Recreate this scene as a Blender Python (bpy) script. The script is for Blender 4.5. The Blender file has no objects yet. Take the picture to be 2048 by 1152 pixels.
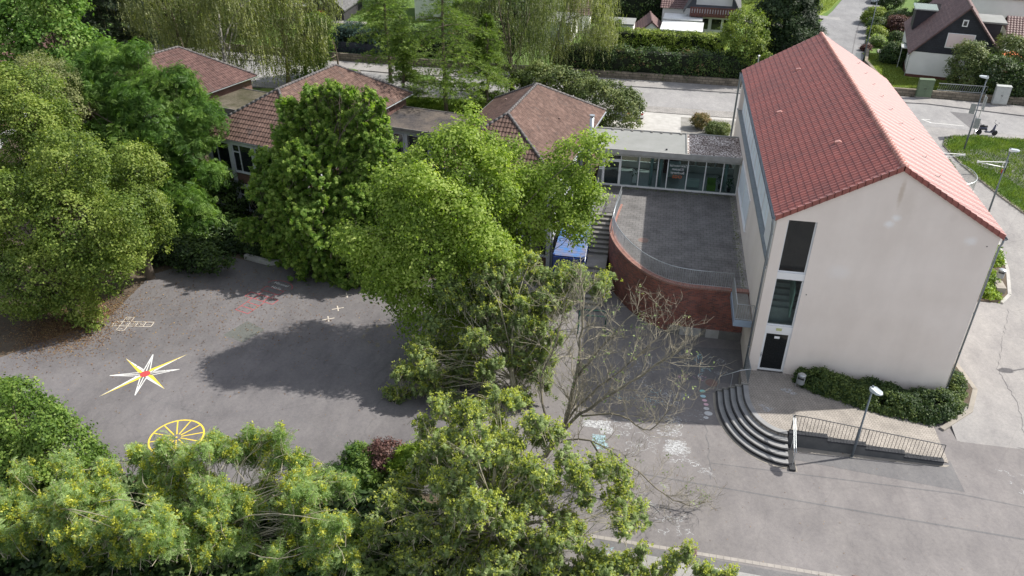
import bpy, math, random
import numpy as np
from mathutils import Vector, Matrix
R=math.radians
sc=bpy.context.scene; col=sc.collection
# ---------------------------------------------------------------- camera
CAMP=(-6.4749,-36.073,26.4703)
cd=bpy.data.cameras.new('camera'); cam=bpy.data.objects.new('camera',cd); col.objects.link(cam)
CX=Vector((0.983,0.1831,0.0093)).normalized(); CF=Vector((-0.152,0.8424,-0.5169)).normalized()
CX=(CX-CF*CX.dot(CF)).normalized(); CU=CX.cross(CF)
cam.matrix_world=Matrix(((CX.x,CU.x,-CF.x,CAMP[0]),(CX.y,CU.y,-CF.y,CAMP[1]),(CX.z,CU.z,-CF.z,CAMP[2]),(0,0,0,1)))
cd.sensor_width=36; cd.lens=27.70; cd.clip_start=.1; cd.clip_end=3000
sc.camera=cam
# ---------------------------------------------------------------- light
SUN_EL=R(45.9); SUN_AZ=R(68.2)
w=bpy.data.worlds.new("World"); sc.world=w; w.use_nodes=True
wn=w.node_tree.nodes; wl=w.node_tree.links
bg=wn['Background']; sky=wn.new('ShaderNodeTexSky'); sky.sky_type='NISHITA'; sky.sun_disc=False
sky.sun_elevation=SUN_EL; sky.sun_rotation=SUN_AZ; sky.dust_density=2.0; sky.air_density=1.0; sky.ozone_density=1.0
cl=wn.new('ShaderNodeMix'); cl.data_type='RGBA'; cl.inputs[0].default_value=.42; cl.inputs[7].default_value=(6.2,6.2,6.3,1)   # thin bright cloud cover mixed into the sky
wl.new(sky.outputs[0],cl.inputs[6]); wl.new(cl.outputs[2],bg.inputs[0]); bg.inputs[1].default_value=0.11
ld=bpy.data.lights.new('sun','SUN'); ld.energy=4.2; ld.angle=R(.6); ld.color=(1,.955,.88)
so=bpy.data.objects.new('sun',ld); col.objects.link(so)
sd=Vector((math.cos(SUN_EL)*math.sin(SUN_AZ),math.cos(SUN_EL)*math.cos(SUN_AZ),math.sin(SUN_EL)))
so.rotation_euler=sd.to_track_quat('Z','Y').to_euler(); so.location=sd*80
sc.view_settings.view_transform='Standard'; sc.view_settings.look='None'; sc.view_settings.exposure=0.66; sc.view_settings.gamma=1
sc.render.engine='CYCLES'; sc.cycles.max_bounces=6; sc.cycles.diffuse_bounces=3; sc.cycles.transparent_max_bounces=6
# ---------------------------------------------------------------- helpers
def tag(o,label=None,cat=None,group=None,kind=None):
    if label: o['label']=label
    if cat: o['category']=cat
    if group: o['group']=group
    if kind: o['kind']=kind
    return o
def empty(name,loc=(0,0,0),rz=0,label=None,cat=None,group=None):
    o=bpy.data.objects.new(name,None); col.objects.link(o); o.location=loc; o.rotation_euler=(0,0,rz); o.empty_display_size=.3
    return tag(o,label,cat,group)
def copy_tree(o,parent=None):
    c=o.copy(); col.objects.link(c); c.parent=parent
    for ch in list(o.children): copy_tree(ch,c)
    return c
class MB:
    def __init__(s): s.v=[]; s.f=[]; s.m=[]; s.uv=None
    def add(s,vs,fs,mi=0):
        n=len(s.v); s.v+= [tuple(p) for p in vs]; s.f+=[tuple(i+n for i in f) for f in fs]; s.m+=[mi]*len(fs); return s
    def box(s,x0,x1,y0,y1,z0,z1,mi=0):
        return s.add([(x0,y0,z0),(x1,y0,z0),(x1,y1,z0),(x0,y1,z0),(x0,y0,z1),(x1,y0,z1),(x1,y1,z1),(x0,y1,z1)],
            [(3,2,1,0),(4,5,6,7),(0,1,5,4),(1,2,6,5),(2,3,7,6),(3,0,4,7)],mi)
    def prism(s,pts,z0,z1,mi=0):   # polygon ccw, z0/z1 numbers or functions
        n=len(pts); a=z0 if callable(z0) else (lambda x,y:z0); b=z1 if callable(z1) else (lambda x,y:z1)
        vs=[(x,y,a(x,y)) for x,y in pts]+[(x,y,b(x,y)) for x,y in pts]
        fs=[tuple(range(n-1,-1,-1)),tuple(range(n,2*n))]+[(i,(i+1)%n,n+(i+1)%n,n+i) for i in range(n)]
        return s.add(vs,fs,mi)
    def poly(s,pts,mi=0): return s.add(pts,[tuple(range(len(pts)))],mi)
    def tube(s,pts,rad,n=8,mi=0,cap=True):
        pts=[Vector(p) for p in pts]; k=len(pts)
        if not hasattr(rad,'__len__'): rad=[rad]*k
        vs=[];fs=[]; prev=None
        for i,p in enumerate(pts):
            d=(pts[min(i+1,k-1)]-pts[max(i-1,0)])
            if d.length<1e-9: d=Vector((0,0,1))
            d.normalize()
            a=prev if prev is not None else (Vector((0,0,1)) if abs(d.z)<.9 else Vector((1,0,0)))
            a=(a-d*a.dot(d)); 
            if a.length<1e-6: a=d.orthogonal()
            a.normalize(); prev=a; b=d.cross(a)
            for j in range(n):
                t=2*math.pi*j/n; vs.append(p+(a*math.cos(t)+b*math.sin(t))*rad[i])
        for i in range(k-1):
            for j in range(n): fs.append((i*n+j,i*n+(j+1)%n,(i+1)*n+(j+1)%n,(i+1)*n+j))
        if cap: fs.append(tuple(range(n-1,-1,-1))); fs.append(tuple(range((k-1)*n,k*n)))
        return s.add(vs,fs,mi)
    def lathe(s,c,prof,n=16,mi=0):
        vs=[];fs=[]; k=len(prof)
        for r,z in prof:
            for j in range(n):
                t=2*math.pi*j/n; vs.append((c[0]+r*math.cos(t),c[1]+r*math.sin(t),c[2]+z))
        for i in range(k-1):
            for j in range(n): fs.append((i*n+j,i*n+(j+1)%n,(i+1)*n+(j+1)%n,(i+1)*n+j))
        fs.append(tuple(range(n-1,-1,-1))); fs.append(tuple(range((k-1)*n,k*n)))
        return s.add(vs,fs,mi)
    def build(s,name,mats,parent=None,smooth=False):
        me=bpy.data.meshes.new(name); me.from_pydata(s.v,[],s.f)
        if not isinstance(mats,(list,tuple)): mats=[mats]
        for m in mats: me.materials.append(m)
        if len(mats)>1: me.polygons.foreach_set('material_index',s.m)
        if smooth: me.polygons.foreach_set('use_smooth',[True]*len(s.f))
        me.update()
        o=bpy.data.objects.new(name,me); col.objects.link(o); o.parent=parent; return o
def struct(o): o['kind']='structure'; return o
# ---------------------------------------------------------------- materials
def nodes(name):
    m=bpy.data.materials.new(name); m.use_nodes=True; nt=m.node_tree; b=nt.nodes['Principled BSDF']; return m,nt,b
def ramp(nt,stops):
    r=nt.nodes.new('ShaderNodeValToRGB'); e=r.color_ramp.elements
    while len(e)<len(stops): e.new(.5)
    for i,(p,c) in enumerate(stops): e[i].position=p; e[i].color=(*c,1) if len(c)==3 else c
    return r
def mixc(nt,fac,a,b,mode='MIX'):
    n=nt.nodes.new('ShaderNodeMix'); n.data_type='RGBA'; n.blend_type=mode
    for s,v in ((0,fac),(6,a),(7,b)):
        if isinstance(v,(int,float)): n.inputs[s].default_value=v
        elif isinstance(v,tuple): n.inputs[s].default_value=(*v,1)
        else: nt.links.new(v,n.inputs[s])
    return n.outputs[2]
def pos(nt,scale=(1,1,1),rot=(0,0,0),obj=False):
    g=nt.nodes.new('ShaderNodeTexCoord' if obj else 'ShaderNodeNewGeometry')
    mp=nt.nodes.new('ShaderNodeMapping'); nt.links.new(g.outputs['Object' if obj else 'Position'],mp.inputs[0])
    mp.inputs['Scale'].default_value=scale; mp.inputs['Rotation'].default_value=rot; return mp.outputs[0]
def noise(nt,vec,scale,detail=4,rough=.55):
    n=nt.nodes.new('ShaderNodeTexNoise'); nt.links.new(vec,n.inputs['Vector']); n.inputs['Scale'].default_value=scale
    n.inputs['Detail'].default_value=detail; n.inputs['Roughness'].default_value=rough; return n.outputs['Fac']
def bump(nt,b,h,strength=.3,dist=.02):
    n=nt.nodes.new('ShaderNodeBump'); n.inputs['Strength'].default_value=strength; n.inputs['Distance'].default_value=dist
    nt.links.new(h,n.inputs['Height']); nt.links.new(n.outputs[0],b.inputs['Normal'])
def mat(name,c,rough=.7,c2=None,sc1=1.5,metal=0,bmp=0,spec=.5,fine=0,coat=0,coat_r=.3,obj=False):
    m,nt,b=nodes(name); b.inputs['Roughness'].default_value=rough; b.inputs['Metallic'].default_value=metal
    b.inputs['Specular IOR Level'].default_value=spec
    b.inputs['Base Color'].default_value=(*c,1); b.inputs['Coat Weight'].default_value=coat; b.inputs['Coat Roughness'].default_value=coat_r
    if c2 or bmp or fine:
        v=pos(nt,obj=obj); n=noise(nt,v,sc1,6,.6); out=None
        if c2:
            r=ramp(nt,[(.32,c),(.68,c2)]); nt.links.new(n,r.inputs[0]); out=r.outputs[0]
        if fine:
            n2=noise(nt,v,sc1*14,3,.7); r2=ramp(nt,[(.3,(1-fine,)*3),(.7,(1+fine*.4,)*3)]); nt.links.new(n2,r2.inputs[0])
            out=mixc(nt,1.0,out if out else tuple(c),r2.outputs[0],'MULTIPLY')
        if out: nt.links.new(out,b.inputs['Base Color'])
        if bmp: bump(nt,b,noise(nt,v,sc1*25,3,.7),bmp,.01)
    return m
def asphalt(name,base,var=.25,crack=.5,chalk=False):
    m,nt,b=nodes(name); v=pos(nt); b.inputs['Roughness'].default_value=.85; b.inputs['Specular IOR Level'].default_value=.3
    big=noise(nt,v,.16,5,.6); r=ramp(nt,[(.3,tuple(x*(1-var) for x in base)),(.5,base),(.72,tuple(x*(1+var) for x in base))]); nt.links.new(big,r.inputs[0])
    mid=noise(nt,pos(nt,(1,.5,1),(0,0,.4)),1.1,6,.65); r2=ramp(nt,[(.3,(.84,.84,.85)),(.7,(1.12,1.12,1.1))]); nt.links.new(mid,r2.inputs[0])
    c=mixc(nt,1.0,r.outputs[0],r2.outputs[0],'MULTIPLY')
    fin=noise(nt,v,45,2,.8); r3=ramp(nt,[(.35,(.86,.86,.86)),(.65,(1.12,1.12,1.12))]); nt.links.new(fin,r3.inputs[0])
    c=mixc(nt,1.0,c,r3.outputs[0],'MULTIPLY')
    g6=noise(nt,pos(nt,(1,1,1),(0,0,1.1)),5.5,8,.85); r6=ramp(nt,[(.36,(.86,.86,.87)),(.5,(1,1,1)),(.64,(1.13,1.12,1.11))]); nt.links.new(g6,r6.inputs[0]); c=mixc(nt,1.0,c,r6.outputs[0],'MULTIPLY')
    st=noise(nt,pos(nt,(1,.22,1),(0,0,-.35)),.5,6,.7); r7=ramp(nt,[(.55,(1,1,1)),(.75,(.84,.83,.84))]); nt.links.new(st,r7.inputs[0]); c=mixc(nt,1.0,c,r7.outputs[0],'MULTIPLY')
    # dust spots
    sp=noise(nt,v,.55,7,.75); r4=ramp(nt,[(.6,(0,0,0)),(.78,(1,1,1))]); nt.links.new(sp,r4.inputs[0])
    f=nt.nodes.new('ShaderNodeMath'); f.operation='MULTIPLY'; nt.links.new(r4.outputs[0],f.inputs[0]); f.inputs[1].default_value=.30
    c=mixc(nt,f.outputs[0],c,tuple(min(1,x*1.7) for x in base))
    # fine cracks
    vo=nt.nodes.new('ShaderNodeTexVoronoi'); vo.feature='DISTANCE_TO_EDGE'; vo.inputs['Scale'].default_value=.22
    wv=noise(nt,v,1.2,4); 
    addv=nt.nodes.new('ShaderNodeVectorMath'); addv.operation='ADD'; cv=nt.nodes.new('ShaderNodeCombineXYZ'); nt.links.new(wv,cv.inputs[0]); nt.links.new(wv,cv.inputs[1])
    nt.links.new(v,addv.inputs[0]); nt.links.new(cv.outputs[0],addv.inputs[1]); nt.links.new(addv.outputs[0],vo.inputs['Vector'])
    r5=ramp(nt,[(.0,(1,1,1)),(.006,(0,0,0))]); nt.links.new(vo.outputs[0],r5.inputs[0])
    f2=nt.nodes.new('ShaderNodeMath'); f2.operation='MULTIPLY'; nt.links.new(r5.outputs[0],f2.inputs[0]); f2.inputs[1].default_value=crack
    c=mixc(nt,f2.outputs[0],c,tuple(x*.5 for x in base))
    nt.links.new(c,b.inputs['Base Color']); bump(nt,b,fin,.35,.006); return m
def brick(name,c1,c2,mortar,bw=.25,bh=.08,ms=.012,vec='wall',rough=.85,bias=0,offset=.5,dirt=.3,rot=0):
    m,nt,b=nodes(name); b.inputs['Roughness'].default_value=rough
    tc=nt.nodes.new('ShaderNodeTexCoord'); sp=nt.nodes.new('ShaderNodeSeparateXYZ'); 
    if vec=='uv': vv=tc.outputs['UV']
    else:
        nt.links.new(tc.outputs['Object'],sp.inputs[0]); cb=nt.nodes.new('ShaderNodeCombineXYZ')
        if vec=='wall':
            a=nt.nodes.new('ShaderNodeMath'); nt.links.new(sp.outputs[0],a.inputs[0]); nt.links.new(sp.outputs[1],a.inputs[1])
            nt.links.new(a.outputs[0],cb.inputs[0]); nt.links.new(sp.outputs[2],cb.inputs[1])
        else: nt.links.new(sp.outputs[0],cb.inputs[0]); nt.links.new(sp.outputs[1],cb.inputs[1])
        vv=cb.outputs[0]
    mp=nt.nodes.new('ShaderNodeMapping'); mp.inputs['Rotation'].default_value=(0,0,rot); nt.links.new(vv,mp.inputs[0])
    t=nt.nodes.new('ShaderNodeTexBrick'); nt.links.new(mp.outputs[0],t.inputs['Vector']); t.inputs['Scale'].default_value=1
    t.inputs['Brick Width'].default_value=bw; t.inputs['Row Height'].default_value=bh; t.inputs['Mortar Size'].default_value=ms; t.offset=offset
    t.inputs['Bias'].default_value=bias; t.inputs['Color1'].default_value=(*c1,1); t.inputs['Color2'].default_value=(*c2,1); t.inputs['Mortar'].default_value=(*mortar,1)
    v=pos(nt); n=noise(nt,v,.9,6,.65); r=ramp(nt,[(.3,(1-dirt,)*3),(.7,(1+dirt*.5,)*3)]); nt.links.new(n,r.inputs[0])
    c=mixc(nt,1.0,t.outputs[0],r.outputs[0],'MULTIPLY'); nt.links.new(c,b.inputs['Base Color'])
    inv=nt.nodes.new('ShaderNodeMath'); inv.operation='SUBTRACT'; inv.inputs[0].default_value=1; nt.links.new(t.outputs['Fac'],inv.inputs[1])
    bump(nt,b,inv.outputs[0],.5,.01); return m
def render_wall(name,base,spots=()):   # rendered facade with rain streaks and patches
    m,nt,b=nodes(name); b.inputs['Roughness'].default_value=.9; b.inputs['Specular IOR Level'].default_value=.2
    v=pos(nt); st=noise(nt,pos(nt,(1.6,1.6,.35)),.8,6,.6); r=ramp(nt,[(.35,tuple(x*.965 for x in base)),(.6,base)]); nt.links.new(st,r.inputs[0])
    n=noise(nt,v,.35,5,.6); r2=ramp(nt,[(.35,(.95,.94,.93)),(.65,(1.03,1.03,1.03))]); nt.links.new(n,r2.inputs[0])
    c=mixc(nt,1.0,r.outputs[0],r2.outputs[0],'MULTIPLY')
    sp=noise(nt,pos(nt,(1,1,1.2)),.55,2,.4); r3=ramp(nt,[(.70,(0,0,0)),(.76,(1,1,1))]); nt.links.new(sp,r3.inputs[0])
    f=nt.nodes.new('ShaderNodeMath'); f.operation='MULTIPLY'; nt.links.new(r3.outputs[0],f.inputs[0]); f.inputs[1].default_value=.25
    c=mixc(nt,f.outputs[0],c,(.9,.88,.87))
    # repair patches and rust runs, each at its own place on the facade
    for (px_,pz_,rx,rz,cc,k) in spots:
        mp=nt.nodes.new('ShaderNodeMapping'); mp.inputs['Location'].default_value=(-px_/rx,0,-pz_/rz); mp.inputs['Scale'].default_value=(1/rx,.001,1/rz)
        g=nt.nodes.new('ShaderNodeNewGeometry'); nt.links.new(g.outputs['Position'],mp.inputs[0])
        ln=nt.nodes.new('ShaderNodeVectorMath'); ln.operation='LENGTH'; nt.links.new(mp.outputs[0],ln.inputs[0])
        nn=noise(nt,v,5,5,.7); ad=nt.nodes.new('ShaderNodeMath'); ad.operation='ADD'; nt.links.new(ln.outputs['Value'],ad.inputs[0]); nt.links.new(nn,ad.inputs[1])
        rr_=ramp(nt,[(.55,(k,k,k)),(1.0,(0,0,0))]); sc_=nt.nodes.new('ShaderNodeMath'); sc_.operation='MULTIPLY'; nt.links.new(ad.outputs[0],sc_.inputs[0]); sc_.inputs[1].default_value=.68
        nt.links.new(sc_.outputs[0],rr_.inputs[0]); c=mixc(nt,rr_.outputs[0],c,cc)
    # darker splash zone near the ground
    sz=nt.nodes.new('ShaderNodeSeparateXYZ'); nt.links.new(v,sz.inputs[0]); sn=nt.nodes.new('ShaderNodeMath'); sn.operation='MULTIPLY_ADD'; nt.links.new(noise(nt,v,2.5,5,.7),sn.inputs[0]); sn.inputs[1].default_value=-1.6; nt.links.new(sz.outputs[2],sn.inputs[2])
    rz_=ramp(nt,[(0,(.35,.35,.35)),(.35,(0,0,0))]); nt.links.new(sn.outputs[0],rz_.inputs[0]); c=mixc(nt,rz_.outputs[0],c,tuple(x*.62 for x in base))
    nt.links.new(c,b.inputs['Base Color'])
    bump(nt,b,noise(nt,v,60,2,.8),.25,.004); return m
def tiles(name,c1,c2,c3,rough=.5,coat=0,spec=.5,lichen=0,var=.28,sheen=0):
    m,nt,b=nodes(name); b.inputs['Roughness'].default_value=rough; b.inputs['Coat Weight'].default_value=coat; b.inputs['Coat Roughness'].default_value=.42
    b.inputs['Specular IOR Level'].default_value=spec; b.inputs['Sheen Weight'].default_value=sheen; b.inputs['Sheen Roughness'].default_value=.45
    v=pos(nt,obj=True); n=noise(nt,v,3.2,2,.5); r=ramp(nt,[(.3,c1),(.5,c2),(.7,c3)]); nt.links.new(n,r.inputs[0])
    n2=noise(nt,pos(nt,obj=True),.4,6,.65); r2=ramp(nt,[(.3,(1-var,)*3),(.7,(1+var*.5,)*3)]); nt.links.new(n2,r2.inputs[0])
    c=mixc(nt,1.0,r.outputs[0],r2.outputs[0],'MULTIPLY')
    if lichen:
        n3=noise(nt,pos(nt,(1,1,1)),1.3,8,.75); r3=ramp(nt,[(.55,(0,0,0)),(.7,(1,1,1))]); nt.links.new(n3,r3.inputs[0])
        f=nt.nodes.new('ShaderNodeMath'); f.operation='MULTIPLY'; nt.links.new(r3.outputs[0],f.inputs[0]); f.inputs[1].default_value=lichen
        c=mixc(nt,f.outputs[0],c,(.07,.062,.06))
    nt.links.new(c,b.inputs['Base Color']); return m
def foliage(name,dark,mid,lite,trans=.35,rough=.55,acc=None):
    m,nt,b=nodes(name); at=nt.nodes.new('ShaderNodeAttribute'); at.attribute_name='tint'
    st=[(0,dark),(.45,mid),(.85,lite)]
    if acc: st.append((.97,acc))
    r=ramp(nt,st); nt.links.new(at.outputs['Fac'],r.inputs[0])
    nt.links.new(r.outputs[0],b.inputs['Base Color']); b.inputs['Roughness'].default_value=rough; b.inputs['Specular IOR Level'].default_value=.35
    tr=nt.nodes.new('ShaderNodeBsdfTranslucent'); tcol=mixc(nt,1.0,r.outputs[0],(1.5,1.6,.7),'MULTIPLY'); nt.links.new(tcol,tr.inputs[0])
    mx=nt.nodes.new('ShaderNodeMixShader'); mx.inputs[0].default_value=trans
    out=[n for n in nt.nodes if n.type=='OUTPUT_MATERIAL'][0]
    nt.links.new(b.outputs[0],mx.inputs[1]); nt.links.new(tr.outputs[0],mx.inputs[2]); nt.links.new(mx.outputs[0],out.inputs[0]); return m
def glass(name,tint=(.5,.56,.56),mixv=.35):
    m,nt,b=nodes(name); b.inputs['Base Color'].default_value=(.02,.025,.028,1); b.inputs['Roughness'].default_value=.04; b.inputs['Specular IOR Level'].default_value=.9
    tr=nt.nodes.new('ShaderNodeBsdfTransparent'); tr.inputs[0].default_value=(*tint,1)
    mx=nt.nodes.new('ShaderNodeMixShader'); mx.inputs[0].default_value=mixv
    out=[n for n in nt.nodes if n.type=='OUTPUT_MATERIAL'][0]
    nt.links.new(tr.outputs[0],mx.inputs[1]); nt.links.new(b.outputs[0],mx.inputs[2]); nt.links.new(mx.outputs[0],out.inputs[0]); return m
M={}
M['yard']=asphalt('asphalt_yard',(.190,.178,.177),.14,.25)
M['road']=asphalt('asphalt_road',(.27,.265,.265),.10,.15)
M['pathr']=asphalt('asphalt_path',(.27,.26,.255),.13,.3)
M['strip_c']=asphalt('concrete_lane',(.30,.295,.29),.1,.2)
M['patch']=asphalt('asphalt_patch',(.145,.142,.146),.1,.1)
M['patch_green']=asphalt('asphalt_patch_green',(.115,.12,.112),.08,.1)
M['side']=asphalt('asphalt_side',(.22,.22,.225),.12,.6)
M['pave']=brick('paving_path',(.30,.285,.27),(.25,.24,.23),(.16,.15,.14),.3,.3,.012,'floor')
M['herring']=brick('clinker_paving',(.35,.32,.285),(.29,.265,.24),(.17,.15,.13),.22,.11,.012,'floor',rot=R(35),offset=.5)
M['terr']=brick('terrace_slabs',(.175,.168,.165),(.155,.15,.148),(.085,.08,.075),.40,.30,.014,'floor',dirt=.4)
M['kerb']=mat('kerb_stone',(.33,.30,.26),.85,(.24,.22,.19),2,bmp=.3)
M['kerb_l']=mat('concrete_light',(.44,.43,.41),.85,(.34,.33,.31),2,bmp=.3)
M['conc']=mat('concrete',(.30,.29,.27),.85,(.20,.19,.17),1.2,bmp=.3,fine=.2)
M['conc_d']=mat('concrete_dark',(.14,.135,.13),.85,(.22,.21,.19),1.1,bmp=.3,fine=.2)
M['step']=mat('step_stone',(.23,.235,.24),.75,(.30,.30,.30),1.5,bmp=.2,fine=.15)
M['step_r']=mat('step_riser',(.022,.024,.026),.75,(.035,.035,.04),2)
M['brick']=brick('wall_brick',(.33,.098,.068),(.12,.052,.05),(.20,.15,.13),.25,.083,.011,'uv',bias=-.1,dirt=.35)
M['brickcap']=brick('brick_coping',(.36,.16,.12),(.26,.11,.09),(.3,.25,.22),.09,.5,.012,'uv',dirt=.3)
M['brickw']=brick('pavilion_brick',(.17,.07,.055),(.11,.05,.045),(.2,.16,.14),.25,.083,.011,'wall',dirt=.35)
M['gable']=render_wall('gable_render',(.82,.738,.672),((5.3,10.35,.28,.22,(.93,.92,.91),.7),(5.05,10.0,.3,.25,(.93,.92,.91),.65),(5.2,11.6,.16,.9,(.50,.40,.30),.55),(5.6,11.0,.5,1.3,(.62,.54,.46),.3),(8.8,9.5,.35,.3,(.92,.91,.90),.5),(7.7,10.6,.3,.35,(.66,.58,.52),.25),(3.4,7.2,.7,.5,(.86,.82,.79),.4)))
M['reveal']=mat('reveal_white',(.72,.72,.71),.6)
M['white']=mat('white_frame',(.80,.80,.80),.4)
M['whitew']=mat('white_wall',(.84,.83,.81),.85,(.76,.75,.73),.8,bmp=.1)
M['offw']=mat('pavilion_white',(.55,.57,.60),.7,(.45,.47,.50),1.5)
M['grey_m']=mat('zinc_grey',(.28,.31,.33),.42,(.22,.25,.27),3,metal=.6)
M['galv']=mat('galvanised',(.52,.55,.57),.38,(.42,.45,.47),4,metal=.7)
M['anth']=mat('anthracite_steel',(.05,.055,.062),.45,metal=.2)
M['lampst']=mat('lamp_grey',(.11,.135,.16),.45,(.14,.165,.19),3,metal=.2)
M['lamphead']=mat('lamp_head_paint',(.50,.55,.58),.35,metal=.1)
M['black']=mat('black_plastic',(.02,.02,.022),.5)
M['dark']=mat('dark_interior',(.03,.03,.032),.9)
M['room']=mat('room_wall',(.28,.29,.28),.9)
M['tile_red']=tiles('roof_tile_red',(.205,.033,.022),(.245,.043,.027),(.30,.060,.039),.50,coat=.9,spec=.6,var=.20,sheen=.30,lichen=.10)
M['tile_ridge']=tiles('ridge_tile',(.38,.16,.13),(.45,.2,.16),(.5,.26,.22),.45,coat=.5)
M['tile_old']=tiles('roof_tile_old',(.095,.060,.050),(.128,.080,.065),(.172,.112,.092),.8,lichen=.75,spec=.25)
M['tile_oldd']=tiles('roof_tile_dark',(.085,.05,.046),(.115,.066,.06),(.15,.09,.08),.8,lichen=.7,spec=.25)
M['tile_brown']=tiles('roof_tile_brown',(.105,.058,.056),(.135,.076,.072),(.165,.10,.092),.6)
M['tile_grey']=tiles('roof_tile_grey',(.07,.07,.075),(.10,.10,.105),(.13,.13,.135),.55)
M['hipcap']=mat('hip_cap',(.08,.076,.08),.85,(.16,.145,.14),2.5,bmp=.4)
M['felt']=mat('bitumen_felt',(.055,.052,.056),.9,(.15,.125,.105),.75,bmp=.4,fine=.45,spec=.2)
M['felt_moss']=mat('bitumen_moss',(.16,.14,.11),.9,(.065,.062,.035),.8,bmp=.4,fine=.5,spec=.2)
M['felt_l']=mat('roof_membrane',(.265,.27,.262),.85,(.215,.222,.21),.7,bmp=.1,fine=.08)
M['slate']=brick('slate_cladding',(.035,.038,.048),(.028,.03,.038),(.018,.018,.02),.3,.2,.01,'wall',dirt=.2)
M['slate_l']=mat('slate_light',(.10,.11,.13),.7,(.13,.14,.16),2)
M['stone']=brick('rubble_stone',(.26,.22,.17),(.17,.145,.11),(.10,.09,.07),.55,.25,.025,'wall',dirt=.5)
M['wood_r']=mat('wood_redbrown',(.10,.035,.03),.6,(.14,.05,.04),2)
M['wood_d']=mat('wood_dark',(.03,.028,.035),.7,(.045,.04,.05),2)
M['shutter']=mat('roller_shutter',(.74,.58,.56),.6,(.78,.64,.61),1)
M['blind']=mat('sky_tinted_blind',(.78,.86,.90),.5,(.82,.88,.92),.6)  # pale blue sky reflection of the windows is put into the blind colour
M['blue']=mat('container_blue',(.012,.035,.16),.45,(.02,.05,.21),2,fine=.1)
M['blue_top']=mat('container_roof',(.035,.17,.45),.55,(.20,.17,.20),1.6,fine=.2)
M['glass']=glass('window_glass'); M['glassd']=glass('dark_glass',(.35,.37,.37),.45); M['glassc']=glass('clear_glass',(.86,.92,.91),.16)
M['green_box']=mat('cabinet_green',(.12,.17,.10),.55,(.09,.13,.08),3)
M['grey_box']=mat('cabinet_grey',(.46,.48,.46),.5,(.38,.40,.39),3)
M['brightyellow']=mat('petal_yellow',(.80,.60,.04),.6)
def paintm(name,c,c2,wear=.36):
    m,nt,b=nodes(name); b.inputs['Roughness'].default_value=.75
    v=pos(nt); r=ramp(nt,[(.35,c2),(.65,c)]); nt.links.new(noise(nt,v,3.5,6,.7),r.inputs[0]); nt.links.new(r.outputs[0],b.inputs['Base Color'])
    n=noise(nt,v,13,6,.75); r2=ramp(nt,[(wear-.06,(0,0,0)),(wear+.03,(1,1,1))]); nt.links.new(n,r2.inputs[0]); nt.links.new(r2.outputs[0],b.inputs['Alpha']); return m
M['yellow']=paintm('yellow_marking',(.80,.60,.04),(.58,.44,.08))
M['_y']=mat('yellow_marking',(.80,.60,.04),.7,(.74,.54,.06),4,fine=.15)
M['wpaint']=paintm('white_marking',(.74,.74,.72),(.52,.52,.50))
M['_w']=mat('white_marking',(.72,.72,.70),.7,(.60,.60,.58),4,fine=.15)
M['cream']=paintm('cream_marking',(.62,.56,.47),(.46,.41,.35),.36)
M['_c']=mat('cream_marking',(.52,.46,.38),.75,(.44,.39,.33),4)
M['rpaint']=paintm('red_marking',(.50,.07,.08),(.32,.07,.08),.42)
M['_r']=mat('red_marking',(.50,.07,.08),.75,(.36,.07,.08),4,fine=.2)
M['red']=mat('signal_red',(.55,.03,.03),.5)
M['redw']=mat('red_centre',(.45,.06,.06),.7)
def chalkm(name,c): 
    m,nt,b=nodes(name); b.inputs['Roughness'].default_value=.95; b.inputs['Base Color'].default_value=(*c,1)
    n=noise(nt,pos(nt),9,5,.8); r=ramp(nt,[(.40,(0,0,0)),(.60,(1,1,1))]); nt.links.new(n,r.inputs[0]); 
    mm=nt.nodes.new('ShaderNodeMath'); mm.operation='MULTIPLY'; nt.links.new(r.outputs[0],mm.inputs[0]); mm.inputs[1].default_value=.8
    nt.links.new(mm.outputs[0],b.inputs['Alpha']); return m
M['chalk']=chalkm('chalk_white',(.56,.57,.58)); M['chalk_b']=chalkm('chalk_blue',(.40,.60,.66)); M['chalk_p']=chalkm('chalk_pink',(.68,.45,.52)); M['chalk_t']=chalkm('chalk_teal',(.28,.60,.55))
M['iron']=mat('cast_iron',(.16,.10,.085),.8,(.22,.16,.14),4,bmp=.4)
M['soil']=mat('soil',(.085,.065,.045),.95,(.13,.10,.07),1.2,bmp=.5,fine=.3)
M['grass']=mat('grass_base',(.075,.145,.022),.95,(.12,.19,.035),.5,bmp=.6,fine=.35)
M['lawn']=mat('lawn_base',(.17,.24,.035),.95,(.22,.29,.055),.35,bmp=.5,fine=.3)
M['bark']=mat('bark',(.10,.075,.055),.9,(.17,.14,.11),3,bmp=.6)
M['birch_bark']=mat('birch_bark',(.40,.38,.35),.85,(.10,.09,.08),2.2,bmp=.4)
def gravelm():
    m,nt,b=nodes('roof_gravel'); b.inputs['Roughness'].default_value=.95; v=pos(nt)
    r=ramp(nt,[(.42,(.11,.085,.075)),(.5,(.28,.22,.20)),(.57,(.80,.76,.72))]); nt.links.new(noise(nt,v,7.5,3,.6),r.inputs[0])
    r2=ramp(nt,[(.35,(.55,.5,.48)),(.6,(1.1,1.1,1.1))]); nt.links.new(noise(nt,v,.9,4,.6),r2.inputs[0])
    nt.links.new(mixc(nt,1.0,r.outputs[0],r2.outputs[0],'MULTIPLY'),b.inputs['Base Color']); bump(nt,b,noise(nt,v,14,2,.6),1,.03); return m
M['gravel']=gravelm()
M['twig']=mat('twig_bark',(.40,.36,.28),.85,(.24,.22,.14),2,bmp=.3)
M['car_white']=mat('car_paint_white',(.75,.77,.79),.2,coat=1,coat_r=.05)
M['car_silver']=mat('car_paint_silver',(.55,.60,.64),.25,metal=.3,coat=1,coat_r=.05)
M['tyre']=mat('tyre_rubber',(.02,.02,.02),.85)
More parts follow.
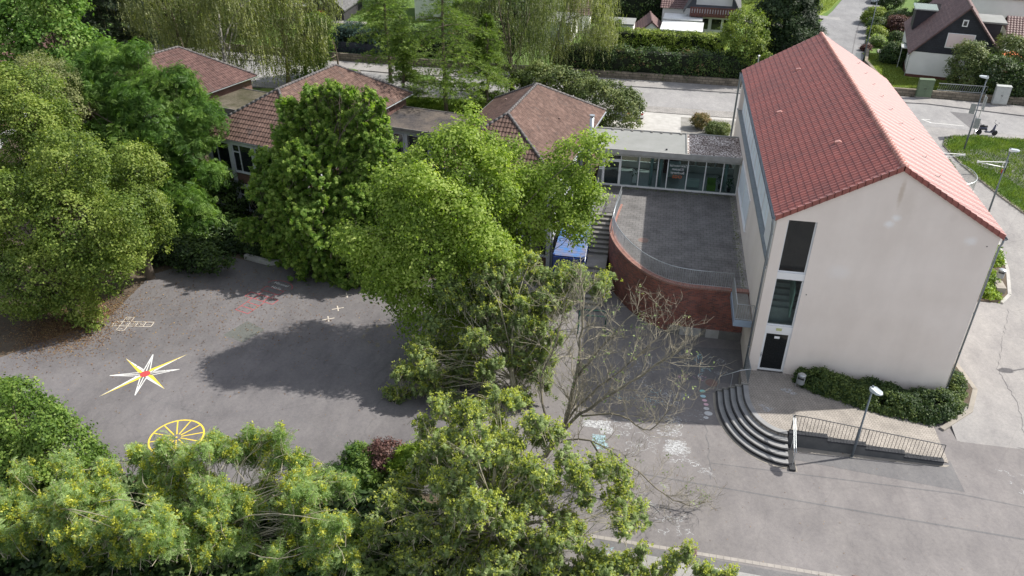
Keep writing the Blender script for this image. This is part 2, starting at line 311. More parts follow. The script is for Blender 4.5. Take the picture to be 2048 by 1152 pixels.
M['chrome']=mat('chrome',(.7,.7,.72),.15,metal=1)
M['scoot']=mat('scooter_blue',(.015,.018,.05),.25,coat=1,coat_r=.05)
M['orange']=mat('parasol_orange',(.75,.22,.08),.8)
M['teal']=mat('column_teal',(.30,.44,.44),.5)
M['lime']=mat('seat_green',(.15,.30,.04),.6)
M['play']=asphalt('asphalt_playground',(.146,.138,.142),.20,.35)
M['ore']=mat('sign_orange',(.75,.18,.05),.6)

# ---------------------------------------------------------------- terrain
def sst(a,b,x):
    t=max(0,min(1,(x-a)/(b-a))); return t*t*(3-2*t)
def hR(y): return 3.2*max(0,min(1,(y+3)/33))
def hL(y): return 3.2*sst(13,22,y)
def Hg(x,y):
    if x>=10: h=hR(y)
    elif x<=1: h=hL(y)
    else:
        t=(x-1)/9; h=hL(y)*(1-t)+hR(y)*t
    return h
xs=[-500,-250,-120]+list(range(-80,51,1))+[80,140,300,500]; ys=[-300,-120,-60]+list(range(-40,121,1))+[160,250,400,700]
mb=MB(); nx=len(xs)
vs=[(x,y,Hg(x,y)-.03-(2.5 if (1.5<x<9.5 and 1.5<y<24) else .4 if (.5<x<10.5 and -4<y<24) else 0)) for y in ys for x in xs]
fs=[];ms=[]
for j in range(len(ys)-1):
    for i in range(nx-1):
        fs.append((j*nx+i,j*nx+i+1,(j+1)*nx+i+1,(j+1)*nx+i)); cy=(ys[j]+ys[j+1])/2; cx=(xs[i]+xs[i+1])/2
        ms.append(1 if (cy<24 and cx<0) or cy<-12 else 0)
mb.v=vs; mb.f=fs; mb.m=ms
struct(mb.build('ground',[M['grass'],M['soil']]))
def sheet(name,pts,z,m,hf=None):
    b=MB(); b.poly([(x,y,(hf(x,y) if hf else 0)+z) for x,y in pts]); return struct(b.build(name,m))
# schoolyard asphalt
yard=[(60,-80),(60,-3),(10.2,-3),(10.2,-.2),(0.0,0.0),(0.0,4.2),(-8.0,8),(-9.9,16),(-12.5,14),(-16,9.5),(-22.5,5.2),(-24.3,6.1),(-25.7,7.1),(-27.4,7.8),(-29.2,7.7),(-31,6.7),(-35,7.5),(-38,4),(-37.6,-1.2),(-41,-6),(-60,-12),(-60,-16),(-31,-14.2),(-29,-13),(-24,-13),(-19,-11.5),(-14,-11.4),(-13,-14),(-8.5,-15.5),(-5,-17),(-5,-80)]
sheet('schoolyard_asphalt',yard,0.0,M['yard'])
flat_play=[(-14.2,-11.35),(-13.4,-4),(-13.0,2),(-13.4,12),(-16,9.5),(-22.5,5.2),(-24.3,6.1),(-25.7,7.1),(-27.4,7.8),(-29.2,7.7),(-31,6.7),(-35,7.5),(-38,4),(-37.6,-1.2),(-41,-6),(-60,-12),(-60,-16),(-31,-14.2),(-29,-13),(-24,-13),(-19,-11.5)]
sheet('playground_asphalt',flat_play,.0025,M['play'])
# path on the right side, follows the slope row by row
b=MB()
for y in range(-3,37):
    xa,xb=(10.05,60)
    b.poly([(xa,y,hR(y)-.004),(xb,y,hR(y)-.004),(xb,y+1,hR(y+1)-.004),(xa,y+1,hR(y+1)-.004)])
struct(b.build('path',M['pathr']))
# overlays
def flat(name,pts,z,m): 
    b=MB(); b.poly([(x,y,z) for x,y in pts]); return struct(b.build(name,m))
flat('yard_repair_dark',[(-4.0,-.55),(-.14,-.46),(-.02,2.9),(-4.0,2.55)],.004,M['patch'])
flat('yard_repair_green',[(-29.94,-1.56),(-28.46,-2.05),(-27.76,-.59),(-29.22,.1)],.004,M['patch_green'])
flat('asphalt_band',[(1.7,-5.9),(9.4,-6.6),(9.3,-4.6),(8.9,-4.55),(1.7,-5.5)],.004,M['patch'])
flat('yard_lane_seam',[(-6,-8.22),(11,-9.02),(30,-9.9),(30,-9.98),(11,-9.12),(-6,-8.3)],.004,M['patch'])
flat('yard_lane_seam',[(-2,-6.9),(9.2,-6.75),(14,-7.3),(14,-7.36),(9.2,-6.83),(-2,-6.95)],.004,M['patch'])
flat('concrete_lane',[(-5,-12.75),(2.5,-12.85),(30,-14.2),(30,-40),(-5,-40)],.004,M['strip_c'])
# gutter strip of kerb stones
b=MB()
def gl(x): return -12.42-.018*(x+6.8) if x<2.6 else -12.59-.05*(x-2.6)
x=-7.2
while x<16:
    b.add([(x,gl(x)-.11,.008),(x+.28,gl(x+.28)-.11,.008),(x+.28,gl(x+.28)+.07,.008),(x,gl(x)+.07,.008)],[(0,1,2,3)]); x+=.292
struct(b.build('gutter_strip',mat('gutter_stone',(.33,.305,.28),.85,(.26,.24,.22),2)))
b=MB(); b.poly([(-7.2,gl(-7.2)-.5,.006),(16,gl(16)-.5,.006),(16,gl(16)-.11,.006),(-7.2,gl(-7.2)-.11,.006)]); struct(b.build('gutter_band',M['patch']))
# streets
def band(name,pa,pb,z,m,hf=None):
    b=MB(); n=len(pa)
    for i in range(n-1): b.poly([(*pa[i],z),(*pa[i+1],z),(*pb[i+1],z),(*pb[i],z)])
    return struct(b.build(name,m))
Z=3.2
S_n=[(-90,46),(-70,44.8),(-42.7,42.3),(-33,41.5),(-15,42.2),(2,42.2),(19,42.6),(26.6,40.8),(60,38)]
S_s=[(-90,33),(-70,35),(-42.7,36),(-33,36.2),(-15,36.6),(2,36.4),(19,36.0),(26.6,35.0),(60,31)]
W_n=[(-90,51),(-70,47.5),(-42.7,44.9),(-33,44.4),(-15,44.6),(2,44.3),(19,44.4),(26.6,43.8),(60,41)]
W_s=[(-90,31),(-70,33),(-42.7,34.2),(-33,34.4),(-15,34.9),(2,34.6),(17.2,34.3),(20,34.3),(27,34.2)]
band('street',S_s,S_n,Z+.004,M['road']); 
def raised(name,pa,pb,h,m):
    b=MB(); n=len(pa)
    for i in range(n-1):
        P=[pa[i],pa[i+1],pb[i+1],pb[i]]; b.prism(P,Z-.05,Z+h)
    return struct(b.build(name,m))
raised('pavement_north',S_n[:7],W_n[:7],.1,M['pathr']); raised('pavement_north_east',S_n[6:],W_n[6:],.1,M['pathr'])
raised('pavement_south',W_s[:6],[(-90,32.9),(-70,34.9),(-42.7,35.9),(-33,36.1),(-15,36.5),(2,36.3)],.06,M['pave'])
flat('forecourt',[(-8,24.5),(10.2,24.5),(10.2,36.2),(-10.5,36.4),(-10.5,30)],Z+.010,M['kerb_l'])
flat('forecourt_paving',[(-3.9,28),(6,28),(6,34),(-3.9,34)],Z+.016,M['conc'])
flat('street_repair',[(20.5,40.8),(22.6,40.5),(22.2,36.3),(21.0,36.3)],Z+.008,M['patch'])
flat('street_repair_light',[(-42,38),(-33,38.2),(-33,41),(-42,41)],Z+.008,M['side'])
# side street climbing away
SL=[(9,42.4),(9.2,44.5),(10.2,56),(12,67.5),(14,76),(16.7,83.6),(19.5,92.6),(24,105),(30,120)]
SR=[(16,42.5),(15.4,44.5),(15.6,56),(18.2,68),(20,75.7),(22.8,82.5),(25,91),(30,103),(37,118)]
band('side_street',SL,SR,Z+.014+.1,M['side'])
b=MB()
for i in range(1,len(SR)-1):
    a=Vector((*SR[i],0));c=Vector((*SR[i+1],0)); d=(c-a).normalized(); nn=Vector((d.y,-d.x,0))
    for A,B,o0,o1,zz in ((a,c,-1.3,-1.18,.119),):
        b.poly([(A.x+nn.x*o0,A.y+nn.y*o0,Z+zz),(A.x+nn.x*o1,A.y+nn.y*o1,Z+zz),(B.x+nn.x*o1,B.y+nn.y*o1,Z+zz),(B.x+nn.x*o0,B.y+nn.y*o0,Z+zz)])
struct(b.build('side_street_gutter',M['patch']))
# lawns behind
def mound(name,pts,h,m,z=Z): b=MB(); b.prism(pts,z-.05,z+h); return struct(b.build(name,m))
mound('front_lawn',[(16.2,45.4),(18.6,45.4),(30,45.3),(30,51),(19.2,51.5),(19.2,61),(16.4,60.5)],.16,M['lawn'])
mound('corner_lawn',[(2,79),(11.5,71.5),(14,79),(16.4,84.5),(19.2,93),(12,99),(2,94)],.12,M['lawn'])
mound('corner_lawn_small',[(8.6,60),(10,60),(11.6,68.5),(9.5,69)],.12,M['lawn'])
mound('garden_path',[(2,75.5),(12.4,70.2),(12.7,71.6),(2,78)],.10,M['conc'])
mound('garden_path_east',[(18.2,61),(30,62),(30,63.6),(18.5,62.9)],.10,M['conc'])
mound('driveway',[(22,79),(33,77),(34,82),(23.2,83.2)],.10,M['kerb_l'])
mound('back_lawn',[(-52,57),(-44.5,57),(-44.0,61.2),(-51.5,61.4)],.12,M['lawn'])
mound('patio',[(-55,61.4),(-43.5,61.2),(-43.5,62.6),(-55,62.8)],.14,M['conc'])
# lawn between pavilions and street
mound('verge_lawn',[(-44,26.5),(-38,25),(-30,27),(-22,26),(-20,28.5),(-10.6,28.5),(-10.6,34.4),(-15,34.7),(-33,34.2),(-44,34)],.05,M['lawn'])
# east grass island with kerb
gi=[(17.55,29.5),(17.45,31.3),(18.0,33.0),(19.2,33.9),(20.6,34.15),(27,34.0),(45,33.5),(45,8),(30,12),(24,15.4),(22.2,17.2),(20.9,19.2),(19.5,22.6),(18.5,25.6),(17.9,27.8)]
b=MB(); cxg=Vector((26,27,0))
inn=[]
for x,y in gi:
    inn.append((x+(cxg.x-x)*.03,y+(cxg.y-y)*.03))
n=len(gi)
for i in range(n):
    j=(i+1)%n; P=[gi[i],gi[j],inn[j],inn[i]]
    b.prism(P,lambda x,y:hR(y)-.1,lambda x,y:hR(y)+.08)
struct(b.build('kerb',M['kerb']))
b=MB(); xs2=np.arange(16,46,1.0); 
b2=[]
def inside(p,poly):
    x,y=p; c=False; n=len(poly)
    for i in range(n):
        x1,y1=poly[i]; x2,y2=poly[(i+1)%n]
        if (y1>y)!=(y2>y) and x<(x2-x1)*(y-y1)/(y2-y1)+x1: c=not c
    return c
b.add([(x,y,hR(y)+.06) for x,y in inn],[tuple(range(n))])
struct(b.build('grass_bank',M['grass']))
# painted parking corner on the street
b=MB(); 
for P in ([(18.0,37.15),(20.6,36.9),(20.6,36.8),(18.0,37.05)],[(17.4,38.0),(18.05,37.15),(17.95,37.05),(17.3,37.95)],[(17.4,38.0),(18.1,38.0),(18.1,37.9),(17.4,37.9)]):
    b.poly([(x,y,Z+.012) for x,y in P])
tag(b.build('parking_marking',M['wpaint']),'white corner marking of a parking bay on the street beyond the red roof','marking')
for nm,z_,P in (('side_street_repair',.122,[(13.2,78.5),(16.8,77.6),(16.9,79.4),(13.7,80.4)]),('side_street_repair',.122,[(13.9,55),(15.3,54.8),(15.4,60),(14.2,60.3)])):
    flat(nm,P,Z+z_,M['road'])
# beds
b=MB(); b.prism([(10.05,-.1),(11.4,-.3),(11.95,1.0),(10.9,5.4),(10.05,6.4)],lambda x,y:hR(y)-.1,lambda x,y:hR(y)+.05); struct(b.build('planting_bed',M['soil']))
b=MB()
kp=[(2.0,-1.28),(3.2,-1.55),(5.6,-2.0),(7.6,-2.2),(9.6,-2.35),(11.35,-.75),(12.05,1.0),(11.0,5.4),(10.1,6.5)]
def pz(x,y): return (max(.05,.75-.105*max(0,x-2.3)) if x<9.9 else max(hR(y),.03))
for i in range(4,len(kp)-1):
    a=Vector((*kp[i],0));c=Vector((*kp[i+1],0)); d=(c-a).normalized(); nn=Vector((-d.y,d.x,0))*.24
    b.prism([(a.x,a.y),(c.x,c.y),(c.x+nn.x,c.y+nn.y),(a.x+nn.x,a.y+nn.y)],-.05,lambda x,y:pz(x,y)+.06)
struct(b.build('bed_kerb',M['kerb']))
be=[(15.5,9.3),(16.2,10.2),(16.9,13),(17.35,17),(17.5,20),(16.0,20.5),(10.05,20),(10.05,9.0)]
b=MB(); b.prism(be,lambda x,y:hR(y)-.2,lambda x,y:hR(y)+.08); struct(b.build('side_bed',M['soil']))
b=MB()
for i in range(4):
    a=Vector((*be[i],0));c=Vector((*be[i+1],0)); d=(c-a).normalized(); nn=Vector((d.y,-d.x,0))*.2
    b.prism([(a.x,a.y),(a.x+nn.x,a.y+nn.y),(c.x+nn.x,c.y+nn.y),(c.x,c.y)],lambda x,y:hR(y)-.2,lambda x,y:hR(y)+.1)
struct(b.build('side_bed_kerb',M['kerb_l']))
# left: planting soil with low stone kerb along yard edge
b=MB()
ke=[(-22.5,5.3),(-24.3,6.1),(-25.7,7.14),(-27.4,7.84),(-29.16,7.7),(-30.9,6.65),(-33,7.2)]
for i in range(len(ke)-1):
    a=Vector((*ke[i],0));c=Vector((*ke[i+1],0)); d=(c-a).normalized(); nn=Vector((d.y,-d.x,0))*.28
    b.prism([(a.x,a.y),(a.x+nn.x,a.y+nn.y),(c.x+nn.x,c.y+nn.y),(c.x,c.y)],-.05,.32)
tag(b.build('stone_edging',M['kerb_l']),'low curved stone edging between the schoolyard asphalt and the shrubs','edging')
# ---------------------------------------------------------------- school main building
W,L=10.0,25.35; HE,HRG=9.87,12.79; SL_=(HRG-HE)/5.0
sb=empty('school_building',(0,0,0),0,'tall cream rendered school building with red tiled gable roof on the right of the yard','building')
def roofz(x): return HE+SL_*(x if x<5 else 10-x)
b=MB()
wx0,wx1=.52,1.87
ops=[(.75,3.28),(3.66,6.48),(6.85,9.78)]
# front gable wall with openings, 0.3 thick
def fpoly(pts): b.poly([(x,0,z) for x,z in pts]); b.poly([(x,.3,z) for x,z in reversed(pts)])
fpoly([(0,-.2),(wx0,-.2),(wx0,roofz(wx0)),(0,HE)])
fpoly([(wx1,-.2),(10,-.2),(10,HE),(5,HRG),(wx1,roofz(wx1))])
fpoly([(wx0,-.2),(wx1,-.2),(wx1,ops[0][0]),(wx0,ops[0][0])])
fpoly([(wx0,ops[2][1]),(wx1,ops[2][1]),(wx1,roofz(wx1)),(wx0,roofz(wx0))])
# side walls
b.poly([(10,0,-.2),(10,L,-.2),(10,L,HE),(10,0,HE)])
b.poly([(0,L,-.2),(0,.3,-.2),(0,.3,7.1),(0,L,7.1)])              # lower left wall
b.poly([(0,.3,7.1),(0,0,7.1),(0,0,HE),(0,.3,HE)]); b.poly([(0,.3,-.2),(0,0,-.2),(0,0,7.1),(0,.3,7.1)])
b.poly([(0,.3,7.1),(.35,.3,7.1),(.35,.3,HE),(0,.3,HE)][::-1])
b.poly([(0,L,-.2),(10,L,-.2),(10,L,HE),(5,L,HRG),(0,L,HE)][::-1])
b.box(0,.35,L-.5,L-.02,7.1,HE-.02)
b.poly([(.35,.3,7.1),(.35,L-.5,7.1),(.35,L-.5,HE),(.35,.3,HE)][::-1])
b.build('wall',M['gable'],sb)
b=MB(); b.box(-.06,.35,.31,L-.02,7.02,7.12); b.build('window_ledge',M['grey_m'],sb)
# upper strip windows
nw=8; y0=.75; step=(L-.9-y0)/nw
for i in range(nw):
    ya=y0+i*step; yb=ya+step-.12
    b=MB(); x=.22
    for (a,c,z0,z1) in ((ya,ya+.08,7.15,9.72),(yb-.08,yb,7.15,9.72),(ya+.08,yb-.08,7.15,7.23),(ya+.08,yb-.08,9.64,9.72),((ya+yb)/2-.03,(ya+yb)/2+.03,7.23,9.64)): b.box(x,x+.1,a,c,z0,z1)
    wf=b.build('window',M['grey_m'] if 0 else M['white'],sb)
    b=MB(); b.box(x+.03,x+.05,ya+.08,yb-.08,7.23,9.64); b.build('blind',M['blind'],wf)
# lower side window (flush frame, blinds down)
b=MB(); Y0,Y1,z0,z1=9.9,16.6,4.2,6.25
for (a,c,p,q) in ((Y0,Y0+.1,z0,z1),(Y1-.1,Y1,z0,z1),(Y0+.1,Y1-.1,z0,z0+.1),(Y0+.1,Y1-.1,z1-.1,z1),((Y0+Y1)/2-.05,(Y0+Y1)/2+.05,z0+.1,z1-.1)): b.box(-.05,-.001,a,c,p,q)
wf=b.build('window',M['white'],sb); b=MB(); b.box(-.02,-.002,Y0+.1,Y1-.1,z0+.1,z1-.1); b.build('blind',M['blind'],wf)
b=MB(); b.box(-.09,0,Y0-.1,Y1+.1,z0-.06,z0-.005); b.build('sill',M['white'],wf)
# stair windows and door in gable
def framed(name,x0,x1,z0,z1,y,fr,glassm,parent=sb,split=None):
    b=MB(); b.box(x0,x0+fr,y,y+.07,z0,z1); b.box(x1-fr,x1,y,y+.07,z0,z1); b.box(x0+fr,x1-fr,y,y+.07,z0,z0+fr); b.box(x0+fr,x1-fr,y,y+.07,z1-fr,z1)
    o=b.build(name,M['white'],parent); b=MB(); b.box(x0+fr,x1-fr,y+.03,y+.042,z0+fr,z1-fr); b.build('pane',glassm,o); return o
framed('window',wx0,wx1,ops[1][0],ops[1][1],.15,.06,M['glassc']); framed('window',wx0,wx1,ops[2][0],ops[2][1],.15,.06,M['glassd'])
b=MB(); b.box(wx0-.004,wx0,.004,.29,.75,9.78); b.box(wx1,wx1+.004,.004,.29,.75,9.78); b.box(wx0,wx1,.004,.29,9.78,9.784); b.build('reveal',M['white'],sb)
dr=framed('door',wx0,wx1,.77,3.26,.10,.12,M['glassd'])
b=MB(); b.box(wx0+.03,wx0+.06,.02,.05,1.65,1.95); b.box(wx0+.02,wx0+.10,.045,.08,1.72,1.80); b.build('handle',M['galv'],dr)
b=MB(); b.box(1.06,1.33,.065,.075,2.88,3.02); b.build('paper_notice',M['white'],dr)
b=MB(); b.box(1.17,1.19,.10,.105,2.9,2.91); 
for (p,q) in ((3.28,3.66),(6.48,6.85)): b=MB(); b.box(wx0,wx1,.06,.28,p,q); b.build('panel',M['white'],sb)
b=MB(); b.box(1.06,1.34,.02,.06,3.40,3.54); b.build('emergency_light',mat('sign_housing',(.50,.52,.25),.6),sb)
# stair interior behind the glass
b=MB(); b.box(.1,3.2,3.4,3.5,.6,9.8); b.box(.1,.14,.35,3.4,.6,9.8); b.box(3.1,3.2,.35,3.4,.6,9.8); b.build('stairwell_wall',M['reveal'],sb)
b=MB()
for k in range(9): b.box(.16,2.3,2.9-.24*k-.24,2.9-.24*k,.74,6.3-.24*k)
for k in range(8): b.box(.16,2.3,3.3,3.38,6.5,6.6)
b.box(.14,3.1,.31,3.4,3.3,3.5); b.box(.14,3.1,2.95,3.4,6.45,6.6); b.box(.14,3.1,.31,3.4,.60,.74); b.build('staircase',mat('stair_terrazzo',(.40,.41,.40),.6,(.30,.31,.30),3),sb)
b=MB(); b.add([(1.62,.5,4.0),(1.70,.5,4.0),(1.70,.5,5.6),(1.62,.5,5.6),(1.62,2.6,5.8),(1.70,2.6,5.8),(1.70,2.6,7.2),(1.62,2.6,7.2)],[(3,2,1,0),(4,5,6,7),(0,1,5,4),(2,3,7,6),(0,4,7,3),(1,2,6,5)]); b.build('stair_balustrade',mat('pale_green_panel',(.35,.5,.42),.6),sb)
b=MB(); b.add([(.9,1.6,6.9),(1.0,1.6,6.9),(1.5,1.6,9.3),(1.4,1.6,9.3),(.9,1.75,6.9),(1.0,1.75,6.9),(1.5,1.75,9.3),(1.4,1.75,9.3)][:8],[(3,2,1,0),(4,5,6,7),(0,1,5,4),(1,2,6,5),(2,3,7,6),(3,0,4,7)]); b.build('roof_brace',M['grey_m'],sb)
# tiles as geometry
def tile_slope(b,O,U,V,N,lo,hi,H,row=.365,w=.235,amp=.035,lip=.045,mi=0):
    O=Vector(O);U=Vector(U);V=Vector(V);N=Vector(N); nr=max(1,round(H/row)); row=H/nr; st=w/4
    prof=[0,.75,1,.55]
    for r in range(nr):
        t0,t1=r*row,(r+1)*row+.0; tm=(t0+t1)/2; a,c=lo(tm),hi(tm)
        if c-a<.05: continue
        k0=math.ceil(a/st); k1=math.floor(c/st); us=[a]+[k*st for k in range(k0,k1+1) if a+.01<k*st<c-.01]+[c]
        vs=[];m=len(us)
        for u in us:
            h=amp*prof[int(round(u/st))%4]+.003*math.sin(u*37.1+r*5.3)
            vs+= [O+U*u+V*(t0-.02)+N*(h-.0), O+U*u+V*(t0-.02)+N*(h+lip), O+U*u+V*t1+N*(h+.004)]
        fs=[]
        for i in range(m-1):
            A=3*i;B=3*(i+1); fs+=[(A,B,B+1,A+1),(A+1,B+1,B+2,A+2)]
        b.add(vs,fs,mi)
OV=.12
sl=math.sqrt(25+ (HRG-HE)**2); cu=5/sl; su=(HRG-HE)/sl
b=MB()
eo=.13  # eave overhang along slope
tile_slope(b,(-eo*cu,-OV,HE+.12-eo*su),(0,1,0),(cu,0,su),(-su,0,cu),lambda t:0,lambda t:L+2*OV,sl+eo-.05,row=.345,lip=.022,amp=.085,w=.285)
tile_slope(b,(10+eo*cu,-OV,HE+.12-eo*su),(0,1,0),(-cu,0,su),(su,0,cu),lambda t:0,lambda t:L+2*OV,sl+eo-.05,row=.345,lip=.022,amp=.085,w=.285)
# roof deck below
b.add([(-eo*cu,-OV+.02,HE+.05-eo*su),(5,-OV+.02,HRG+.06),(10+eo*cu,-OV+.02,HE+.05-eo*su),(-eo*cu,L+OV-.02,HE+.05-eo*su),(5,L+OV-.02,HRG+.06),(10+eo*cu,L+OV-.02,HE+.05-eo*su)],[(0,1,4,3),(1,2,5,4)])
# verge tiles front: overlapping lips
for s in (0,1):
    for k in range(17):
        t0=k*(sl+eo)/17; t1=t0+(sl+eo)/17+.03
        for yy in (-OV,L+OV-.1):
            def P(t,dz,y):
                x=-eo*cu+cu*t; z=HE+.05-eo*su+su*t+dz
                return (x if s==0 else 10-x,y,z)
            b.add([P(t0,-.12,yy-.02),P(t1,-.10,yy-.02),P(t1,.13,yy-.02),P(t0,.17,yy-.02),P(t0,-.12,yy+.1),P(t1,-.10,yy+.1),P(t1,.13,yy+.1),P(t0,.17,yy+.1)],[(0,1,2,3),(7,6,5,4),(3,2,6,7),(0,4,5,1),(0,3,7,4),(1,5,6,2)])
b.build('roof',M['tile_red'],sb)
b=MB(); k=0; y=-OV
while y<L+OV:
    b.tube([(5,y,HRG+.13),(5,y+.36,HRG+.11)],[.175,.115],10); y+=.34
rg=b.build('ridge',M['tile_ridge'],sb,True)
for (x,y) in ((2.95,19.7),(1.25,13.3),(3.2,5.35)):
    z=roofz(x)+.18; b=MB(); b.add([(x-.17,y-.13,z-.08),(x+.15,y-.13,z+.09),(x+.15,y+.13,z+.09),(x-.17,y+.13,z-.08),(x-.18,y-.11,z+.05),(x+.02,y-.10,z+.13),(x+.02,y+.10,z+.13),(x-.18,y+.11,z+.05)],[(0,3,2,1),(4,5,6,7),(0,1,5,4),(1,2,6,5),(2,3,7,6),(3,0,4,7)]); b.build('vent_tile',M['tile_ridge'],sb)
for i in range(9):     # snow hooks on the east slope
    b=MB(); y=2.2+i*2.55; x=7.3; z=roofz(x)+.2; b.tube([(x-.15,y,z+.1),(x+.05,y,z+.04),(x+.12,y,z+.14)],.014,5); b.build('snow_hook',M['black'],sb)
# lightning conductor
b=MB(); b.tube([(5,L,HRG+.15),(5,L,HRG+.6)],.015,5); b.build('lightning_rod',M['galv'],sb)
# gutters: half-round channels
def gutter(x,y0,y1,z,s):
    b=MB(); n=7; vs=[]
    for yy in (y0,y1):
        for j in range(n):
            t=math.pi*j/(n-1); vs.append((x+.085*math.cos(t),yy,z-.085*math.sin(t)))
    fs=[(j,j+1,n+j+1,n+j) for j in range(n-1)]; b.add(vs,fs); b.poly(vs[:n]); b.poly(vs[n:][::-1])
    b.tube([(x-.085,y0,z),(x-.085,y1,z)],.014,5); b.tube([(x+.085,y0,z),(x+.085,y1,z)],.014,5)
    return b
gutter(-.19,-.12,L+.1,HE-.06,-1).build('gutter',M['grey_m'],sb); gutter(10.19,-.12,L+.1,HE-.06,1).build('gutter',M['grey_m'],sb)
b=MB(); b.tube([(-.19,.05,HE-.12),(-.18,.05,HE-.35),(-.14,.05,HE-.7),(-.13,.05,.3)],.055,10); 
for z in (2.2,4.6,7,8.9): b.tube([(-.13,.05,z),(-.13,.05,z+.05)],.07,10)
b.build('downpipe',M['grey_m'],sb,True)
b=MB(); b.tube([(10.19,.06,HE-.12),(10.18,.06,HE-.35),(10.1,.04,HE-.6),(10.09,.04,.25)],.05,10)
for z in (1.0,3.2,5.6,8): b.tube([(10.09,.04,z),(10.09,.04,z+.05)],.065,10)
b.build('downpipe',M['grey_m'],sb,True)
b=MB(); b.tube([(-.19,L+.0,HE-.12),(-.2,L,HE-.5),(-.2,L+.03,HE-.8),(-.2,L+.03,Z+.1)],.075,8); b.build('downpipe',M['grey_m'],sb,True)
for (x,z) in ((2.12,5.75),(9.55,9.3)):
    b=MB(); b.lathe((0,0,0),[(.03,0),(.03,.01)],8); o=b.build('vent_hole',M['black'],sb); o.location=(x,-.002,z); o.rotation_euler=(R(90),0,0)
# ---------------------------------------------------------------- entrance platform, steps, ramp
def plat_z(x,y): return max(.02,.75-.104*max(0,x-2.3))
b=MB(); el_c=(1.6,-2.2)
inner=[(el_c[0]-1.95*math.cos(t),el_c[1]-2.85*math.sin(t)) for t in [math.pi/2*i/14 for i in range(15)]]
pp=[(-.35,0.0)]+inner+[(1.66,-4.75)]
xsr=[1.66+.6*i for i in range(13)]
pts=pp+[(x,-4.75) for x in xsr[1:]]+[(9.3,-4.6),(9.9,-2.4),(9.95,0)]
# platform as strips to follow ramp slope
b=MB(); b.prism([(-.35,0),*inner,(1.66,-4.75),(2.3,-4.75),(2.3,0)],-.1,.75)
for i in range(8):
    xa=2.3+i*.86; xb=xa+.86; b.prism([(xa,-4.75),(xb,-4.75),(xb,0),(xa,0)],-.1,plat_z)
struct(b.build('entrance_platform',M['herring']))
b=MB(); 
def ell(a,bb,n=24): return [(el_c[0]-a*math.cos(math.pi/2*i/n),el_c[1]-bb*math.sin(math.pi/2*i/n)) for i in range(n+1)]
st=empty('curved_steps',(1.6,-2.2,0),0,'five curved grey stone steps up to the school entrance','steps')
for k in range(5):
    a0=3.20-.31*k; b0=4.30-.36*k; a1=a0-.31-.02; b1=b0-.36-.02
    if k==4: a1,b1=a0-.33,b0-.33
    zt=.15*(k+1); O_=[(a0,b0)];
    oo=[(-a0+1.6,-1.45)]+ell(a0,b0); ii=[(-a1+1.6,-1.45)]+ell(a1,b1)
    b=MB()
    for i in range(len(oo)-1):
        # tread (slab) and dark riser
        P=[oo[i],oo[i+1],ii[i+1],ii[i]]
        P=[(p[0]-1.6,p[1]+2.2) for p in P]; e=.22
        mid=lambda a,c:(a[0]*(1-e)+c[0]*e,a[1]*(1-e)+c[1]*e)
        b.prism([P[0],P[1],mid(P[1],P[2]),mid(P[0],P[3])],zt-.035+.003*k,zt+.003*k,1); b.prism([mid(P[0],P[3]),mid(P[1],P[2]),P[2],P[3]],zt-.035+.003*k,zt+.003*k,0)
        Q=[oo[i],oo[i+1],ii[i+1],ii[i]]; c=.985
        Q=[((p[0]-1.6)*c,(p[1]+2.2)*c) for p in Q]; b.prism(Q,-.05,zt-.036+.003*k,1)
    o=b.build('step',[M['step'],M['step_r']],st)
b=MB(); oo=[(-3.36+1.6,-1.45)]+ell(3.36,4.46); ii=[(-3.22+1.6,-1.45)]+ell(3.22,4.32)
for i in range(len(oo)-1): b.poly([(*oo[i],.008),(*oo[i+1],.008),(*ii[i+1],.008),(*ii[i],.008)])
struct(b.build('step_border',M['kerb']))
b=MB()
for k in range(4): b.box(-1.62+.31*k,-1.62+.31*k+.30,-1.45,-1.36,0,.15*(k+1)+.08)
b.box(-.40,-.02,-1.44,-1.36,0,.84); b.build('cheek_wall',M['conc'],st).location=(-1.6,2.2,0)
# bottom wedge under the railing on the right of steps
flat('steps_corner_paving',[(1.25,-6.62),(2.0,-6.75),(1.85,-4.9),(1.62,-4.9)],.010,M['kerb'])
# ramp retaining wall
rw=empty('ramp_wall',(5.2,-4.85,0),0,'low dark stone wall stepping down beside the entrance ramp','wall')
b=MB()
for i in range(4):
    xa=1.66+i*1.8; xb=xa+1.8; b.box(xa-5.2,xb-5.2,-.14,.10,-.05,.80-.19*i-.04)
b.build('wall',mat('ramp_wall_stone',(.075,.077,.08),.8,(.12,.12,.12),1.5,bmp=.3),rw); b=MB()
for i in range(4):
    xa=1.66+i*1.8; n=12
    for j in range(n): b.box(xa-5.2+j*.15+.005,xa-5.2+(j+1)*.15-.005,-.17,.12,.80-.19*i-.04,.80-.19*i+.05)
b.build('coping',mat('coping_dark',(.022,.025,.031),.7,(.04,.043,.05),2),rw)
flat('wall_foot_strip',[(1.7,-5.35),(9.0,-5.05),(9.2,-4.9),(1.7,-5.0)],.012,M['kerb'])
